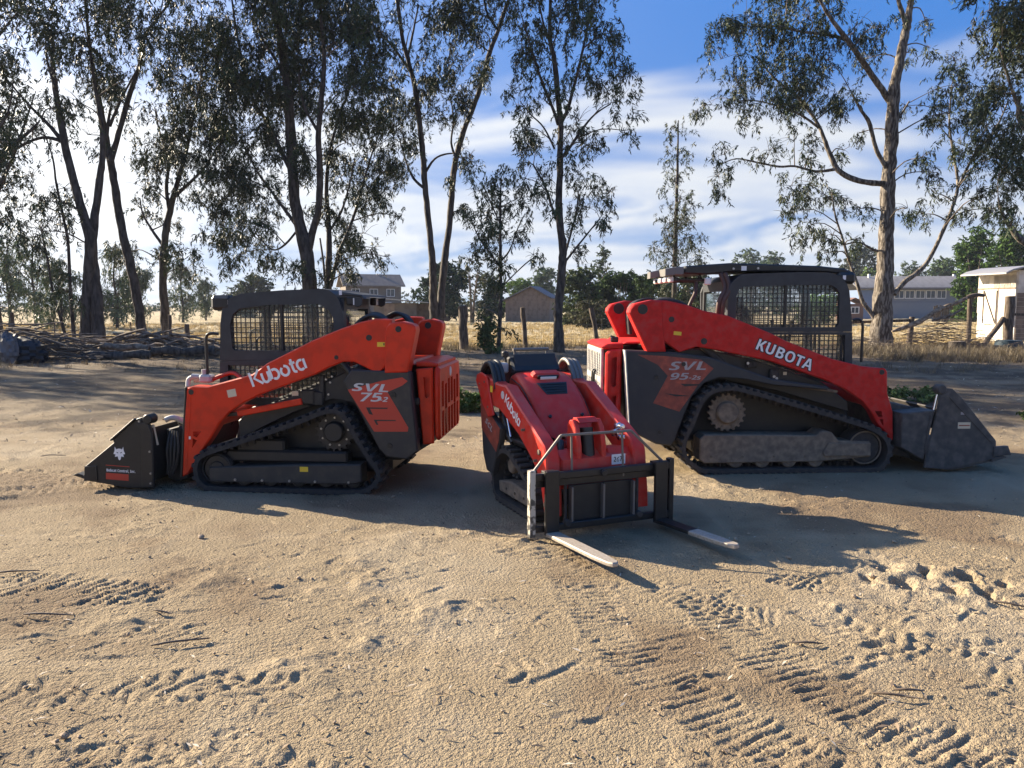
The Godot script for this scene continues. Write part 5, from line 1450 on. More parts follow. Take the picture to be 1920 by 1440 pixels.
		for z in [0.24, 0.12]:
			mb = MB.new()
			mb.tube(smooth_line([Vector3(-2.09, 1.11, z), Vector3(-2.115, 1.09, z), Vector3(-2.12, 1.02, z), Vector3(-2.115, 0.95, z), Vector3(-2.09, 0.93, z)], 3), [0.013], 8)
			part(door, "door_handle", mb, "black_steel")
		mb = MB.new()
		mb.plate(pts([-0.80, 1.43, -0.84, 1.47, -1.80, 1.455, -1.84, 1.43]), -0.58, 0.58, 0.015)
		part(root, "engine_hood", mb, sp.paint)
		mb = MB.new()
		mb.tube([Vector3(-1.90, 1.435, 0.30), Vector3(-1.90, 1.50, 0.30), Vector3(-1.94, 1.505, 0.30)], [0.012], 8)
		mb.box(Vector3(-1.90, 1.47, 0.34), Vector3(0.09, 0.06, 0.05), 0.01)
		part(root, "hood_latch", mb, "black_steel")
		mb = MB.new()
		mb.plate(pts([-1.30, 0.30, -1.78, 0.49, -1.85, 0.53, -1.60, 0.55, -1.25, 0.45]), -0.62, 0.62, 0.01)
		part(root, "rear_bumper", mb, "black_steel")

func cab(root: Node, sp: Dictionary) -> void:
	var new: bool = sp.new
	var w: float = sp.cab_w
	var nr: float = sp.near
	var outer := pts(sp.cab)
	var mb := MB.new()
	# roof: the upper outline carried across
	var top := PackedVector2Array()
	var lowest := 1.86 if new else 2.06
	for p in outer:
		if p.y > lowest:
			top.append(p)
	var under := MB.inset(outer, 0.045) if MB.ccw(outer) == outer else MB.inset(MB.ccw(outer), 0.045)
	var ceil := []
	for p in under:
		if p.y > lowest - 0.03:
			ceil.append(p)
	ceil.sort_custom(func(a, b): return a.x < b.x)
	var rise := []
	for p in top:
		rise.append(p)
	rise.sort_custom(func(a, b): return a.x > b.x)
	var poly := PackedVector2Array(rise)
	for p in ceil:
		poly.append(p)
	mb.plate(poly, -w + 0.052, w - 0.052, 0.0)
	var cabin := part(root, "cab", mb, "cab_grey")
	for s in [-1.0, 1.0]:
		mb = MB.new()
		surround(mb, outer, pts(sp.window), s * (w - 0.05) if s > 0 else -w, w if s > 0 else s * (w - 0.05))
		surround(mb, pts(sp.low), pts(sp.low_window), w - 0.05 if s > 0 else -w, w if s > 0 else -(w - 0.05))
		part(cabin, "side_frame", mb, "cab_grey")
		# steel screen over the side windows
		for win in [sp.window, sp.low_window]:
			mb = MB.new()
			var q := pts(win)
			var lo := Vector2(9, 9)
			var hi := -lo
			for p in q:
				lo = lo.min(p)
				hi = hi.max(p)
			var z: float = s * (w - 0.036)
			var x := lo.x + 0.03
			while x < hi.x:
				var seg := cut(q, Vector2(x, lo.y - 1), Vector2(x, hi.y + 1))
				if seg.size() == 2:
					mb.bar(v3(seg[0], z), v3(seg[1], z), 0.0085, 0.007, Vector3.BACK, 0.0)
				x += 0.05
			var y := lo.y + 0.03
			while y < hi.y:
				var seg := cut(q, Vector2(lo.x - 1, y), Vector2(hi.x + 1, y))
				if seg.size() == 2:
					mb.bar(v3(seg[0], z + s * 0.006), v3(seg[1], z + s * 0.006), 0.0085, 0.007, Vector3.BACK, 0.0)
				y += 0.05
			part(cabin, "window_screen", mb, "screen_wire")
			mb = MB.new()
			mb.plate(q, s * (w - 0.047), s * (w - 0.043), 0.0)
			part(cabin, "window_pane", mb, "glass")
		# sliding window bars
		mb = MB.new()
		var mx := (0.10 if new else 0.0)
		mb.box(Vector3(mx, 1.63 if new else 1.85, s * (w - 0.03)), Vector3(0.03, 0.48, 0.03), 0.004)
		part(cabin, "sash_bar", mb, "black_plastic")
	# rear and front walls
	var xr: float = sp.cab_x
	var back := Basis(Vector3(0, 0, 1), Vector3.UP, Vector3(-1, 0, 0))
	var y0 := 1.28 if new else 1.45
	var y1 := 1.93 if new else 2.13
	var xb := -0.50 if new else -0.61
	mb = MB.new()
	surround(mb, pts([-w + 0.055, y0, w - 0.055, y0, w - 0.055, y1, -w + 0.055, y1]), pts([-w + 0.12, y0 + 0.06, w - 0.12, y0 + 0.06, w - 0.12, y1 - 0.11, -w + 0.12, y1 - 0.11]), 0.0, 0.04, Transform3D(back, Vector3(xb, 0, 0)))
	part(cabin, "rear_frame", mb, "cab_grey")
	mb = MB.new()
	mb.box(Vector3(xb - 0.02, (y0 + y1) * 0.5 - 0.03, 0), Vector3(0.005, y1 - y0 - 0.2, 2 * w - 0.26), 0.0)
	part(cabin, "rear_pane", mb, "glass")
	var xf := 0.64 if new else 0.655
	mb = MB.new()
	surround(mb, pts([-w + 0.055, 0.95, w - 0.055, 0.95, w - 0.055, y1 - 0.06, -w + 0.055, y1 - 0.06]), pts([-w + 0.10, 1.06, w - 0.10, 1.06, w - 0.10, y1 - 0.12, -w + 0.10, y1 - 0.12]), -0.04, 0.0, Transform3D(back, Vector3(xf, 0, 0)))
	part(cabin, "front_door_frame", mb, "cab_grey")
	mb = MB.new()
	mb.box(Vector3(xf + 0.02, 1.45, 0), Vector3(0.005, 0.78, 2 * w - 0.22), 0.0)
	part(cabin, "front_pane", mb, "glass")
	# seat, armrests and levers
	mb = MB.new()
	var lift := 0.0 if new else 0.16
	mb.box(Vector3(-0.12, 1.16 + lift, 0), Vector3(0.46, 0.13, 0.48), 0.05)
	mb.box(Vector3(-0.33, 1.42 + lift, 0), Vector3(0.12, 0.50, 0.46), 0.05, Basis(Vector3.BACK, 0.12))
	mb.box(Vector3(-0.375, 1.72 + lift, 0), Vector3(0.09, 0.16, 0.26), 0.04, Basis(Vector3.BACK, 0.12))
	mb.box(Vector3(-0.15, 1.03 + lift, 0), Vector3(0.5, 0.16, 0.62), 0.03)
	var seat := part(cabin, "operator_seat", mb, "seat_black")
	mb = MB.new()
	for s in [-1.0, 1.0]:
		mb.box(Vector3(-0.02, 1.32 + lift, s * 0.31), Vector3(0.36, 0.06, 0.08), 0.02)
		mb.tube([Vector3(0.15, 1.34 + lift, s * 0.31), Vector3(0.18, 1.46 + lift, s * 0.31), Vector3(0.17, 1.52 + lift, s * 0.31)], [0.018, 0.022, 0.028], 8)
	part(cabin, "control_lever", mb, "seat_black")
	mb = MB.new()
	mb.tube([Vector3(0.42, 1.20 + lift, nr * 0.36), Vector3(0.42, 1.50 + lift, nr * 0.36), Vector3(0.40, 1.53 + lift, nr * 0.36), Vector3(0.30, 1.53 + lift, nr * 0.36)], [0.012], 6)
	part(cabin, "grab_bar", mb, "black_steel")
	# lights
	for s in [-1.0, 1.0]:
		mb = MB.new()
		if new:
			mb.box(Vector3(0.73, 1.885, s * 0.43), Vector3(0.22, 0.155, 0.15), 0.045)
			part(cabin, "front_work_lamp", mb, "black_plastic")
			sticker(cabin, "lamp_label", "white_print", Vector2(0.665, 1.89), Vector2(0.03, 0.045), 0.50, s)
			mb = MB.new()
			mb.box(Vector3(-0.60, 1.90, s * 0.41), Vector3(0.07, 0.085, 0.09), 0.012)
			var lamp := part(cabin, "rear_work_lamp", mb, "black_plastic")
			mb = MB.new()
			mb.box(Vector3(-0.64, 1.897, s * 0.41), Vector3(0.012, 0.07, 0.075), 0.004)
			part(cabin, "lamp_lens", mb, "lens")
			if s == nr:
				sticker(cabin, "lamp_label", "white_print", Vector2(-0.505, 1.985), Vector2(0.03, 0.045), 0.44, s)
		else:
			mb.box(Vector3(0.70, 2.165, s * 0.46), Vector3(0.20, 0.13, 0.15), 0.03)
			part(cabin, "front_work_lamp", mb, "black_plastic")
			sticker(cabin, "lamp_label", "white_print", Vector2(0.66, 2.17), Vector2(0.035, 0.05), 0.536, s)
	# mirror arm and grab rail outside the front corner
	for s in [-1.0, 1.0]:
		mb = MB.new()
		if new:
			mb.tube(smooth_line([Vector3(0.76, 1.57, s * 0.50), Vector3(0.84, 1.575, s * 0.51), Vector3(0.885, 1.54, s * 0.51), Vector3(0.89, 1.40, s * 0.51), Vector3(0.89, 1.14, s * 0.51)], 3), [0.016], 8)
		else:
			mb.tube(smooth_line([Vector3(0.77, 1.69, s * 0.55), Vector3(0.835, 1.70, s * 0.56), Vector3(0.88, 1.65, s * 0.56), Vector3(0.885, 1.50, s * 0.56), Vector3(0.885, 1.22, s * 0.56)], 3), [0.016], 8)
		part(cabin, "grab_rail", mb, "black_steel")
	if new:
		mb = MB.new()
		mb.plate(pts([-0.48, 2.0, -0.72, 1.965, -0.73, 1.945, -0.50, 1.955]), -0.44, 0.44, 0.008)
		part(cabin, "rear_visor", mb, "cab_grey")
		mb = MB.new()
		for s in [-1.0, 1.0]:
			mb.plate(pts([-0.555, 1.93, -0.73, 1.94, -0.72, 1.86, -0.68, 1.84, -0.63, 1.86]), s * 0.42, s * 0.44, 0.004)
		part(cabin, "visor_bracket", mb, "cab_grey")
	else:
		# roof slab with its rear lamp bank
		mb = MB.new()
		mb.plate(pts([-1.15, 2.215, -1.12, 2.30, -0.62, 2.335, 0.40, 2.305, 0.70, 2.275, 0.80, 2.235, 0.80, 2.20, 0.50, 2.235, -0.55, 2.24, -0.90, 2.205]), -0.45, 0.45, 0.014)
		part(cabin, "roof_slab", mb, "black_steel")
		mb = MB.new()
		mb.box(Vector3(-1.20, 2.245, 0), Vector3(0.10, 0.09, 0.95), 0.008)
		part(cabin, "light_bar", mb, "lamp_grey")
		mb = MB.new()
		mb.plate(pts([-1.36, 2.265, -1.24, 2.29, -1.24, 2.20, -1.36, 2.185]), 0.30, 0.47, 0.006)
		part(cabin, "light_bar_end", mb, "lamp_grey")
		mb = MB.new()
		mb.plate(pts([-1.36, 2.265, -1.24, 2.29, -1.24, 2.20, -1.36, 2.185]), -0.47, -0.30, 0.006)
		part(cabin, "light_bar_end", mb, "lamp_grey")
		mb = MB.new()
		for s in [-1.0, 1.0]:
			mb.box(Vector3(-1.05, 2.15, s * 0.30), Vector3(0.5, 0.035, 0.05), 0.008)
			mb.tube([Vector3(-1.22, 2.15, s * 0.30), Vector3(-1.22, 2.22, s * 0.30)], [0.018], 8)
			mb.tube([Vector3(-0.92, 2.15, s * 0.30), Vector3(-0.92, 2.22, s * 0.30)], [0.018], 8)
		mb.box(Vector3(-1.22, 2.15, 0), Vector3(0.06, 0.05, 0.86), 0.01)
		part(cabin, "lamp_bracket", mb, "black_steel")
		for z in [-0.36, -0.12, 0.12, 0.36]:
			mb = MB.new()
			mb.box(Vector3(-1.27, 2.15, z), Vector3(0.05, 0.06, 0.12), 0.012)
			part(cabin, "lamp_lens", mb, "lens")
		bolts(cabin, "bare_steel", [Vector2(-0.58, 2.27), Vector2(-0.30, 2.275)], 0.452, 1.0, 0.014)
		sticker(cabin, "roof_label", "white_print", Vector2(-0.46, 2.275), Vector2(0.06, 0.05), 0.452, 1.0)
		mb = MB.new()
		for h in [[-0.70, 0.44, 0.03], [-0.66, 0.47, 0.026]]:
			mb = MB.new()
			mb.tube(smooth_line([Vector3(h[0] - 0.02, 2.22, h[1]), Vector3(h[0] + 0.02, 2.05, h[1] + 0.05), Vector3(h[0] - 0.05, 1.90, h[1] + 0.08), Vector3(h[0] - 0.06, 1.72, h[1] + 0.05), Vector3(h[0] - 0.08, 1.60, h[1])], 4), [h[2]], 8)
			part(cabin, "roof_hose", mb, "hose_brown")
		mb = MB.new()
		mb.tube(smooth_line([Vector3(-0.98, 2.12, 0.38), Vector3(-1.0, 2.0, 0.42), Vector3(-1.05, 1.90, 0.44), Vector3(-1.09, 1.78, 0.42)], 4), [0.022], 8)
		part(cabin, "roof_hose", mb, "hose_brown")
		mb = MB.new()
		mb.box(Vector3(-0.86, 2.13, 0.42), Vector3(0.07, 0.08, 0.06), 0.012)
		part(cabin, "rear_work_lamp", mb, "lens")

func cut(q: PackedVector2Array, a: Vector2, b: Vector2) -> Array:
	var o := []
	for i in q.size():
		var r = Geometry2D.segment_intersects_segment(a, b, q[i], q[(i + 1) % q.size()])
		if r != null:
			o.append(r)
	if o.size() < 2:
		return []
	var far := [o[0], o[0]]
	var d := (b - a)
	for p in o:
		if (p - far[0]).dot(d) < 0.0: far[0] = p
		if (p - far[1]).dot(d) > 0.0: far[1] = p
	return far

func arms(root: Node, sp: Dictionary) -> void:
	var new: bool = sp.new
	var nr: float = sp.near
	var az: Array = sp.arm_z
	var tz: Array = sp.tower_z
	var mb: MB
	var slots := []
	for h in sp.arm_slots:
		slots.append(pts(h))
	for s in [-1.0, 1.0]:
		mb = MB.new()
		mb.plate(pts(sp.arm), s * az[0], s * az[1], 0.012, Transform3D.IDENTITY, slots)
		var arm := part(root, "lift_arm", mb, sp.paint)
		mb = MB.new()
		mb.plate(pts(sp.tower), s * tz[0], s * tz[1], 0.014)
		part(arm, "arm_cover", mb, sp.paint)
		for i in range(0, sp.pins.size(), 3):
			mb = MB.new()
			var c := Vector2(sp.pins[i], sp.pins[i + 1])
			mb.drum(v3(c, s * (az[1] - 0.005)), v3(c, s * (az[1] + 0.006)), sp.pins[i + 2], 20, 0.003)
			part(arm, "pivot_pin", mb, "black_steel" if new else "dusty_rubber")
			mb = MB.new()
			mb.drum(v3(c, s * (az[1] - 0.004)), v3(c, s * (az[1] + 0.003)), sp.pins[i + 2] * 1.6, 24, 0.002)
			part(arm, "pivot_boss", mb, sp.paint)
		mb = MB.new()
		var tc := Vector2(sp.tower_pins[0], sp.tower_pins[1])
		mb.drum(v3(tc, s * (tz[1] - 0.004)), v3(tc, s * (tz[1] + 0.005)), sp.tower_pins[2], 20, 0.003)
		part(arm, "pivot_pin", mb, "black_steel")
		mb = MB.new()
		mb.drum(v3(tc, s * (tz[0] - 0.006)), v3(tc, s * (tz[0] + 0.004)), sp.tower_pins[2] * 1.25, 20, 0.003)
		part(arm, "pivot_pin", mb, "black_steel")
		if new:
			mb = MB.new()
			var turn := -atan2(0.185, 0.54)
			# lettering climbs with the arm: it reads upward to the right on this side
			var start := Vector2(0.295, 1.062) if s < 0 else Vector2(-0.24, 1.285)
			var up_turn := 0.335 if s < 0 else -0.335
			logo(mb, 0.198, print_at(start.x, start.y, az[1] + 0.001, s, up_turn))
			part(arm, "maker_lettering", mb, "white_print")
			mb = MB.new()
			mb.stroke(smooth_line([Vector2(0.955, 0.95), Vector2(0.965, 0.80), Vector2(0.985, 0.66), Vector2(1.0, 0.50), Vector2(1.03, 0.25)], 3), 0.008, s * az[1], s * (az[1] + 0.004))
			mb.stroke(smooth_line([Vector2(-0.60, 1.335), Vector2(-0.75, 1.345), Vector2(-0.90, 1.36), Vector2(-1.0, 1.39)], 3), 0.008, s * az[1], s * (az[1] + 0.004))
			mb.stroke(smooth_line([Vector2(0.66, 0.73), Vector2(0.76, 0.58), Vector2(0.87, 0.42), Vector2(0.96, 0.28)], 3), 0.008, s * az[1], s * (az[1] + 0.004))
			part(arm, "weld_bead", mb, sp.paint)
			sticker(arm, "cream_label", "cream_print", Vector2(0.525, 0.995), Vector2(0.09, 0.075), az[1], s, 0.2 if s < 0 else -0.2)
			sticker(arm, "warning_label", "yellow_print", Vector2(-1.0, 1.485), Vector2(0.085, 0.045), az[1] + 0.0, s)
			sticker(arm, "warning_label", "black_print", Vector2(-1.025, 1.487), Vector2(0.012, 0.02), az[1] + 0.002, s)
			sticker(arm, "small_label", "white_print", Vector2(0.985, 0.54), Vector2(0.025, 0.03), az[1], s)
		else:
			for layer in [["black_print", 0.0005, 0.011], ["white_print", 0.003, 0.0]]:
				mb = MB.new()
				var start := Vector2(-0.425, 1.385) if s > 0 else Vector2(0.13, 1.13)
				lettering(mb, "KUBOTA", 0.118, print_at(start.x, start.y, az[1] + layer[1], s, -0.375 * s), true, 1.05, 0.0, 0.002, layer[2])
				part(arm, "maker_lettering", mb, layer[0])
			sticker(arm, "warning_label", "yellow_print", Vector2(-1.29, 1.555), Vector2(0.085, 0.04), az[1], s, -0.1)
			# cast rib lines on the front of the arm
			mb = MB.new()
			var rib := [Vector2(0.50, 1.14), Vector2(0.60, 1.165), Vector2(0.66, 1.14), Vector2(0.64, 1.06), Vector2(0.58, 1.01), Vector2(0.52, 1.05), Vector2(0.46, 1.12)]
			mb.stroke(smooth_line(rib, 4), 0.010, s * az[1], s * (az[1] + 0.004))
			mb.stroke(smooth_line([Vector2(0.34, 1.20), Vector2(0.36, 1.10), Vector2(0.43, 1.03), Vector2(0.48, 0.99)], 4), 0.010, s * az[1], s * (az[1] + 0.004))
			mb.stroke(smooth_line([Vector2(-0.76, 1.62), Vector2(-0.72, 1.58), Vector2(-0.70, 1.50), Vector2(-0.74, 1.47), Vector2(-0.78, 1.50), Vector2(-0.79, 1.58), Vector2(-0.76, 1.62)], 4), 0.010, s * az[1], s * (az[1] + 0.004))
			part(arm, "weld_bead", mb, sp.paint)
			for g in [[-1.682, 1.80, 0.02], [-1.60, 1.84, 0.012]]:
				pass
	# cross tubes
	mb = MB.new()
	if new:
		mb.drum(Vector3(0.80, 0.70, -0.60), Vector3(0.80, 0.70, 0.60), 0.075, 24)
	else:
		mb.drum(Vector3(0.90, 0.82, -0.66), Vector3(0.90, 0.82, 0.66), 0.085, 24)
	part(root, "cross_tube", mb, sp.paint)
	for s in [-1.0, 1.0]:
		# lift cylinder, control link and tilt cylinder
		mb = MB.new()
		if new:
			mb.tube([Vector3(-0.56, 1.32, s * 0.655), Vector3(-0.80, 1.02, s * 0.655)], [0.036], 12)
			part(root, "lift_cylinder", mb, "black_steel")
			mb = MB.new()
			mb.bar(Vector3(0.50, 0.783, s * 0.665), Vector3(-0.17, 0.915, s * 0.665), 0.07, 0.062, Vector3.UP, 0.008)
			var link := part(root, "control_link", mb, sp.paint)
			mb = MB.new()
			mb.bar(Vector3(0.66, 0.765, s * 0.665), Vector3(0.49, 0.782, s * 0.665), 0.05, 0.04, Vector3.UP, 0.008)
			part(link, "link_end", mb, "black_steel")
			mb = MB.new()
			mb.box(Vector3(-0.22, 0.955, s * 0.645), Vector3(0.14, 0.15, 0.06), 0.02)
			part(link, "link_bracket", mb, "black_steel")
			mb = MB.new()
			mb.tube([Vector3(0.80, 1.0, s * 0.40), Vector3(0.98, 0.70, s * 0.40)], [0.04], 12)
			mb.tube([Vector3(0.98, 0.70, s * 0.40), Vector3(1.12, 0.48, s * 0.40)], [0.02], 10)
			part(root, "tilt_cylinder", mb, "black_steel")
			mb = MB.new()
			mb.bar(Vector3(1.10, 0.14, s * 0.68), Vector3(1.008, 1.05, s * 0.68), 0.10, 0.022, Vector3.RIGHT, 0.004)
			part(root, "arm_guard", mb, "black_steel")
			# fuel and valve fittings seen under the arm
			mb = MB.new()
			mb.box(Vector3(-0.36, 1.06, s * 0.63), Vector3(0.05, 0.22, 0.04), 0.008)
			part(root, "hydraulic_pipe", mb, "black_plastic")
			mb = MB.new()
			mb.box(Vector3(-0.29, 0.94, s * 0.635), Vector3(0.17, 0.14, 0.05), 0.02)
			part(root, "valve_block", mb, "black_plastic")
			bolts(root, "bare_steel", [Vector2(-0.44, 1.10), Vector2(-0.46, 1.16), Vector2(-0.40, 1.13), Vector2(-0.42, 0.98), Vector2(-0.24, 0.90), Vector2(-0.28, 0.90)], 0.617, s, 0.012)
			sticker(root, "warning_label", "cream_print", Vector2(-0.075, 0.985), Vector2(0.065, 0.045), 0.615, s)
		else:
			mb.tube([Vector3(-1.02, 1.45, s * 0.70), Vector3(-0.60, 1.08, s * 0.70)], [0.042], 12)
			part(root, "lift_cylinder", mb, "dusty_rubber")
			mb = MB.new()
			mb.bar(Vector3(0.55, 0.90, s * 0.70), Vector3(-0.25, 1.01, s * 0.70), 0.06, 0.03, Vector3.UP, 0.006)
			part(root, "control_link", mb, "dusty_steel")
			mb = MB.new()
			mb.tube([Vector3(0.92, 1.08, s * 0.45), Vector3(1.08, 0.76, s * 0.45)], [0.045], 12)
			mb.tube([Vector3(1.08, 0.76, s * 0.45), Vector3(1.20, 0.50, s * 0.45)], [0.022], 10)
			part(root, "tilt_cylinder", mb, "dusty_rubber")
			mb = MB.new()
			mb.box(Vector3(-0.42, 1.205, s * 0.68), Vector3(0.12, 0.08, 0.06), 0.02)
			mb.drum(Vector3(-0.39, 1.21, s * 0.70), Vector3(-0.39, 1.21, s * 0.722), 0.03, 16)
			part(root, "valve_block", mb, "dusty_rubber")
			mb = MB.new()
			mb.box(Vector3(-0.16, 1.09, s * 0.68), Vector3(0.10, 0.12, 0.06), 0.02)
			part(root, "valve_block", mb, "dusty_rubber")
			sticker(root, "warning_label", "cream_print", Vector2(-0.03, 1.10), Vector2(0.04, 0.035), 0.66, s)
			bolts(root, "bare_steel", [Vector2(-0.47, 1.22), Vector2(-0.17, 1.07), Vector2(-0.14, 1.05)], 0.70, s, 0.018)
	# hydraulic hoses arching over the rear pivots
	for s in [-1.0, 1.0]:
		for k in 4:
			mb = MB.new()
			var z: float = s * ((0.40 if new else 0.46) + k * 0.045)
			if new:
				mb.tube(smooth_line([Vector3(-0.64, 1.58, z), Vector3(-0.72, 1.70, z), Vector3(-0.84, 1.775 - k * 0.006, z), Vector3(-0.96, 1.72, z), Vector3(-1.02, 1.60, z), Vector3(-1.0, 1.40, z)], 5), [0.021], 8)
			else:
				mb.tube(smooth_line([Vector3(-1.02, 1.72, z), Vector3(-1.16, 1.86, z), Vector3(-1.32, 1.93 - k * 0.006, z), Vector3(-1.48, 1.90, z), Vector3(-1.58, 1.78, z), Vector3(-1.56, 1.5, z)], 5), [0.022], 8)
			part(root, "arched_hose", mb, "hose")
	# front couplers on the arm
	if new:
		mb = MB.new()
		mb.box(Vector3(0.90, 1.115, nr * 0.50), Vector3(0.13, 0.085, 0.12), 0.02)
		mb.tube([Vector3(0.93, 1.13, nr * 0.50), Vector3(1.06, 1.135, nr * 0.50)], [0.03, 0.028], 12)
		mb.tube([Vector3(0.93, 1.09, nr * 0.44), Vector3(1.07, 1.09, nr * 0.44)], [0.026], 12)
		mb.tube([Vector3(0.92, 1.15, nr * 0.52), Vector3(0.92, 1.21, nr * 0.52)], [0.022, 0.026], 10)
		mb.tube(smooth_line([Vector3(1.05, 1.13, nr * 0.50), Vector3(1.10, 1.10, nr * 0.50), Vector3(1.10, 1.03, nr * 0.52)], 3), [0.024], 10)
		part(root, "hydraulic_coupler", mb, "grille_grey")
		mb = MB.new()
		mb.tube(smooth_line([Vector3(0.86, 1.10, nr * 0.50), Vector3(0.70, 1.16, nr * 0.50), Vector3(0.60, 1.175, nr * 0.52), Vector3(0.50, 1.12, nr * 0.55)], 4), [0.022], 8)
		part(root, "coupler_hose", mb, "hose_red")
		mb = MB.new()
		for k in 3:
			mb.tube(smooth_line([Vector3(0.90, 0.85, nr * (0.2 + k * 0.08)), Vector3(1.14, 0.60, nr * (0.22 + k * 0.08)), Vector3(1.18, 0.40, nr * (0.25 + k * 0.08)), Vector3(1.26, 0.30, nr * 0.3), Vector3(1.36, 0.50, nr * 0.3)], 4), [0.018], 8)
		part(root, "bucket_hose", mb, "hose")
		for k in 4:
			mb = MB.new()
			mb.tube(smooth_line([Vector3(1.13 + k * 0.035, 0.60, nr * (0.70 - k * 0.02)), Vector3(1.12 + k * 0.04, 0.42, nr * 0.72), Vector3(1.15 + k * 0.03, 0.28, nr * 0.71), Vector3(1.20 + k * 0.02, 0.16, nr * 0.70)], 3), [0.014], 8)
			part(root, "bucket_hose", mb, "hose")
		mb = MB.new()
		mb.tube(smooth_line([Vector3(1.30, 0.70, nr * 0.62), Vector3(1.22, 0.72, nr * 0.6), Vector3(1.12, 0.66, nr * 0.55)], 4), [0.028], 8)
		part(root, "coupler_sleeve", mb, "grille_grey")

func bucket(root: Node, sp: Dictionary) -> void:
	var new: bool = sp.new
	var w: float = sp.bucket_w
	var nr: float = sp.near
	var mb := MB.new()
	var key: String = sp.bucket_mat
	# shell: floor, curved back and upper lip as one bent sheet
	var x0 := 1.30 if new else 1.46
	var tip := 2.15 if new else 2.37
	var topy := 0.64 if new else 0.70
	var rise := 0.125 if new else 0.15
	var run := smooth_line([Vector2(tip - 0.12, 0.035 + rise * 0.8), Vector2(x0 + 0.35, 0.040 + rise * 0.15), Vector2(x0 + 0.12, 0.085), Vector2(x0 + 0.02, 0.22), Vector2(x0 + 0.03, 0.45), Vector2(x0 + 0.06, topy)], 5)
	mb.stroke(run, 0.022, -w + 0.02, w - 0.02)
	var b := part(root, "bucket", mb, key)
	for s in [-1.0, 1.0]:
		mb = MB.new()
		mb.plate(pts(sp.bucket_side), s * (w - 0.022), s * w, 0.005)
		var side := part(b, "side_plate", mb, key)
		mb = MB.new()
		if new:
			mb.plate(pts([1.31, 0.06, 1.43, 0.055, 1.415, 0.60, 1.45, 0.70, 1.34, 0.71, 1.30, 0.60]), s * w, s * (w + 0.012), 0.004)
			part(b, "wear_plate", mb, key)
			mb = MB.new()
			mb.plate(pts([1.90, 0.115, 2.045, 0.105, 2.03, 0.255, 1.90, 0.262]), s * w, s * (w + 0.012), 0.004)
			part(b, "corner_plate", mb, key)
			mb = MB.new()
			mb.bar(Vector3(1.735, 0.525, s * (w - 0.06)), Vector3(1.47, 0.742, s * (w - 0.06)), 0.16, 0.02, Vector3.UP, 0.004)
		else:
			mb.plate(pts([1.452, 0.08, 1.66, 0.06, 1.70, 0.50, 1.68, 0.90, 1.58, 0.88, 1.572, 0.70, 1.50, 0.40]), s * w, s * (w + 0.014), 0.004)
			part(b, "wear_plate", mb, key)
			mb = MB.new()
			mb.plate(pts([2.22, 0.20, 2.42, 0.215, 2.38, 0.315, 2.22, 0.305]), s * (w - 0.03), s * (w + 0.02), 0.006)
			part(b, "corner_plate", mb, key)
			mb = MB.new()
			mb.plate(pts([1.57, 0.90, 1.70, 0.95, 2.23, 0.39, 2.24, 0.36, 2.18, 0.36, 1.68, 0.86]), s * w, s * (w + 0.008), 0.003)
		part(b, "edge_plate", mb, key)
		if new:
			bolts(b, "bare_steel", [Vector2(1.33, 0.10), Vector2(1.325, 0.20), Vector2(1.325, 0.42), Vector2(1.42, 0.72)], w + 0.012, s, 0.011)
	# lip edge, top roll, pivot
	mb = MB.new()
	mb.plate(pts([tip - 0.16, 0.020 + rise * 0.75, tip, 0.034 + rise, tip, 0.044 + rise, tip - 0.04, 0.058 + rise, tip - 0.16, 0.055 + rise * 0.75]), -w - 0.01, w + 0.01, 0.003)
	part(b, "cutting_edge", mb, key)
	mb = MB.new()
	for s in [-1.0, 1.0]:
		mb = MB.new()
		mb.drum(Vector3(sp.roll[0], sp.roll[1], s * (w - 0.10)), Vector3(sp.roll[0], sp.roll[1], s * (w + 0.02)), sp.roll[2], 20, 0.01)
		part(b, "jaw_pivot", mb, key)
	# front jaw sheet
	mb = MB.new()
	if new:
		mb.stroke(smooth_line([Vector2(1.66, 0.50), Vector2(1.80, 0.39), Vector2(1.97, 0.24)], 3), 0.02, -w + 0.03, w - 0.03)
	else:
		mb.stroke(smooth_line([Vector2(1.90, 0.66), Vector2(2.05, 0.50), Vector2(2.20, 0.34)], 3), 0.02, -w + 0.03, w - 0.03)
	part(b, "jaw_sheet", mb, key)
	# jaw cylinder with its bright rod
	mb = MB.new()
	for s in [-1.0, 1.0]:
		mb.tube([Vector3(sp.roll[0] + 0.03, sp.roll[1] - 0.07, s * (w - 0.12)), Vector3(sp.roll[0] - 0.01, sp.roll[1] - 0.28, s * (w - 0.12))], [0.017], 10)
	part(b, "jaw_cylinder_rod", mb, "chrome" if not new else "cream_print")
	# hitch plate between arms and bucket
	mb = MB.new()
	if new:
		mb.plate(pts([1.08, 0.10, 1.10, 0.60, 1.16, 0.64, 1.30, 0.60, 1.31, 0.10, 1.2, 0.06]), -0.62, 0.62, 0.012)
		mb.box(Vector3(1.20, 0.66, 0), Vector3(0.10, 0.08, 1.0), 0.02)
	else:
		mb.plate(pts([1.16, 0.25, 1.10, 0.74, 1.18, 0.77, 1.44, 0.72, 1.49, 0.40, 1.45, 0.12, 1.24, 0.18]), -0.66, 0.66, 0.012)
		mb.plate(pts([1.20, 0.30, 1.19, 0.68, 1.56, 0.71, 1.50, 0.40, 1.46, 0.15]), 0.661, w - 0.03, 0.01)
		mb.plate(pts([1.20, 0.30, 1.19, 0.68, 1.56, 0.71, 1.50, 0.40, 1.46, 0.15]), -w + 0.03, -0.661, 0.01)
	part(root, "hitch_plate", mb, "black_steel" if new else "worn_bucket")
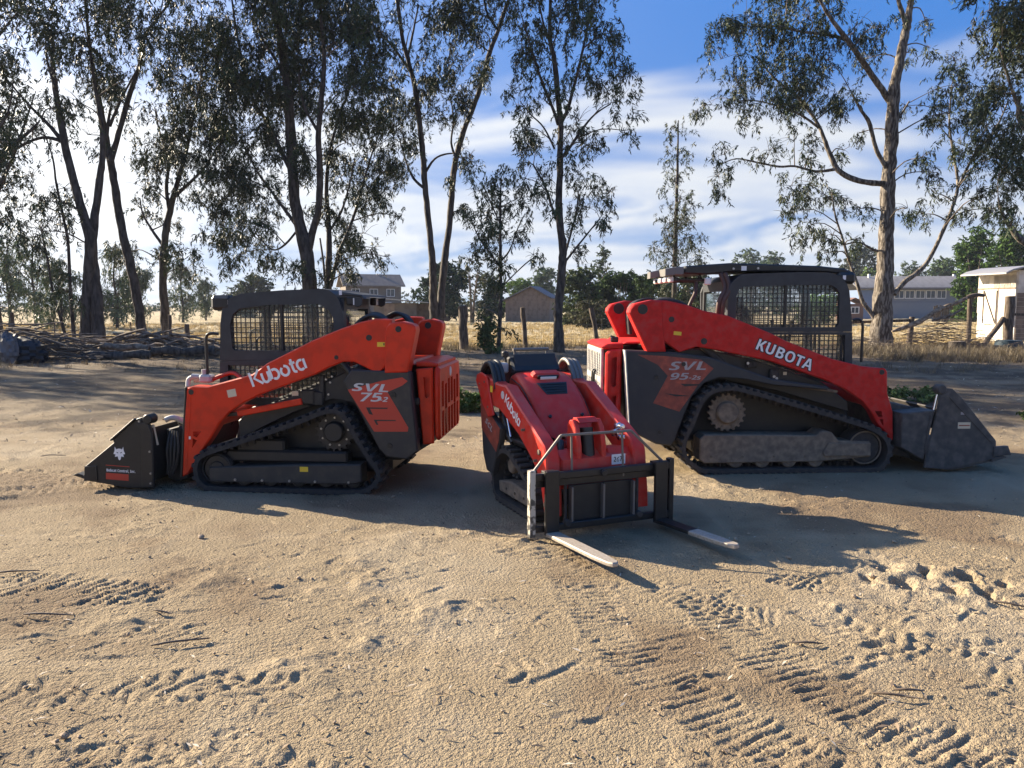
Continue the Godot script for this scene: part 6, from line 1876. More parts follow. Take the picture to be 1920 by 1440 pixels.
	# print on the bucket
	for s in [-1.0, 1.0]:
		if new:
			var at := print_at(1.655 if s < 0 else 1.60, 0.300, w + 0.001, s)
			mb = MB.new()
			var head := pts([-0.045, 0.085, -0.030, 0.058, -0.012, 0.066, 0.012, 0.066, 0.030, 0.058, 0.045, 0.085, 0.048, 0.045, 0.062, 0.012, 0.040, 0.008, 0.048, -0.018, 0.018, -0.012, 0.012, -0.040, 0.0, -0.052, -0.012, -0.040, -0.018, -0.012, -0.048, -0.018, -0.040, 0.008, -0.062, 0.012, -0.048, 0.045])
			mb.plate(head, 0.0, 0.002, 0.0, Transform3D(at.basis, at.origin + Vector3(0, 0.075, 0)), [pts([-0.030, 0.034, -0.010, 0.026, -0.012, 0.018, -0.026, 0.022]), pts([0.030, 0.034, 0.026, 0.022, 0.012, 0.018, 0.010, 0.026])])
			part(b, "cat_head_emblem", mb, "white_print")
			mb = MB.new()
			lettering(mb, "Bobcat Central, Inc.", 0.027, print_at(1.80 if s < 0 else 1.58, 0.203, w + 0.001, s, -0.03 * s * nr), true, 0.86)
			part(b, "dealer_lettering", mb, "white_print")
			sticker(b, "red_label", "red_print", Vector2(1.69, 0.155), Vector2(0.24, 0.065), w, s, 0.05 if s > 0 else -0.05)
			sticker(b, "red_stripe", "red_print", Vector2(1.68, 0.265), Vector2(0.25, 0.006), w, s, 0.05 if s > 0 else -0.05)
		else:
			sticker(b, "small_label", "cream_print", Vector2(1.875, 0.545), Vector2(0.14, 0.07), w, s)
			sticker(b, "small_label", "rust_print", Vector2(1.875, 0.545), Vector2(0.12, 0.012), w + 0.002, s)
			sticker(b, "small_label", "worn_print", Vector2(1.86, 0.68), Vector2(0.06, 0.03), w + 0.0, s)
# ------------------------------------------------------------------ stand-on loader with pallet forks
const SPEC_SMALL := {
	"small": true, "new": true, "rubber": "dusty_rubber", "frame_mat": "dusty_steel", "hub_mat": "dusty_steel",
	"track": [-1.40, 0.12, -1.415, 0.23, -1.39, 0.33, -1.33, 0.43, -1.22, 0.525, -1.10, 0.565, -0.97, 0.555, -0.75, 0.465, -0.545, 0.365, -0.43, 0.28, -0.385, 0.18, -0.395, 0.09, -0.46, 0.015, -0.60, 0.0, -0.9, 0.0, -1.22, 0.0, -1.34, 0.04],
	"track_z": [0.18, 0.445], "sprocket": [-1.11, 0.37, 0.135, 0.075], "idler": [-0.535, 0.175, 0.12],
	"rollers": [-1.2, -1.0, -0.8], "roller_r": 0.055,
	"beam": [-1.28, 0.10, -1.30, 0.20, -1.0, 0.245, -0.50, 0.215, -0.45, 0.17, -0.52, 0.10],
}

func stand_on_loader() -> void:
	var th := deg_to_rad(22.8)
	var f := Vector3(sin(th), 0, cos(th))
	var root := thing("stand_on_loader", "small red stand-on track loader with pallet forks facing the viewer", "track loader", Transform3D(Basis(f, Vector3.UP, f.cross(Vector3.UP)), Vector3(0.754, -0.01, -6.16)))
	var red := "crimson_paint"
	for s in [-1.0, 1.0]:
		crawler(root, SPEC_SMALL, s)
	var mb := MB.new()
	mb.plate(pts([-1.55, 0.16, -1.60, 0.60, -1.45, 0.95, -0.75, 0.66, -0.42, 0.50, -0.36, 0.30, -0.45, 0.14]), -0.17, 0.17, 0.02)
	mb.plate(pts([-1.58, 0.58, -1.58, 0.90, -1.40, 1.0, -0.95, 0.82, -0.62, 0.62]), -0.30, 0.30, 0.02)
	part(root, "chassis", mb, "black_plastic")
	# hood, narrowing toward the front
	mb = MB.new()
	var prof := [[-1.36, 0.80, 1.20, 0.275], [-1.30, 0.78, 1.222, 0.28], [-1.20, 0.75, 1.218, 0.28], [-1.10, 0.72, 1.18, 0.28], [-0.98, 0.70, 1.115, 0.28], [-0.85, 0.66, 1.02, 0.278], [-0.74, 0.63, 0.915, 0.272], [-0.66, 0.61, 0.82, 0.262], [-0.60, 0.60, 0.72, 0.245], [-0.57, 0.60, 0.64, 0.23]]
	var rings := []
	for p in prof:
		var ring := []
		var w: float = p[3]
		var y0: float = p[1]
		var y1: float = p[2]
		for q in [[1.0, y0], [1.0, lerpf(y0, y1, 0.55)], [0.985, y1 - 0.060], [0.93, y1 - 0.022], [0.80, y1 - 0.002], [0.4, y1 + 0.008], [0.0, y1 + 0.010], [-0.4, y1 + 0.008], [-0.80, y1 - 0.002], [-0.93, y1 - 0.022], [-0.985, y1 - 0.060], [-1.0, lerpf(y0, y1, 0.55)], [-1.0, y0]]:
			ring.append(Vector3(p[0], q[1], q[0] * w))
		rings.append(ring)
	loft(mb, rings)
	var hood := part(root, "hood", mb, red)
	# lamp housing, dark plate for the air opening and trim on the hood
	mb = MB.new()
	var slope := Basis(Vector3.BACK, -0.42)
	mb.box(Vector3(-1.14, 1.195, 0), Vector3(0.10, 0.095, 0.28), 0.035, slope)
	part(hood, "lamp_housing", mb, red)
	mb = MB.new()
	mb.box(Vector3(-1.080, 1.178, 0), Vector3(0.014, 0.068, 0.215), 0.006, slope)
	var lh := part(hood, "lamp_surround", mb, "black_plastic")
	mb = MB.new()
	mb.box(Vector3(-1.070, 1.176, 0), Vector3(0.014, 0.042, 0.165), 0.004, slope)
	part(hood, "lamp_lens", mb, "lens")
	mb = MB.new()
	var dn := Basis(Vector3(0, 0, -1), Vector3(-0.78, 0.62, 0).normalized(), Vector3(0.62, 0.78, 0).normalized())
	mb.plate(pts([-0.155, 0.085, 0.155, 0.085, 0.105, -0.07, -0.105, -0.07]), 0.0, 0.006, 0.003, Transform3D(dn, Vector3(-0.935, 1.092, 0)))
	part(hood, "opening_shade_plate", mb, "black_print")  # solid black plate, its colour stands in for the shade inside the opening
	for k in 4:
		mb = MB.new()
		mb.box(Vector3(0, 0.055 - k * 0.033, 0.010), Vector3(0.26 - k * 0.022, 0.006, 0.006), 0.0)
		var o := part(hood, "opening_slat", mb, "black_plastic")
		o.transform = Transform3D(dn, Vector3(-0.935, 1.092, 0))
	# lower side panels
	for s in [-1.0, 1.0]:
		mb = MB.new()
		mb.plate(pts([-1.645, 0.95, -1.12, 0.725, -1.15, 0.60, -1.34, 0.25, -1.48, 0.26, -1.58, 0.42]), s * 0.40, s * 0.465, 0.012)
		var sp := part(root, "side_panel", mb, "grimy_panel")
		mb = MB.new()
		mb.plate(pts([-1.635, 0.942, -1.13, 0.725, -1.155, 0.61, -1.22, 0.49, -1.60, 0.66]), s * 0.465, s * 0.468, 0.0)
		part(sp, "red_field", mb, "rust_print")
		mb = MB.new()
		lettering(mb, "SCL", 0.055, print_at(-1.50 if s > 0 else -1.26, 0.735 if s > 0 else 0.66, 0.469, s, -0.42 * s), true, 1.5, 0.3)
		part(sp, "model_lettering", mb, "worn_print")
	# arms
	for s in [-1.0, 1.0]:
		mb = MB.new()
		mb.plate(pts([-1.674, 1.15, -1.64, 1.18, -1.562, 1.19, -1.30, 1.16, -1.178, 1.136, -0.983, 1.136, -0.263, 0.771, -0.17, 0.722, -0.12, 0.64, -0.07, 0.30, -0.06, 0.16, -0.15, 0.14, -0.22, 0.36, -0.30, 0.48, -0.40, 0.565, -0.678, 0.728, -1.145, 0.904, -1.438, 0.92, -1.60, 1.0, -1.66, 1.079]), s * 0.345, s * 0.47, 0.014)
		var arm := part(root, "lift_arm", mb, red)
		mb = MB.new()
		mb.plate(pts([-1.69, 1.12, -1.66, 1.19, -1.56, 1.215, -1.40, 1.19, -1.30, 0.98, -1.22, 0.84, -1.36, 0.80, -1.50, 0.90]), s * 0.472, s * 0.495, 0.008)
		part(arm, "pivot_cover", mb, red)
		mb = MB.new()
		logo(mb, 0.125, print_at(-0.99 if s > 0 else -0.66, 0.985 if s > 0 else 0.80, 0.471, s, -0.50 * s))
		part(arm, "maker_lettering", mb, "white_print")
		mb = MB.new()
		mb.drum(v3(Vector2(-1.045, 1.045), s * 0.470), v3(Vector2(-1.045, 1.045), s * 0.473), 0.038, 20, 0.001)
		part(arm, "round_emblem", mb, "silver_print")
		sticker(arm, "warning_label", "yellow_print", Vector2(-1.26, 1.08), Vector2(0.06, 0.06), 0.496, s)
		for pn in [[-0.245, 0.66], [-0.12, 0.25]]:
			mb = MB.new()
			mb.drum(v3(Vector2(pn[0], pn[1]), s * 0.465), v3(Vector2(pn[0], pn[1]), s * 0.485), 0.024, 16, 0.004)
			part(arm, "pivot_pin", mb, "dusty_steel")
		# lift cylinder under the arm
		mb = MB.new()
		mb.tube([Vector3(-1.20, 0.62, s * 0.36), Vector3(-0.70, 0.62, s * 0.36)], [0.03], 10)
		mb.tube([Vector3(-1.25, 0.85, s * 0.38), Vector3(-1.12, 0.66, s * 0.38), Vector3(-1.02, 0.60, s * 0.38)], [0.026], 10)
		part(root, "lift_cylinder", mb, "black_steel")
		mb = MB.new()
		mb.tube([Vector3(-1.10, 0.82, s * 0.40), Vector3(-1.02, 0.66, s * 0.40)], [0.012], 8)
		part(root, "cylinder_rod", mb, "chrome")
	# cross member, mast bracket and tilt cylinder at the front
	mb = MB.new()
	mb.plate(pts([-0.46, 0.50, -0.42, 0.64, -0.26, 0.66, -0.13, 0.60, -0.09, 0.42, -0.14, 0.36, -0.34, 0.38]), -0.344, 0.344, 0.03)
	part(root, "cross_member", mb, red)
	mb = MB.new()
	for z in [0.155, -0.075]:
		mb.plate(pts([-0.34, 0.56, -0.33, 0.86, -0.29, 0.905, -0.24, 0.91, -0.18, 0.85, -0.14, 0.70, -0.13, 0.45, -0.24, 0.45]), z - 0.022, z + 0.022, 0.008)
	mb.plate(pts([-0.34, 0.86, -0.31, 0.92, -0.25, 0.925, -0.20, 0.89, -0.25, 0.885, -0.30, 0.88]), -0.053, 0.133, 0.006)
	part(root, "mast_bracket", mb, red)
	mb = MB.new()
	mb.tube([Vector3(-0.25, 0.84, 0.04), Vector3(-0.19, 0.50, 0.04)], [0.058, 0.058], 16)
	mb.tube([Vector3(-0.19, 0.50, 0.04), Vector3(-0.09, 0.30, 0.04)], [0.028], 12)
	part(root, "tilt_cylinder", mb, "black_steel")
	mb = MB.new()
	mb.plate(pts([-0.36, 0.40, -0.36, 0.62, -0.20, 0.66, -0.12, 0.55, -0.12, 0.38]), -0.42, -0.12, 0.02)
	var box := part(root, "front_casting", mb, red)
	mb = MB.new()
	mb.box(Vector3(-0.117, 0.575, -0.20), Vector3(0.004, 0.085, 0.13), 0.0)
	part(root, "number_label", mb, "white_print")
	mb = MB.new()
	var face := Transform3D(Basis(Vector3(0, 0, -1), Vector3.UP, Vector3(1, 0, 0)), Vector3(-0.114, 0.545, -0.155))
	mb.stroke(smooth_line([Vector2(0.0, 0.045), Vector2(0.012, 0.05), Vector2(0.014, 0.03), Vector2(0.0, 0.015), Vector2(0.02, 0.012)], 3), 0.006, 0.0, 0.002, face)
	mb.stroke(smooth_line([Vector2(0.045, 0.05), Vector2(0.03, 0.03), Vector2(0.035, 0.012), Vector2(0.047, 0.02), Vector2(0.033, 0.03)], 3), 0.006, 0.0, 0.002, face)
	mb.stroke(smooth_line([Vector2(0.055, 0.05), Vector2(0.072, 0.048), Vector2(0.062, 0.012)], 3), 0.006, 0.0, 0.002, face)
	mb.stroke(smooth_line([Vector2(0.08, 0.045), Vector2(0.094, 0.046), Vector2(0.084, 0.03), Vector2(0.096, 0.018), Vector2(0.08, 0.014)], 3), 0.006, 0.0, 0.002, face)
	part(root, "number_lettering", mb, "black_print")
	# quick couplers on the far arm
	for c in [[-0.42, 0.80, -0.36], [-0.36, 0.715, -0.36], [-0.42, 0.745, -0.33]]:
		mb = MB.new()
		var p := Vector3(c[0], c[1], c[2])
		mb.drum(p, p + Vector3(0.05, 0.004, 0.0), 0.036, 16, 0.006)
		mb.drum(p + Vector3(0.052, 0.004, 0), p + Vector3(0.10, 0.008, 0.0), 0.028, 16, 0.006)
		mb.drum(p + Vector3(0.10, 0.008, 0), p + Vector3(0.112, 0.009, 0.0), 0.016, 12, 0.003)
		part(root, "quick_coupler", mb, "chrome")
	mb = MB.new()
	mb.tube(smooth_line([Vector3(-0.40, 0.70, 0.20), Vector3(-0.30, 0.62, 0.26), Vector3(-0.36, 0.52, 0.30)], 4), [0.03], 8)
	mb.tube(smooth_line([Vector3(-0.42, 0.72, -0.10), Vector3(-0.34, 0.66, -0.16), Vector3(-0.36, 0.55, -0.22)], 4), [0.028], 8)
	part(root, "front_hose", mb, "hose")
	# control tower at the rear
	mb = MB.new()
	mb.plate(pts([-1.62, 0.95, -1.62, 1.26, -1.50, 1.36, -1.40, 1.36, -1.30, 1.24, -1.38, 1.18, -1.38, 0.9]), -0.25, 0.25, 0.02)
	var tower := part(root, "control_tower", mb, "black_plastic")
	mb = MB.new()
	mb.box(Vector3(-1.36, 1.315, 0), Vector3(0.02, 0.16, 0.44), 0.008, Basis(Vector3.BACK, 0.42))
	part(tower, "padded_screen", mb, "hose")
	mb = MB.new()
	mb.tube([Vector3(-1.47, 1.36, 0.17), Vector3(-1.47, 1.43, 0.17)], [0.013], 8)
	mb.tube([Vector3(-1.47, 1.36, -0.17), Vector3(-1.47, 1.43, -0.17)], [0.013], 8)
	mb.tube([Vector3(-1.47, 1.43, 0.19), Vector3(-1.47, 1.43, -0.19)], [0.016], 8)
	part(tower, "hand_rail", mb, "guard_steel")
	mb = MB.new()
	mb.tube([Vector3(-1.45, 1.30, 0.27), Vector3(-1.45, 1.37, 0.28)], [0.012], 8)
	mb.drum(Vector3(-1.45, 1.36, 0.28), Vector3(-1.45, 1.42, 0.28), 0.034, 16, 0.014)
	part(tower, "joystick", mb, "black_plastic")
	mb = MB.new()
	mb.box(Vector3(-1.43, 1.26, 0.31), Vector3(0.09, 0.10, 0.09), 0.015)
	part(tower, "coolant_cap", mb, "grille_grey")
	mb = MB.new()
	mb.box(Vector3(-1.82, 0.22, 0), Vector3(0.34, 0.05, 0.5), 0.01)
	part(tower, "standing_plate", mb, "black_steel")
	# hoses arching over the arm pivots
	for s in [-1.0, 1.0]:
		for k in 3:
			mb = MB.new()
			var z: float = s * (0.37 + k * 0.042)
			mb.tube(smooth_line([Vector3(-1.62, 1.10, z), Vector3(-1.60, 1.22, z), Vector3(-1.50, 1.315 - 0.01 * k, z), Vector3(-1.38, 1.30, z), Vector3(-1.29, 1.20, z), Vector3(-1.24, 1.08, z)], 5), [0.024], 8)
			part(root, "arched_hose", mb, "hose" if s > 0 else "guard_steel")
	# seams, fasteners and labels that break up the bodywork
	mb = MB.new()
	for s in [-1.0, 1.0]:
		mb.tube([Vector3(-1.30, 1.165, s * 0.277), Vector3(-1.10, 1.125, s * 0.279), Vector3(-0.98, 1.06, s * 0.279), Vector3(-0.85, 0.965, s * 0.277), Vector3(-0.74, 0.86, s * 0.271), Vector3(-0.66, 0.765, s * 0.261)], [0.006], 6)
		part(hood, "edge_seal", mb, "black_plastic")
		mb = MB.new()
	mb.tube([Vector3(-1.31, 1.224, -0.265), Vector3(-1.31, 1.236, 0.0), Vector3(-1.31, 1.224, 0.265)], [0.007], 6)
	part(hood, "rear_seam", mb, "black_plastic")
	for z in [0.16, -0.16]:
		mb = MB.new()
		mb.drum(Vector3(-0.70, 0.875, z), Vector3(-0.682, 0.885, z), 0.016, 12, 0.004)
		part(hood, "hood_bolt", mb, "black_steel")
	for s in [-1.0, 1.0]:
		bolts(root, "dusty_steel", [Vector2(-1.58, 1.10), Vector2(-1.45, 1.13), Vector2(-1.36, 0.90), Vector2(-0.30, 0.58), Vector2(-0.55, 0.80)], 0.470 if s < 0 else 0.470, s, 0.013, 0.03)
	pallet_fork(root)

func loft(mb: MB, rings: Array) -> void:
	var k := rings.size()
	var n := []
	for i in k:
		var row := []
		var m: int = rings[i].size()
		for j in m:
			var a: Vector3 = rings[mini(i + 1, k - 1)][j] - rings[maxi(i - 1, 0)][j]
			var b: Vector3 = rings[i][mini(j + 1, m - 1)] - rings[i][maxi(j - 1, 0)]
			var c := a.cross(b).normalized()
			row.append(c)
		n.append(row)
	# turn the normals outward
	var mid := Vector3.ZERO
	for r in rings:
		for p in r:
			mid += p
	mid /= k * rings[0].size()
	for i in k:
		for j in rings[i].size():
			if n[i][j].dot(rings[i][j] - Vector3(rings[i][j].x, mid.y - 0.2, 0)) < 0.0:
				n[i][j] = -n[i][j]
	for i in k - 1:
		for j in rings[i].size() - 1:
			mb.quadn(rings[i][j], rings[i][j + 1], rings[i + 1][j + 1], rings[i + 1][j], n[i][j], n[i][j + 1], n[i + 1][j + 1], n[i + 1][j])
	for e in [[0, -1.0], [k - 1, 1.0]]:
		var r: Array = rings[e[0]]
		var c := Vector3.ZERO
		for p in r:
			c += p
		c /= r.size()
		for j in r.size() - 1:
			mb.tri(c, r[j], r[j + 1], Vector3(e[1], 0, 0), Vector3(e[1], 0, 0), Vector3(e[1], 0, 0))

func pallet_fork(root: Node) -> void:
	var mb := MB.new()
	mb.box(Vector3(-0.01, 0.512, 0), Vector3(0.05, 0.058, 1.25), 0.006)
	mb.box(Vector3(-0.03, 0.452, 0), Vector3(0.03, 0.058, 1.25), 0.004)
	mb.box(Vector3(-0.01, 0.095, 0), Vector3(0.05, 0.055, 1.25), 0.006)
	var fork := part(root, "pallet_fork_frame", mb, "black_steel")
	for z in [0.645, -0.645]:
		mb = MB.new()
		mb.box(Vector3(-0.015, 0.30, z), Vector3(0.06, 0.54, 0.05), 0.005)
		part(fork, "end_plate", mb, "rubbed_plate" if z > 0 else "black_steel").set_meta("label", "end plate rubbed bare" if z > 0 else "black end plate")
	for z in [0.29, 0.0, -0.285]:
		mb = MB.new()
		mb.box(Vector3(-0.02, 0.26, z), Vector3(0.05, 0.29, 0.018), 0.003)
		part(fork, "upright_rib", mb, "guard_steel")
	mb = MB.new()
	mb.box(Vector3(-0.055, 0.26, 0.0), Vector3(0.02, 0.30, 0.60), 0.004)
	part(fork, "hitch_plate", mb, "black_plastic")
	for z in [0.34, -0.33]:
		mb = MB.new()
		mb.drum(Vector3(-0.03, 0.12, z), Vector3(0.03, 0.12, z), 0.03, 16, 0.01)
		mb.tube([Vector3(-0.03, 0.14, z), Vector3(-0.03, 0.42, z)], [0.014], 8)
		part(fork, "lock_pin", mb, "dusty_rubber")
	mb = MB.new()
	mb.drum(Vector3(0.0, 0.505, 0.02), Vector3(0.045, 0.505, 0.02), 0.028, 18, 0.005)
	part(fork, "stop_boss", mb, "black_steel")
	# notches along the top rail
	mb = MB.new()
	for k in 9:
		mb.box(Vector3(-0.012, 0.482, -0.44 + k * 0.11), Vector3(0.03, 0.012, 0.018), 0.0)
	part(fork, "rail_notch", mb, "black_print")
	# guard of bent rod
	mb = MB.new()
	mb.bar(Vector3(-0.02, 0.54, 0.640), Vector3(-0.02, 0.829, 0.387), 0.02, 0.02)
	mb.bar(Vector3(-0.02, 0.829, 0.390), Vector3(-0.02, 0.827, -0.262), 0.02, 0.02)
	mb.bar(Vector3(-0.02, 0.827, -0.259), Vector3(-0.02, 0.52, -0.60), 0.02, 0.02)
	mb.bar(Vector3(-0.02, 0.82, 0.295), Vector3(-0.02, 0.52, 0.287), 0.016, 0.016, Vector3.BACK)
	mb.bar(Vector3(-0.02, 0.82, -0.172), Vector3(-0.02, 0.45, -0.19), 0.016, 0.016, Vector3.BACK)
	part(fork, "load_guard", mb, "guard_steel")
	for z in [0.495, -0.515]:
		mb = MB.new()
		mb.box(Vector3(0.045, 0.305, z), Vector3(0.04, 0.52, 0.118), 0.006)
		mb.box(Vector3(0.0, 0.545, z), Vector3(0.09, 0.022, 0.11), 0.004)
		part(fork, "fork_shank", mb, "black_steel")
		mb = MB.new()
		var lay := Transform3D(Basis(Vector3(1, 0.062, 0).normalized(), Vector3(0, 0, -1), Vector3(-0.062, 1, 0).normalized()), Vector3(0.0, 0.055, z))
		if z > 0.0:
			mb.plate(pts([0.03, -0.059, 0.80, -0.056, 0.99, -0.042, 1.03, -0.022, 1.03, 0.022, 0.99, 0.042, 0.80, 0.056, 0.03, 0.059]), -0.016, 0.016, 0.007, lay)
			part(fork, "fork_tine", mb, "fork_steel")
		else:
			mb.plate(pts([0.03, -0.059, 0.52, -0.058, 0.49, 0.058, 0.03, 0.059]), -0.016, 0.016, 0.005, lay)  # heel half black, tip half pale
			var tine := part(fork, "fork_tine", mb, "black_steel")
			tine.set_meta("label", "black heel half of the tine")
			mb = MB.new()
			mb.plate(pts([0.522, -0.058, 0.80, -0.056, 0.99, -0.042, 1.03, -0.022, 1.03, 0.022, 0.99, 0.042, 0.80, 0.056, 0.492, 0.058]), -0.016, 0.016, 0.005, lay)
			part(fork, "fork_tip", mb, "fork_steel").set_meta("label", "pale tip half of the tine")
# ------------------------------------------------------------------ trees

# a drooping twig with long hanging leaves
func spray_mesh(sd: int, leaves: int, long: float, wide: float, reach: float, droop: float, pale := false) -> ArrayMesh:
	var r := RandomNumberGenerator.new()
	r.seed = sd
	var mb := MB.new()
	mb.tinted = true
	for i in leaves:
		var t := float(i) / leaves
		var side := r.randf_range(-PI, PI)
		var base := Vector3(t * reach, -droop * t * t, 0) + Vector3(r.randf_range(-0.06, 0.06), r.randf_range(-0.07, 0.05), r.randf_range(-0.06, 0.06)) * (reach * 2.0)
		var dir := Vector3(cos(side) * 0.75 + 0.2, r.randf_range(-1.9, 0.0), sin(side) * 0.75).normalized()
		var l := long * r.randf_range(0.65, 1.2)
		var w := wide * r.randf_range(0.7, 1.25)
		var across := dir.cross(Vector3(r.randf_range(-1, 1), r.randf_range(-1, 1), r.randf_range(-1, 1))).normalized()
		var nn := across.cross(dir).normalized()
		var bend := nn * l * r.randf_range(-0.12, 0.12)
		var g := r.randf_range(0.65, 1.25)
		mb.tint = Color(g, g * r.randf_range(0.95, 1.05), g * r.randf_range(0.85, 1.1))
		var m := base + dir * l * 0.42 + bend
		mb.tri(base, m + across * w * 0.5, m - across * w * 0.5, nn, nn, nn)
		mb.tri(m + across * w * 0.5, base + dir * l, m - across * w * 0.5, nn, nn, nn)
	return mb.mesh()

func crowd(parent: Node, called: String, m: Mesh, key: String, where: Array, tints: Array, stuff := false) -> MultiMeshInstance3D:
	var mm := MultiMesh.new()
	mm.transform_format = MultiMesh.TRANSFORM_3D
	mm.use_colors = true
	mm.mesh = m
	mm.instance_count = where.size()
	for i in where.size():
		mm.set_instance_transform(i, where[i])
		mm.set_instance_color(i, tints[i])
	var o := MultiMeshInstance3D.new()
	o.name = called
	o.multimesh = mm
	o.material_override = M[key]
	if stuff:
		o.set_meta("kind", "stuff")
	parent.add_child(o, true)
	return o

func trees() -> void:
	var n := 0
	for t in TREES:
		n += 1
		grow(t, n)
	# trees outside the view on the left, whose crowns shade the yard behind the machines
	var names := ["eucalyptus standing just outside the left edge, shading the yard", "eucalyptus far outside the left edge, shading the dirt behind the machines", "tall eucalyptus behind the left edge that shades the right loader", "outermost eucalyptus beyond the left edge"]
	var k := 0
	for e in [[-26.5, -26.0, 11.0], [-31.0, -31.0, 13.0], [-22.5, -33.5, 15.0], [-37.0, -36.0, 14.0]]:
		random_tree(names[k], Vector2(e[0], e[1]), e[2], 2.6, 22, 24, 25 + k, false)
		k += 1
	# thin far growth on the left side of the field
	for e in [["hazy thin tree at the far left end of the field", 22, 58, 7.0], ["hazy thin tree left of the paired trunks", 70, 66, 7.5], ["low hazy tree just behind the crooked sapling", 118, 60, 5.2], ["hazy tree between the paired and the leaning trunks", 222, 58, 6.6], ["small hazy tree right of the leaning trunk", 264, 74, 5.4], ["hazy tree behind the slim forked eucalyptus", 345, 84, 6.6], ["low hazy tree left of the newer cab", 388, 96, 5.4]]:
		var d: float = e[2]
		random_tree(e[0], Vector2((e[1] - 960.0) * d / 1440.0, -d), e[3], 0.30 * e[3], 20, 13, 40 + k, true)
		k += 1

func random_tree(label: String, at: Vector2, tall: float, reach: float, many: int, each: int, sd: int, light: bool) -> void:
	var r := RandomNumberGenerator.new()
	r.seed = sd
	var limbs := [[0, -0.15, 0, 0.02 * tall, 0.1, tall * 0.3, 0.1, 0.015 * tall, -0.1, tall * 0.6, 0, 0.010 * tall, 0.2, tall * 0.85, 0.1, 0.05, 0.2, tall, 0, 0.02]]
	for k in 3:
		var a := r.randf_range(0, TAU)
		var y := tall * r.randf_range(0.2, 0.5)
		limbs.append([0.05, y, 0.0, 0.008 * tall, cos(a) * reach * 0.4, y + tall * 0.15, sin(a) * reach * 0.4, 0.005 * tall, cos(a) * reach * 0.8, y + tall * 0.35, sin(a) * reach * 0.8, 0.015])
	var clumps := []
	for k in many:
		var y := tall * r.randf_range(0.14 if light else 0.28, 1.0)
		var a := r.randf_range(0, TAU)
		var d := r.randf_range(0.1, 1.0) * reach * (1.15 - y / tall * 0.6)
		clumps.append_array([cos(a) * d, y, sin(a) * d, r.randf_range(0.09, 0.15) * tall if light else r.randf_range(0.7, 1.3), each])
	grow({"label": label, "at": at, "limbs": limbs, "clumps": clumps, "light": light}, sd)

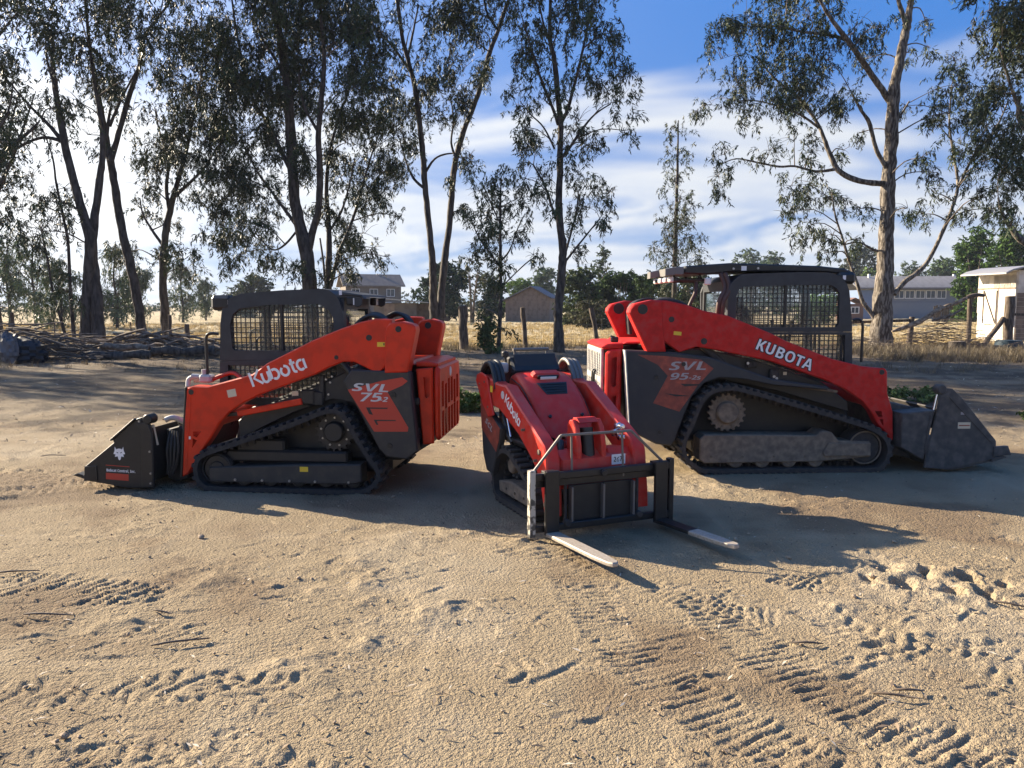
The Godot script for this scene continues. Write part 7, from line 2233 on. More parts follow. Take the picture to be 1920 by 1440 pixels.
func grow(t: Dictionary, sd: int) -> void:
	var r := RandomNumberGenerator.new()
	r.seed = 100 + sd
	var pale: bool = t.label.begins_with("big pale") or t.label.begins_with("drooping")
	var bark := "pale_bark" if pale else "bark"
	var at: Vector2 = t.at
	var root := thing("eucalyptus_tree", t.label, "tree", Transform3D(Basis.IDENTITY, Vector3(at.x, ground_base(at.x, at.y), at.y)), "eucalyptus trees along the fence")
	var joints := []
	for k in t.limbs.size():
		var a: Array = t.limbs[k]
		var p := []
		var rad := []
		for i in range(0, a.size(), 4):
			p.append(Vector3(a[i], a[i + 1], a[i + 2]))
			rad.append(float(a[i + 3]))
		var line := smooth_line(p, 4)
		var rr := []
		for i in line.size():
			var u := float(i) / 4.0
			var j := mini(int(u), rad.size() - 1)
			var j2 := mini(j + 1, rad.size() - 1)
			rr.append(lerpf(rad[j], rad[j2], u - j) * r.randf_range(0.94, 1.07))
			line[i] += Vector3(r.randf_range(-1, 1), 0, r.randf_range(-1, 1)) * rr[i] * 0.10
		if k == 0:
			# flare of the roots
			rr[0] *= 1.25
			rr[1] *= 1.08
		var mb := MB.new()
		mb.tube(line, rr, 11 if rr[0] > 0.12 else 7)
		part(root, "trunk" if k == 0 or p[0].y < 0.1 else "limb", mb, bark)
		for i in line.size():
			joints.append([line[i], rr[i]])
	# twigs from the nearest limb into each clump of leaves
	var twigs := MB.new()
	var hazy: bool = t.get("light", false)
	var big := 1.5 if hazy else 1.0
	var lv := PackedVector3Array()
	var ln := PackedVector3Array()
	var lc := PackedColorArray()
	var c: Array = t.clumps
	for i in range(0, c.size(), 5):
		var mid := Vector3(c[i], c[i + 1], c[i + 2])
		var rad: float = c[i + 3]
		var best := 1e9
		var from: Vector3 = joints[0][0]
		var fr := 0.02
		for j in joints:
			var jp: Vector3 = j[0]
			var d := jp.distance_to(mid) + maxf(0.0, jp.y - mid.y + rad * 0.5) * 0.9
			if d < best:
				best = d
				from = jp
				fr = j[1]
		var along := (from + mid) * 0.5 + Vector3(r.randf_range(-0.2, 0.2), 0.12 * from.distance_to(mid), r.randf_range(-0.2, 0.2))
		var r0 := clampf(fr * 0.6, 0.010, 0.035)
		twigs.tube(smooth_line([from, along, mid], 3), [r0, r0 * 0.9, r0 * 0.8, r0 * 0.7, r0 * 0.6, r0 * 0.5, r0 * 0.4], 5, false)
		for q in 5:
			var dir := Vector3(r.randf_range(-1, 1), r.randf_range(-0.5, 1), r.randf_range(-1, 1)).normalized()
			var tip := mid + dir * rad * 0.85
			twigs.tube(smooth_line([mid.lerp(along, 0.2 * q / 5.0), mid.lerp(tip, 0.5) + Vector3(0, 0.1 * rad, 0), tip], 2), [0.012, 0.010, 0.008, 0.006, 0.004], 4, false)
		var lobes := []
		for q in 5:
			lobes.append(Vector3(r.randf_range(-1, 1), r.randf_range(-0.8, 0.9), r.randf_range(-1, 1)) * rad * 0.74)
		var shade := r.randi() % 8
		for q in int(c[i + 4] * DENSE):
			var lobe: Vector3 = lobes[r.randi() % 5]
			var off := Vector3(r.randfn(0, 0.22), r.randfn(0, 0.25), r.randfn(0, 0.22)) * rad
			var sc := r.randf_range(0.75, 1.35) * big
			var b := Basis(Vector3.UP, r.randf_range(0, TAU)) * Basis(Vector3.BACK, r.randf_range(-1.2, 0.3))
			var which := r.randi() % 3
			lv.append_array(Transform3D(b * Basis.from_scale(Vector3.ONE * sc), mid + lobe + off) * spray_v[which])
			ln.append_array(Transform3D(b, Vector3.ZERO) * spray_n[which])
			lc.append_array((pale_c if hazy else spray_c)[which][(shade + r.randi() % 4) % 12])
	var tw := part(root, "twig", twigs, "twig")
	leaf_part(root, "crown", lv, ln, lc, "eucalyptus_leaf")

func leaf_part(root: Node, called: String, v: PackedVector3Array, n: PackedVector3Array, c: PackedColorArray, key: String) -> void:
	var arr := []
	arr.resize(Mesh.ARRAY_MAX)
	arr[Mesh.ARRAY_VERTEX] = v
	arr[Mesh.ARRAY_NORMAL] = n
	arr[Mesh.ARRAY_COLOR] = c
	var m := ArrayMesh.new()
	m.add_surface_from_arrays(Mesh.PRIMITIVE_TRIANGLES, arr)
	var o := MeshInstance3D.new()
	o.name = called
	o.mesh = m
	o.material_override = M[key]
	root.add_child(o, true)

const DENSE := 1.32
var spray_v := []
var spray_n := []
var spray_c := []
var pale_c := []
var cluster_v := []
var cluster_n := []
var cluster_c := []

func leaf_stock() -> void:
	for k in 3:
		var a := spray_mesh(70 + k, 20, 0.20, 0.040, 0.42, 0.28).surface_get_arrays(0)
		spray_v.append(a[Mesh.ARRAY_VERTEX])
		spray_n.append(a[Mesh.ARRAY_NORMAL])
		var rows := []
		for t in 12:
			var g := 0.62 + 0.09 * ((t * 5) % 12)
			var warm := float((t * 7) % 12) / 12.0
			var cc := PackedColorArray()
			for q in a[Mesh.ARRAY_COLOR]:
				cc.append(Color(q.r * 0.044 * g * (0.88 + 0.28 * warm), q.g * 0.058 * g, q.b * 0.025 * g))
			rows.append(cc)
		spray_c.append(rows)
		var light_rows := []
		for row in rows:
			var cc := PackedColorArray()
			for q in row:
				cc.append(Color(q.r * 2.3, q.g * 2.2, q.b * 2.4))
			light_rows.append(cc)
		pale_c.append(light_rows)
	for k in 2:
		var a := spray_mesh(90 + k, 13, 0.17, 0.11, 0.30, 0.05).surface_get_arrays(0)
		cluster_v.append(a[Mesh.ARRAY_VERTEX])
		cluster_n.append(a[Mesh.ARRAY_NORMAL])
		cluster_c.append(a[Mesh.ARRAY_COLOR])

# a rounded bush or far tree of leaf clusters; size is its reach in x, y, z
func bush(called: String, label: String, category: String, at: Vector3, size: Vector3, count: int, col: Color, leaf: float, sd: int, trunk := true, pointed := false, group := "") -> void:
	var r := RandomNumberGenerator.new()
	r.seed = sd
	var root := thing(called, label, category, Transform3D(Basis.IDENTITY, at), group)
	if trunk:
		var mb := MB.new()
		for k in 4:
			var a := r.randf_range(0, TAU)
			mb.tube(smooth_line([Vector3(0.1 * cos(a), -0.1, 0.1 * sin(a)), Vector3(cos(a) * size.x * 0.1, size.y * 0.35, sin(a) * size.z * 0.1), Vector3(cos(a) * size.x * 0.28, size.y * 0.75, sin(a) * size.z * 0.28)], 3), [size.y * 0.022, size.y * 0.018, size.y * 0.014, size.y * 0.010, size.y * 0.007, size.y * 0.005, 0.01], 6)
		part(root, "trunk", mb, "twig")
	var lumps_at := []
	var many := 14 + int(size.y * 1.5)
	for k in many:
		var y := (k + r.randf()) / many
		var wid := sqrt(maxf(0.0, 1.0 - pow(absf(y - 0.42) / 0.6, 2.2))) * 0.5
		if pointed:
			wid = (1.0 - y) * 0.45 + 0.04
		var a := r.randf_range(0, TAU)
		var q := r.randf_range(0.15, 0.85)
		lumps_at.append([Vector3(cos(a) * wid * size.x * q, (0.06 + 0.84 * y) * size.y, sin(a) * wid * size.z * q), r.randf_range(0.16, 0.32)])
	var lv := PackedVector3Array()
	var ln := PackedVector3Array()
	var lc := PackedColorArray()
	var tone := []
	for t in 6:
		var g := 0.65 + 0.14 * t
		var two := []
		for k in 2:
			var cc := PackedColorArray()
			for q in cluster_c[k]:
				cc.append(Color(col.r * g * q.r, col.g * g * q.g, col.b * g * q.b))
			two.append(cc)
		tone.append(two)
	for i in count:
		var l: Array = lumps_at[r.randi() % lumps_at.size()]
		var d := Vector3(r.randfn(0, 1), r.randfn(0, 1), r.randfn(0, 1)).normalized() * pow(r.randf(), 0.45)
		var p: Vector3 = l[0] + Vector3(d.x * size.x * 0.75, d.y * size.y * 0.5, d.z * size.z * 0.75) * float(l[1])
		p.y = maxf(p.y, 0.03)
		var b := Basis(Vector3.UP, r.randf_range(0, TAU)) * Basis(Vector3.BACK, r.randf_range(-0.9, 0.9))
		var w := r.randi() % 2
		lv.append_array(Transform3D(b * Basis.from_scale(Vector3.ONE * leaf * r.randf_range(0.7, 1.3)), p) * cluster_v[w])
		ln.append_array(Transform3D(b, Vector3.ZERO) * cluster_n[w])
		lc.append_array(tone[r.randi() % 6][w])
	leaf_part(root, "crown" if trunk else "foliage", lv, ln, lc, "broad_leaf")
# ------------------------------------------------------------------ houses and sheds
func walls_box(root: Node, called: String, a: Vector3, b: Vector3, key: String) -> MeshInstance3D:
	var mb := MB.new()
	mb.box((a + b) * 0.5, (b - a).abs(), 0.01)
	return part(root, called, mb, key)

func window_on(root: Node, at: Vector3, wide: float, high: float, mullions := 1) -> void:
	# a window in a wall that faces +z: frame, glass and bars
	var mb := MB.new()
	surround(mb, pts([-wide / 2 - 0.09, -high / 2 - 0.09, wide / 2 + 0.09, -high / 2 - 0.09, wide / 2 + 0.09, high / 2 + 0.09, -wide / 2 - 0.09, high / 2 + 0.09]), pts([-wide / 2, -high / 2, wide / 2, -high / 2, wide / 2, high / 2, -wide / 2, high / 2]), 0.0, 0.09, Transform3D(Basis.IDENTITY, at))
	for k in mullions:
		var x := -wide / 2 + wide * (k + 1) / (mullions + 1)
		mb.box(at + Vector3(x, 0, 0.045), Vector3(0.06, high, 0.06), 0.0)
	var w := part(root, "window", mb, "white_trim")
	mb = MB.new()
	mb.box(at + Vector3(0, 0, 0.02), Vector3(wide, high, 0.02), 0.0)
	part(w, "pane", mb, "window_glass")

# roof of two slopes, ridge along x, over x0..x1, z0..z1
func gable_roof(root: Node, x0: float, x1: float, z0: float, z1: float, eave: float, ridge: float, key: String, along_x := true, thick := 0.18) -> MeshInstance3D:
	var mb := MB.new()
	if along_x:
		var zm := (z0 + z1) * 0.5
		var b := Basis(Vector3(0, 0, 1), Vector3.UP, Vector3(-1, 0, 0))
		mb.plate(PackedVector2Array([Vector2(z0, eave), Vector2(zm, ridge), Vector2(z1, eave), Vector2(z1, eave + thick), Vector2(zm, ridge + thick), Vector2(z0, eave + thick)]), -x1, -x0, 0.02, Transform3D(b, Vector3.ZERO))
	else:
		var xm := (x0 + x1) * 0.5
		mb.plate(PackedVector2Array([Vector2(x0, eave), Vector2(xm, ridge), Vector2(x1, eave), Vector2(x1, eave + thick), Vector2(xm, ridge + thick), Vector2(x0, eave + thick)]), z0, z1, 0.02)
	return part(root, "roof", mb, key)

func buildings() -> void:
	leaf_stock()
	var root: Node3D
	var mb: MB
	# two-storey house, left of centre
	root = thing("two_storey_house", "tan two-storey house with hipped brown roof above the low shed", "house", Transform3D(Basis(Vector3.UP, 0.35), Vector3(-24.2, 0, -132)))
	walls_box(root, "wall", Vector3(-4.6, -0.5, -3.5), Vector3(4.6, 4.9, 3.5), "tan_wall")
	gable_roof(root, -5.2, 5.2, -4.2, 4.2, 4.9, 6.9, "tan_roof")
	for x in [-3.0, 0.0, 2.8]:
		window_on(root, Vector3(x, 3.9, 3.5), 1.2, 1.1)
	for x in [-2.5, 2.0]:
		window_on(root, Vector3(x, 1.6, 3.5), 1.6, 1.3)
	for x in [-2.2, 1.2, 1.6]:
		mb = MB.new()
		mb.box(Vector3(x, 6.85, 0.3), Vector3(0.28, 0.6, 0.28), 0.02)
		part(root, "roof_vent", mb, "tin_roof")
	mb = MB.new()
	mb.plate(pts([-4.8, 3.2, 1.0, 2.6, 1.0, 2.75, -4.8, 3.4]), 3.55, 7.0, 0.02)
	part(root, "porch_roof", mb, "grey_roof")
	walls_box(root, "porch_wall", Vector3(-4.6, -0.3, 6.4), Vector3(0.8, 2.6, 6.6), "tan_wall")
	# low shed in front of it
	root = thing("low_shed", "low plank shed with pale sheet roof behind the taller stems", "shed", Transform3D(Basis(Vector3.UP, 0.12), Vector3(-10.4, 0, -76)))
	walls_box(root, "wall", Vector3(-3.0, -0.3, -1.8), Vector3(1.0, 2.05, 1.5), "tan_wall")
	mb = MB.new()
	mb.box(Vector3(1.9, 1.0, -1.7), Vector3(1.8, 2.0, 0.12), 0.0)
	part(root, "lean_to_wall", mb, "barn_board")
	mb = MB.new()
	mb.box(Vector3(2.75, 0.85, 1.4), Vector3(0.12, 1.7, 0.12), 0.0)
	part(root, "lean_to_post", mb, "barn_board")
	mb = MB.new()
	mb.plate(pts([-3.4, 2.55, 3.1, 1.95, 3.1, 2.02, -3.4, 2.66]), -2.2, 2.1, 0.01)
	part(root, "roof", mb, "tin_roof")
	for k in 9:
		mb = MB.new()
		mb.box(Vector3(-2.85 + k * 0.45, 0.9, 1.52), Vector3(0.42, 2.2, 0.03), 0.006)
		part(root, "plank", mb, "tan_wall")
	mb = MB.new()
	mb.box(Vector3(-1.6, 1.2, 1.56), Vector3(1.0, 1.5, 0.04), 0.01)
	part(root, "door", mb, "barn_board")
	# barn
	root = thing("wooden_barn", "weathered brown wooden barn with a gabled end", "barn", Transform3D(Basis(Vector3.UP, -0.25), Vector3(1.75, 0, -87)))
	mb = MB.new()
	mb.plate(pts([-2.5, -0.3, 2.5, -0.3, 2.5, 2.7, 0.4, 3.85, -2.5, 2.45]), -4.5, -0.05, 0.01)
	part(root, "wall", mb, "barn_board")
	for k in 20:
		var x := -2.45 + k * 0.256
		var top := lerpf(2.45, 3.85, (x + 2.5) / 2.9) if x < 0.4 else lerpf(3.85, 2.7, (x - 0.4) / 2.1)
		mb = MB.new()
		mb.box(Vector3(x, top * 0.5 - 0.15, 0), Vector3(0.235, top - 0.02, 0.05), 0.006)
		part(root, "plank", mb, "barn_board")
	mb = MB.new()
	mb.plate(pts([-2.9, 2.30, 0.4, 3.88, 2.8, 2.55, 2.8, 2.67, 0.4, 4.0, -2.9, 2.42]), -4.8, 0.3, 0.01)
	part(root, "roof", mb, "grey_roof")
	# long house on the right
	root = thing("long_house", "long low grey-roofed house with a row of white windows", "house", Transform3D(Basis(Vector3.UP, -0.06), Vector3(56.0, 0, -110)))
	walls_box(root, "wall", Vector3(-4.0, -0.5, -4), Vector3(8.0, 4.1, 4), "pale_wall")
	walls_box(root, "wall", Vector3(-8.2, -0.5, -3), Vector3(-4.02, 3.9, 4.6), "blue_wall")
	gable_roof(root, -8.6, 8.4, -5.0, 5.2, 4.05, 5.75, "grey_roof")
	for x in [-2.6, -1.2, 0.2, 1.6, 3.0]:
		window_on(root, Vector3(x, 3.3, 4.0), 1.1, 0.95)
	for p in [[-5.5, 0.8], [6.8, -0.6]]:
		mb = MB.new()
		mb.box(Vector3(p[0], 5.6, p[1]), Vector3(0.3, 1.2, 0.3), 0.02)
		part(root, "roof_vent", mb, "white_trim")
	walls_box(root, "wall_base", Vector3(-4.0, -0.4, 4.02), Vector3(8.0, 2.2, 4.3), "pale_wall")
	# small brown outbuilding
	root = thing("brown_outbuilding", "small brown outbuilding with a white window beside the blue wall", "shed", Transform3D(Basis.IDENTITY, Vector3(44.0, 0, -100)))
	walls_box(root, "wall", Vector3(-1.4, -0.3, -1.5), Vector3(1.0, 2.0, 1.2), "brown_wall")
	gable_roof(root, -1.7, 1.3, -1.8, 1.5, 2.0, 2.7, "brown_wall", false, 0.1)
	window_on(root, Vector3(-0.1, 1.2, 1.2), 0.9, 0.7)
	# board fence before the long house
	root = thing("board_fence", "grey weathered board fence in front of the long house", "fence", Transform3D(Basis.IDENTITY, Vector3(46.0, 0, -84)))
	for k in 40:
		mb = MB.new()
		var hh := 1.75 + 0.12 * sin(k * 2.3)
		mb.box(Vector3(k * 0.22, hh * 0.5, 0.05 * sin(k * 1.7)), Vector3(0.20, hh, 0.03), 0.004)
		part(root, "board", mb, "post_wood")
	# tall white shed at the right edge
	root = thing("white_shed", "tall narrow whitewashed shed with curved roof at the right edge", "shed", Transform3D(Basis(Vector3.UP, 0.10), Vector3(25.15, 0, -38.6)))
	walls_box(root, "wall", Vector3(0.04, -0.2, -2.7), Vector3(3.6, 3.55, 0), "white_board")
	for k in 7:
		mb = MB.new()
		mb.box(Vector3(0.02, 2.05, -0.20 - k * 0.385), Vector3(0.05, 1.25 if k > 3 else 2.6, 0.37), 0.005)
		mb.box(Vector3(0.02, 3.1, -0.20 - k * 0.385), Vector3(0.05, 0.75, 0.37), 0.005)
		part(root, "plank", mb, "white_board")
	for k in 16:
		mb = MB.new()
		mb.box(Vector3(1.83, 0.1 + k * 0.225, 0.02), Vector3(3.5, 0.215, 0.04), 0.005)
		part(root, "plank", mb, "barn_board" if k < 11 else "white_board")
	mb = MB.new()
	mb.box(Vector3(-0.012, 2.70, -1.35), Vector3(0.05, 0.07, 2.7), 0.004)
	part(root, "trim_board", mb, "barn_board")
	mb = MB.new()
	mb.box(Vector3(-0.02, 1.75, -1.7), Vector3(0.05, 1.8, 1.0), 0.006)
	var door := part(root, "door", mb, "white_board")
	mb = MB.new()
	mb.bar(Vector3(-0.055, 0.9, -1.24), Vector3(-0.055, 2.6, -2.16), 0.03, 0.09, Vector3.RIGHT)
	mb.bar(Vector3(-0.06, 0.9, -1.23), Vector3(-0.06, 2.6, -1.23), 0.03, 0.05, Vector3.RIGHT)
	mb.bar(Vector3(-0.06, 0.9, -2.17), Vector3(-0.06, 2.6, -2.17), 0.03, 0.05, Vector3.RIGHT)
	part(door, "door_brace", mb, "tan_wall")
	mb = MB.new()
	mb.plate(pts([-0.85, 3.45, -0.5, 3.62, 0.3, 3.80, 1.4, 3.82, 2.8, 3.74, 4.0, 3.60, 4.0, 3.52, 1.4, 3.74, 0.3, 3.72, -0.5, 3.54, -0.85, 3.38]), -3.0, 0.35, 0.006)
	part(root, "roof", mb, "tin_roof")
	# far greenery
	far_greenery()

func far_greenery() -> void:
	# [name, label, x px, depth, width px, top px, count, colour, leaf, pointed]
	var list := [
		["round_tree", "farthest small tree at the left horizon", 440, 220, 70, 552, 300, Color(0.08, 0.10, 0.06), 5.5, false],
		["round_tree", "bushy tree peeking over the dusty cab roof", 470, 120, 110, 512, 700, Color(0.07, 0.08, 0.045), 4.0, false],
		["conifer", "dark dense conifer behind the V of two stems", 838, 92, 110, 488, 1200, Color(0.030, 0.055, 0.026), 3.2, false],
		["bare_shrub", "thin greyish shrub right of the dark conifer", 885, 80, 60, 455, 160, Color(0.09, 0.09, 0.06), 2.2, false],
		["round_tree", "dull green tree left of the barn", 920, 90, 66, 512, 600, Color(0.055, 0.075, 0.035), 3.0, false],
		["round_tree", "bright green tree rising over the barn", 978, 118, 86, 520, 900, Color(0.13, 0.19, 0.045), 3.6, false],
		["round_tree", "open crowned tree right above the barn ridge", 1022, 130, 70, 498, 700, Color(0.10, 0.13, 0.07), 3.8, false],
		["hedge_bush", "olive bush at the left end of the hedge", 1088, 66, 110, 500, 900, Color(0.075, 0.095, 0.04), 2.6, false],
		["tall_shrub", "wispy tall shrub rising from the hedge", 1128, 70, 44, 452, 260, Color(0.11, 0.13, 0.09), 2.2, false],
		["hedge_bush", "dark green bush in the middle of the hedge", 1160, 64, 120, 505, 1200, Color(0.045, 0.075, 0.025), 2.6, false],
		["hedge_bush", "dark bush in the hedge touching the red arm cover", 1225, 62, 110, 508, 1000, Color(0.05, 0.078, 0.03), 2.6, false],
		["low_shrub", "low dusty shrub in front of the hedge", 1110, 58, 110, 560, 600, Color(0.09, 0.085, 0.05), 2.0, false],
		["round_tree", "green tree seen between roof lamp and cab", 1300, 78, 120, 505, 900, Color(0.065, 0.09, 0.035), 3.0, false],
		["round_tree", "pale far tree above the lamp bracket", 1395, 170, 100, 462, 700, Color(0.11, 0.14, 0.09), 5.0, false],
		["round_tree", "darker far tree above the taller cab", 1450, 160, 90, 470, 700, Color(0.075, 0.105, 0.06), 5.0, false],
		["round_tree", "green tree seen through the taller cab window", 1535, 70, 90, 545, 500, Color(0.12, 0.19, 0.05), 2.6, false],
		["round_tree", "grey-green tree above the long house's blue end", 1600, 140, 90, 452, 800, Color(0.085, 0.10, 0.065), 4.6, false],
		["round_tree", "small bright green tree left of the pale trunk", 1624, 128, 40, 498, 400, Color(0.14, 0.20, 0.06), 3.6, false],
		["round_tree", "pale tree above the middle of the long roof", 1705, 150, 70, 490, 500, Color(0.11, 0.14, 0.085), 4.6, false],
		["round_tree", "green tree above the right end of the long roof", 1772, 135, 90, 480, 800, Color(0.085, 0.125, 0.055), 4.4, false],
		["pine_tree", "tall green pine left of the white shed", 1822, 82, 90, 425, 1300, Color(0.065, 0.11, 0.03), 3.2, false],
		["pine_tree", "tall green pine rising behind the white shed", 1890, 74, 130, 425, 1500, Color(0.06, 0.105, 0.028), 3.0, false],
	]
	treeline()
	var k := 0
	for e in list:
		k += 1
		var d: float = e[3]
		var wide: float = e[4] * d / 1440.0
		var base_px := 572.0 + 1.85 * 1440.0 / d
		var high: float = (base_px - e[5]) * d / 1440.0
		var x: float = (e[2] - 960.0) * d / 1440.0
		bush(e[0], e[1], "tree" if not e[0].contains("shrub") and not e[0].contains("bush") else "shrub", Vector3(x, 0, -d), Vector3(wide, high, wide), int(e[6]), e[7], e[8] * 0.54, 300 + k, true, e[9], "far greenery beyond the field")

# the wooded horizon, too far to tell its trees apart
func treeline() -> void:
	var r := RandomNumberGenerator.new()
	r.seed = 71
	var tops := noise_of(0.05, 72, 3)
	var lv := PackedVector3Array()
	var ln := PackedVector3Array()
	var lc := PackedColorArray()
	var tone := []
	for t in 5:
		var g := 0.7 + 0.15 * t
		var two := []
		for k in 2:
			var cc := PackedColorArray()
			for q in cluster_c[k]:
				cc.append(Color(0.085 * g * q.r, 0.10 * g * q.g, 0.06 * g * q.b))
			two.append(cc)
		tone.append(two)
	for i in 3600:
		var x := r.randf_range(-190, 190)
		var z := -215.0 + 14.0 * sin(x * 0.03) + r.randf_range(-6, 6)
		var high := maxf(1.2, 4.0 + 7.0 * tops.get_noise_1d(x) + 2.5 * sin(x * 0.55) * tops.get_noise_1d(x * 3.0))
		var b := Basis(Vector3.UP, r.randf_range(0, TAU)) * Basis(Vector3.BACK, r.randf_range(-0.9, 0.9))
		var w := r.randi() % 2
		lv.append_array(Transform3D(b * Basis.from_scale(Vector3.ONE * r.randf_range(2.4, 4.2)), Vector3(x, high * pow(r.randf(), 0.7), z)) * cluster_v[w])
		ln.append_array(Transform3D(b, Vector3.ZERO) * cluster_n[w])
		lc.append_array(tone[r.randi() % 5][w])
	leaf_part(self, "far_treeline", lv, ln, lc, "broad_leaf")
	tag(get_node("far_treeline"), "hazy line of far woods along the horizon beyond the field", "woods", "", "stuff")

# ------------------------------------------------------------------ fences, field, verge
func wood_post(root: Node, foot: Vector3, top: Vector3, r: float, sd: int) -> void:
	var q := RandomNumberGenerator.new()
	q.seed = sd
	var mb := MB.new()
	var line := []
	var rr := []
	for i in 6:
		var t := i / 5.0
		line.append(foot.lerp(top, t) + Vector3(q.randf_range(-1, 1), 0, q.randf_range(-1, 1)) * r * 0.15)
		rr.append(r * q.randf_range(0.9, 1.08))
	mb.tube(line, rr, 8)
	part(root, "post", mb, "post_wood")

func fences() -> void:
	var z := -33.2
	# [x px, foot px, top x px, top px, thickness px]
	var posts := [[27, 642, 28, 585, 7], [353, 655, 353, 607, 9], [318, 650, 322, 590, 7], [870, 652, 869, 573, 17], [986, 652, 980, 576, 9], [1124, 660, 1108, 577, 9]]
	var root := thing("wire_fence", "sagging wire fence on wooden posts along the near side of the field", "fence", Transform3D(Basis.IDENTITY, Vector3(0, 0, z)))
	var k := 0
	for p in posts:
		k += 1
		var sc := 33.2 / 1440.0
		wood_post(root, Vector3((p[0] - 960) * sc, -0.2, 0), Vector3((p[2] - 960) * sc, (652 - p[3]) * sc, 0.05), p[4] * sc * 0.5, 40 + k)
	# steel posts
	for x in [105, 248, 430, 520, 700, 1240]:
		var mb := MB.new()
		var wx: float = (x - 960) * 33.2 / 1440.0
		mb.box(Vector3(wx, 0.5, 0.04), Vector3(0.045, 1.25, 0.04), 0.004, Basis(Vector3.BACK, 0.02 * sin(x)))
		part(root, "steel_post", mb, "post_wood")
	wires(root, -24.0, 9.0, 0.03)
	root = thing("corner_fence", "wire fence with a braced corner post beside the white shed", "fence", Transform3D(Basis.IDENTITY, Vector3(0, 0, -33.6)))
	var s2 := 33.6 / 1440.0
	wood_post(root, Vector3((1889 - 960) * s2, -0.2, 0), Vector3((1889 - 960) * s2, (652 - 556) * s2, 0), 17 * s2 * 0.5, 61)
	wood_post(root, Vector3((1836 - 960) * s2, -0.1, 0.1), Vector3((1878 - 960) * s2, (652 - 596) * s2, 0.05), 10 * s2 * 0.5, 62)
	wood_post(root, Vector3((1845 - 960) * s2, -0.2, -1.2), Vector3((1845 - 960) * s2, (652 - 553) * s2, -1.2), 9 * s2 * 0.5, 63)
	wood_post(root, Vector3((1704 - 960) * s2, -0.2, 0), Vector3((1707 - 960) * s2, (640 - 583) * s2, 0), 10 * s2 * 0.5, 64)
	var mb := MB.new()
	mb.bar(Vector3((1590 - 960) * s2, (652 - 605) * s2, 0.02), Vector3((1706 - 960) * s2, (652 - 601) * s2, 0.02), 0.1, 0.12)
	mb.bar(Vector3((1897 - 960) * s2, (652 - 590) * s2, 0.02), Vector3((2010 - 960) * s2, (652 - 592) * s2, 0.02), 0.08, 0.11)
	part(root, "rail", mb, "post_wood")
	wires(root, 14.2, 30.0, 0.05)
	# blue tub at the foot of the corner post
	root = thing("rubber_tub", "dark blue rubber tub upside down at the foot of the corner post", "tub", Transform3D(Basis.IDENTITY, Vector3(20.9, 0, -32.3)))
	mb = MB.new()
	mb.tube([Vector3(0, 0.0, 0), Vector3(0, 0.06, 0), Vector3(0, 0.33, 0), Vector3(0, 0.38, 0)], [0.58, 0.57, 0.50, 0.46], 28)
	part(root, "shell", mb, "blue_tub")
	mb = MB.new()
	mb.tube([Vector3(0, 0.005, 0), Vector3(0, 0.05, 0)], [0.61, 0.61], 28)
	part(root, "rim", mb, "blue_tub")

func wires(root: Node, x0: float, x1: float, z: float) -> void:
	var mb := MB.new()
	var hs := [0.12, 0.26, 0.42, 0.60, 0.80, 1.02, 1.24]
	for h in hs:
		var p := []
		var k := int((x1 - x0) / 1.5) + 1
		for i in k + 1:
			var x := lerpf(x0, x1, float(i) / k)
			p.append(Vector3(x, h + 0.03 * sin(x * 0.9 + h * 3.0), z))
		mb.tube(p, [0.0032], 4, false)
	var x := x0
	while x < x1:
		mb.tube([Vector3(x, 0.12 + 0.03 * sin(x * 0.9 + 0.36), z), Vector3(x + 0.02, 1.24 + 0.03 * sin(x * 0.9 + 3.7), z)], [0.0022], 4, false)
		x += 0.32
	part(root, "wire_mesh", mb, "wire")

func tuft_mesh(sd: int, blades: int, high: float, wide: float, lean: float) -> ArrayMesh:
	var r := RandomNumberGenerator.new()
	r.seed = sd
	var mb := MB.new()
	mb.tinted = true
	for i in blades:
		var a := r.randf_range(0, TAU)
		var b := Vector3(r.randf_range(-0.12, 0.12), -0.02, r.randf_range(-0.12, 0.12))
		var h := high * r.randf_range(0.5, 1.15)
		var out := Vector3(cos(a), 0, sin(a)) * lean * h * r.randf_range(0.3, 1.2)
		var side := Vector3(-sin(a), 0, cos(a)).rotated(Vector3.UP, r.randf_range(-1, 1)) * wide
		var mid := b + out * 0.35 + Vector3(0, h * 0.6, 0)
		var tip := b + out + Vector3(0, h, 0)
		var nn := side.cross(tip - b).normalized()
		var g := r.randf_range(0.7, 1.25)
		mb.tint = Color(g, g * r.randf_range(0.94, 1.03), g * r.randf_range(0.8, 1.05))
		mb.tri(b - side, b + side, mid + side * 0.7, nn, nn, nn)
		mb.tri(b - side, mid + side * 0.7, mid - side * 0.7, nn, nn, nn)
		mb.tri(mid - side * 0.7, mid + side * 0.7, tip, nn, nn, nn)
	return mb.mesh()

func scatter(called: String, label: String, category: String, m: Mesh, key: String, count: int, place: Callable, tint: Callable) -> void:
	var where := []
	var tints := []
	for i in count:
		var t = place.call(i)
		if t == null:
			continue
		where.append(t)
		tints.append(tint.call(i))
	var o := crowd(self, called, m, key, where, tints, true)
	tag(o, label, category, "", "stuff")

func stand(x: float, z: float, sc: float) -> Transform3D:
	return Transform3D(Basis(Vector3.UP, rng.randf_range(0, TAU)) * Basis.from_scale(Vector3(sc, sc * rng.randf_range(0.8, 1.3), sc)), Vector3(x, ground_base(x, z), z))

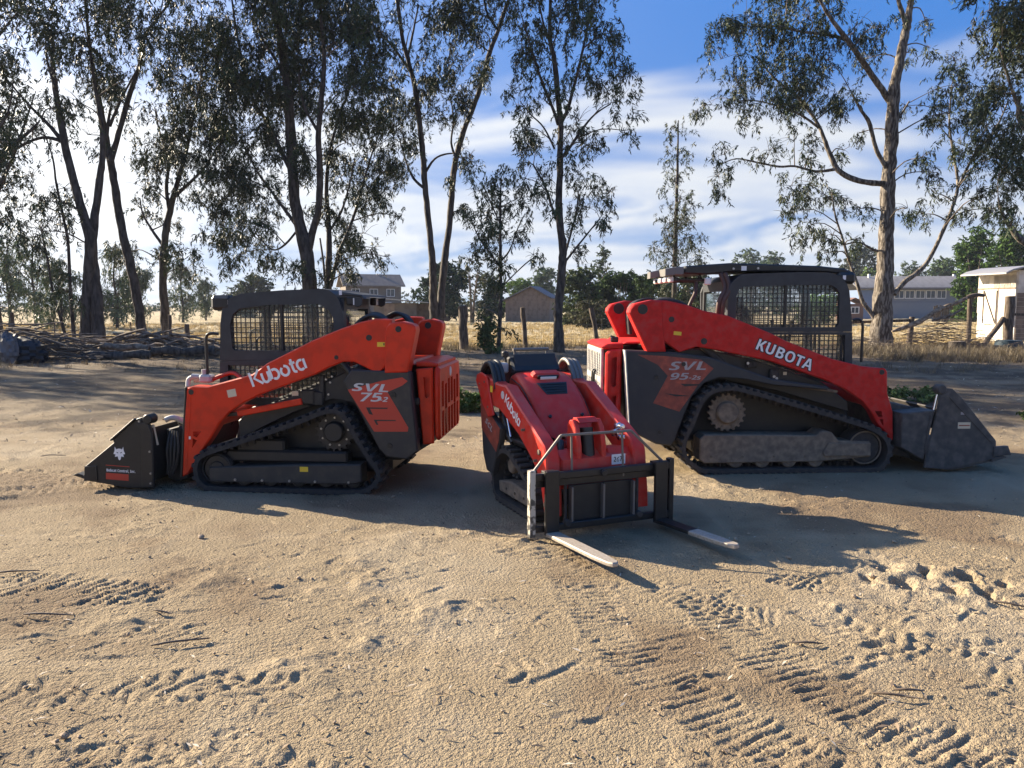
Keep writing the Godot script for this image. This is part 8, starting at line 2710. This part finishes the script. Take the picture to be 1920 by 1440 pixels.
func verge() -> void:
	var straw := func(_i): 
		var g := rng.randf_range(0.75, 1.2)
		return Color(0.55 * g, 0.445 * g, 0.255 * g)
	var dull := func(_i):
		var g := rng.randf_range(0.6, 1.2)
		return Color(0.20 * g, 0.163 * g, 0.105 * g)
	scatter("field_grass", "dry yellow grass of the open field beyond the fence", "grass", tuft_mesh(1, 14, 0.17, 0.010, 0.7), "straw", 14000, func(_i):
		var z := -33.6 - pow(rng.randf(), 1.7) * 42.0
		return stand(rng.randf_range(-0.78, 0.78) * -z, z, rng.randf_range(0.6, 1.25) * (1.0 + maxf(0.0, -z - 40.0) * 0.012)), straw)
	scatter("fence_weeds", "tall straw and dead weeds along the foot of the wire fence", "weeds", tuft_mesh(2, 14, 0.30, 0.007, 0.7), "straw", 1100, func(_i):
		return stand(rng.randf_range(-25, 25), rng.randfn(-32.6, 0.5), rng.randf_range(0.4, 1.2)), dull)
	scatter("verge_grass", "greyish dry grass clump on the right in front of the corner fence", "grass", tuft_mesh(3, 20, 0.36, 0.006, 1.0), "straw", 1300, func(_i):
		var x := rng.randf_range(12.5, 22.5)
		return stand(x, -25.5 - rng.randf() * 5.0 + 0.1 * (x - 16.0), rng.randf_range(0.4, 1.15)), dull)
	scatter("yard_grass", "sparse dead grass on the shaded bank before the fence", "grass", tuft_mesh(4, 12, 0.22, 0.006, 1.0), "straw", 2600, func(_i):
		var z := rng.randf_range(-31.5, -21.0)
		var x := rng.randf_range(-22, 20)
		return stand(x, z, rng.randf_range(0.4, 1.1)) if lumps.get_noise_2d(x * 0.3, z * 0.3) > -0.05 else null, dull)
	# green weeds
	bush("green_weeds", "patch of fresh green weeds behind the small loader's left track", "weeds", Vector3(-0.9, 0, -13.4), Vector3(1.1, 0.42, 0.8), 260, Color(0.10, 0.155, 0.045), 0.42, 501, false)
	bush("green_weeds", "broad-leaved green weeds beside the worn bucket", "weeds", Vector3(7.55, 0, -14.6), Vector3(2.2, 0.30, 1.0), 170, Color(0.085, 0.125, 0.045), 0.42, 502, false)
	bush("green_weeds", "small green weed clump right of the worn bucket", "weeds", Vector3(8.6, 0, -12.2), Vector3(0.8, 0.35, 0.6), 140, Color(0.06, 0.09, 0.03), 0.4, 503, false)
	bush("green_weeds", "thin green sucker shoots at the foot of the leafy sapling", "weeds", Vector3(-0.9, 0, -29.6), Vector3(1.0, 1.5, 0.8), 90, Color(0.09, 0.12, 0.045), 0.9, 504, false)
	brush()

func stick_heap(root: Node, at: Vector3, reach: Vector3, count: int, sd: int, key: String, r0: float) -> void:
	var r := RandomNumberGenerator.new()
	r.seed = sd
	var mb := MB.new()
	for i in count:
		var a := r.randf_range(-0.7, 0.7) + (PI if r.randf() < 0.5 else 0.0)
		var l := r.randf_range(0.3, 1.0) * reach.x * 0.55
		var u := r.randf_range(-1, 1)
		var y := reach.y * (1.0 - u * u) * r.randf_range(0.05, 1.0)
		var mid := at + Vector3(u * reach.x * 0.5, y, r.randf_range(-0.5, 0.5) * reach.z)
		var d := Vector3(cos(a), r.randf_range(-0.25, 0.3), sin(a)) * l * 0.5
		var k := r0 * r.randf_range(0.35, 1.3)
		mb.tube(smooth_line([mid - d, mid + Vector3(r.randf_range(-0.1, 0.1), r.randf_range(0, 0.12), 0), mid + d + Vector3(0, r.randf_range(-0.1, 0.1), 0)], 2), [k, k * 0.9, k * 0.8, k * 0.6, k * 0.35], 5)
	var o := part(root, "stick_tangle", mb, key)
	o.set_meta("kind", "stuff")

func wood_log(root: Node, a: Vector3, b: Vector3, r: float, key: String) -> void:
	var mb := MB.new()
	var p := []
	var w := []
	for i in 9:
		p.append(a.lerp(b, i / 8.0) + Vector3(0, 0.03 * sin(i * 1.3 + a.x * 3.0), 0.04 * sin(i * 0.9 + b.x)))
		w.append(r * (1.0 + 0.16 * sin(i * 2.1 + a.x * 5.0)))
	mb.tube(p, w, 9)
	part(root, "log", mb, key)

func brush() -> void:
	var root := thing("brush_pile", "long brush pile of logs and sticks under the slim trees on the left", "brush pile", Transform3D(Basis.IDENTITY, Vector3(-14.2, 0, -27.5)))
	stick_heap(root, Vector3(0.6, 0, -0.8), Vector3(5.4, 0.75, 1.4), 150, 3, "dead_wood", 0.045)
	stick_heap(root, Vector3(2.6, 0, 0), Vector3(4.0, 0.7, 1.2), 70, 4, "dead_wood", 0.05)
	wood_log(root, Vector3(-0.2, 0.14, 1.8), Vector3(1.9, 0.18, 1.4), 0.15, "bark")
	wood_log(root, Vector3(0.2, 0.45, 1.3), Vector3(1.7, 0.40, 1.1), 0.12, "dead_wood")
	wood_log(root, Vector3(1.8, 0.28, 1.1), Vector3(3.8, 0.26, 0.7), 0.16, "bark")
	wood_log(root, Vector3(-2.6, 0.2, 0.6), Vector3(-0.6, 0.35, 0.2), 0.11, "bark")
	root = thing("brush_pile", "dark pile of thin branches at the far left edge with a tarp on it", "brush pile", Transform3D(Basis.IDENTITY, Vector3(-16.2, 0, -25.5)))
	stick_heap(root, Vector3(0, 0, 0), Vector3(4.2, 1.1, 1.8), 140, 5, "twig", 0.03)
	stick_heap(root, Vector3(-0.8, 0.5, -0.6), Vector3(4.4, 0.7, 1.4), 80, 6, "dead_wood", 0.02)
	# crumpled tarp and cloth
	root = thing("tarp_bundle", "crumpled dark blue tarp bundle against the branches at the left edge", "tarp", Transform3D(Basis.IDENTITY, Vector3(-15.9, 0, -24.3)))
	part(root, "tarp_sheet", crumple(Vector3(0.35, 0.36, 0), Vector3(0.8, 0.45, 0.5), 8), "blue_tarp")
	root = thing("grey_cloth", "pale grey cloth draped over the dark tarp bundle", "cloth", Transform3D(Basis.IDENTITY, Vector3(-15.65, 0.02, -23.72)))
	part(root, "folded_sheet", crumple(Vector3(0.1, 0.5, 0), Vector3(0.28, 0.48, 0.2), 9), "tarp")
	# fallen limb on the right
	root = thing("fallen_limb", "broken pale eucalyptus limb slanting from the ground up over a fence post", "branch", Transform3D(Basis.IDENTITY, Vector3(16.5, 0, -32.2)))
	var mb := MB.new()
	mb.tube(smooth_line([Vector3(-0.6, 0.75, 0), Vector3(0.5, 1.15, 0), Vector3(1.3, 1.66, 0.05), Vector3(2.0, 1.95, 0.05), Vector3(2.55, 2.2, 0)], 4), [0.04, 0.08, 0.11, 0.10, 0.12, 0.09, 0.11, 0.10, 0.12, 0.09, 0.10, 0.08, 0.09, 0.07, 0.08, 0.06, 0.03], 9)
	part(root, "limb", mb, "split_wood")
	mb = MB.new()
	mb.tube(smooth_line([Vector3(2.45, 2.17, 0), Vector3(2.8, 2.27, 0.05), Vector3(3.15, 2.24, 0.05)], 3), [0.08, 0.09, 0.09, 0.08, 0.08, 0.07, 0.05], 8)
	part(root, "limb", mb, "twig")
	mb = MB.new()
	mb.tube(smooth_line([Vector3(1.0, 1.2, 0.1), Vector3(1.8, 1.45, 0.15), Vector3(2.3, 1.75, 0.1)], 3), [0.05, 0.06, 0.06, 0.06, 0.05, 0.04, 0.03], 7)
	part(root, "limb", mb, "dead_wood")
	stick_heap(root, Vector3(1.4, 0.0, 0.3), Vector3(4.2, 1.25, 1.0), 190, 12, "dead_wood", 0.012)
	stick_heap(root, Vector3(-1.6, 0.0, 0.6), Vector3(3.0, 0.5, 1.0), 70, 13, "dead_wood", 0.014)
	root = thing("tree_stump", "short sawn stump in the dry grass left of the corner fence", "stump", Transform3D(Basis.IDENTITY, Vector3(17.55, 0, -30.3)))
	mb = MB.new()
	mb.tube([Vector3(0, -0.1, 0), Vector3(0.02, 0.15, 0), Vector3(0, 0.42, 0)], [0.36, 0.31, 0.30], 14)
	part(root, "stub", mb, "bark")
	mb = MB.new()
	mb.drum(Vector3(0, 0.415, 0), Vector3(0, 0.428, 0), 0.285, 14, 0.004)
	part(root, "cut_face", mb, "dead_wood")

func crumple(at: Vector3, size: Vector3, sd: int) -> MB:
	var n := noise_of(1.6, sd, 4)
	var mb := MB.new()
	var p := []
	var rows := 14
	var cols := 22
	for i in rows + 1:
		var row := []
		var la := PI * (0.02 + 0.96 * i / rows)
		for j in cols:
			var lo := TAU * j / cols
			var d := Vector3(sin(la) * cos(lo), cos(la), sin(la) * sin(lo))
			var k := 1.0 + 0.45 * n.get_noise_3d(d.x * 1.2, d.y * 1.2, d.z * 1.2) + 0.12 * absf(n.get_noise_3d(d.x * 5, d.y * 2, d.z * 5))
			row.append(at + d * size * k)
		p.append(row)
	for i in rows:
		for j in cols:
			var j2 := (j + 1) % cols
			var o: Vector3 = (p[i][j] + p[i + 1][j2]) * 0.5 - at
			var a: Vector3 = (p[i][j2] - p[i][j]).cross(p[i + 1][j] - p[i][j]).normalized()
			if a.dot(o) < 0: a = -a
			mb.quad(p[i][j], p[i][j2], p[i + 1][j2], p[i + 1][j], a)
	return mb

# ------------------------------------------------------------------ what lies on the dirt
func litter() -> void:
	var r := rng
	# crumbs of earth
	var mb := MB.new()
	mb.tinted = true
	var n := noise_of(1.1, 77, 2)
	var top := []
	for i in 5:
		var row := []
		for j in 8:
			var la := PI * (0.08 + 0.84 * i / 4.0)
			var d := Vector3(sin(la) * cos(TAU * j / 8), cos(la) * 0.75, sin(la) * sin(TAU * j / 8))
			row.append(d * (1.0 + 0.5 * n.get_noise_3dv(d * 1.4)))
		top.append(row)
	for i in 4:
		for j in 8:
			var j2 := (j + 1) % 8
			mb.quad(top[i][j], top[i][j2], top[i + 1][j2], top[i + 1][j], ((top[i][j] + top[i + 1][j2]) as Vector3).normalized())
	for j in 8:
		mb.tri(Vector3(0, 0.8, 0), top[0][j], top[0][(j + 1) % 8], Vector3.UP, Vector3.UP, Vector3.UP)
	var clod := mb.mesh()
	var rough := noise_of(0.45, 19, 3)
	var spot := func():
		var d := 2.3 + pow(r.randf(), 1.6) * 10.0
		return Vector2(r.randf_range(-0.78, 0.78) * d, -d)
	scatter("dirt_clods", "loose crumbs and clods of earth on the yard", "clods", clod, "clod", 7000, func(_i):
		var p: Vector2 = spot.call()
		var g := rough.get_noise_2dv(p)
		if g < r.randf_range(-0.5, 0.35):
			return null
		var sc := 0.002 + 0.008 * pow(r.randf(), 3.0) + (0.022 * r.randf() if r.randf() < 0.012 else 0.0)
		return Transform3D(Basis.from_euler(Vector3(r.randf_range(-0.4, 0.4), r.randf_range(0, TAU), r.randf_range(-0.4, 0.4))) * Basis.from_scale(Vector3(sc, sc * r.randf_range(0.6, 1.0), sc * r.randf_range(0.7, 1.3))), Vector3(p.x, ground_base(p.x, p.y) + sc * 0.3 + 0.004, p.y)),
		func(_i):
			var g := r.randf_range(0.75, 1.15)
			return Color(0.36 * g, 0.27 * g, 0.178 * g))
	# fallen leaves and bark chips
	mb = MB.new()
	mb.tinted = true
	var nn := Vector3.UP
	mb.tri(Vector3(-0.5, 0, 0), Vector3(0, 0.06, 0.12), Vector3(0, 0.06, -0.12), nn, nn, nn)
	mb.tri(Vector3(0, 0.06, 0.12), Vector3(0.5, 0.0, 0), Vector3(0, 0.06, -0.12), nn, nn, nn)
	var leaf := mb.mesh()
	scatter("leaf_litter", "dry slender leaves and bark chips strewn over the dirt", "leaf litter", leaf, "clod", 5200, func(_i):
		var d := 2.3 + pow(r.randf(), 1.25) * 22.0
		var p := Vector2(r.randf_range(-0.8, 0.8) * d, -d)
		var l := r.randf_range(0.015, 0.07)
		return Transform3D(Basis.from_euler(Vector3(r.randf_range(-0.3, 0.3), r.randf_range(0, TAU), r.randf_range(-0.25, 0.25))) * Basis.from_scale(Vector3(l, l, l * r.randf_range(0.5, 1.0))), Vector3(p.x, ground_base(p.x, p.y) + 0.012, p.y)),
		func(_i):
			var g := r.randf()
			if g < 0.18:
				return Color(0.47, 0.41, 0.32)
			if g < 0.6:
				return Color(0.30, 0.22, 0.14)
			return Color(0.13, 0.095, 0.065))
	scatter("bank_litter", "bark strips and dead leaves on the shaded ground behind the machines", "litter", leaf, "clod", 9000, func(_i):
		var d := 10.0 + pow(r.randf(), 1.2) * 17.0
		var p := Vector2(r.randf_range(-0.8, 0.8) * d, -d)
		if lumps.get_noise_2d(p.x * 0.5, p.y * 0.5) < r.randf_range(-0.5, 0.2):
			return null
		var l := r.randf_range(0.03, 0.13)
		return Transform3D(Basis.from_euler(Vector3(r.randf_range(-0.4, 0.4), r.randf_range(0, TAU), r.randf_range(-0.4, 0.4))) * Basis.from_scale(Vector3(l, l, l * r.randf_range(0.4, 1.2))), Vector3(p.x, ground_base(p.x, p.y) + 0.03, p.y)),
		func(_i):
			var g := r.randf()
			return Color(0.50, 0.43, 0.33) if g < 0.16 else (Color(0.22, 0.165, 0.11) if g < 0.5 else Color(0.085, 0.065, 0.05)))
	scatter("bark_crumbs", "tiny dark bark crumbs and twig ends on the yard", "litter", leaf, "clod", 4200, func(_i):
		var d := 2.3 + pow(r.randf(), 1.5) * 11.0
		var p := Vector2(r.randf_range(-0.8, 0.8) * d, -d)
		if rough.get_noise_2d(p.x * 0.7 + 30.0, p.y * 0.7) < r.randf_range(-0.5, 0.3):
			return null
		var l := r.randf_range(0.008, 0.030)
		return Transform3D(Basis.from_euler(Vector3(r.randf_range(-0.5, 0.5), r.randf_range(0, TAU), r.randf_range(-0.5, 0.5))) * Basis.from_scale(Vector3(l, l * 1.6, l * r.randf_range(1.0, 2.5))), Vector3(p.x, ground_base(p.x, p.y) + 0.010, p.y)),
		func(_i):
			var g := r.randf_range(0.5, 1.5)
			return Color(0.075 * g, 0.055 * g, 0.04 * g))
	# single sticks that stand out
	var sticks := [
		["pale bent stick lying on the dirt at the lower left", 305, 1155, 0.14, 0.5, "dead_wood"],
		["dark curved bark strip left of the lower centre", 340, 1212, 0.30, -0.25, "twig"],
		["flat dark board scrap left of the black bucket", 100, 858, 0.30, -0.05, "twig"],
		["dark splinter among scuffed dirt on the right", 1515, 1213, 0.16, 0.2, "twig"],
		["pale split stick in the right foreground", 1680, 1312, 0.20, 0.35, "dead_wood"],
		["short pale stick right of the split one", 1705, 1302, 0.14, 0.2, "dead_wood"],
		["thin dark twig at the right edge of the yard", 1895, 1140, 0.25, 0.6, "twig"],
		["small dark stick at the far left of the yard", 30, 1080, 0.3, -0.15, "twig"],
		["broken twig among scattered bits at the left", 90, 1162, 0.3, 0.1, "twig"],
		["pale twig behind the black bucket", 245, 862, 0.25, 0.4, "dead_wood"],
	]
	var k := 0
	for e in sticks:
		k += 1
		var dn: float = (e[2] - 720.0) / 1440.0
		var pit := deg_to_rad(5.868)
		var dist := 1.85 / tan(pit + atan(dn))
		var depth := dist * cos(pit) + 1.85 * sin(pit)
		var x: float = (e[1] - 960.0) / 1440.0 * depth
		var root := thing("stick", e[0], "stick", Transform3D(Basis(Vector3.UP, -e[4]), Vector3(x, ground_base(x, -dist) + 0.012, -dist)), "loose sticks on the dirt")
		var l: float = e[3]
		mb = MB.new()
		mb.tube(smooth_line([Vector3(-l * 0.5, 0.0, 0), Vector3(-l * 0.1, 0.018, 0.02), Vector3(l * 0.5, 0.004, -0.01)], 3), [0.004, 0.006, 0.0065, 0.0065, 0.006, 0.005, 0.003], 6)
		part(root, "shaft", mb, e[5])
		mb = MB.new()
		var fork := 0.3 * sin(k * 4.1)
		mb.tube([Vector3(l * 0.3 * fork, 0.012, 0.012), Vector3(l * (0.12 + fork), 0.022, 0.05 * cos(k * 2.3))], [0.003, 0.0018], 5)
		part(root, "side_twig", mb, e[5])
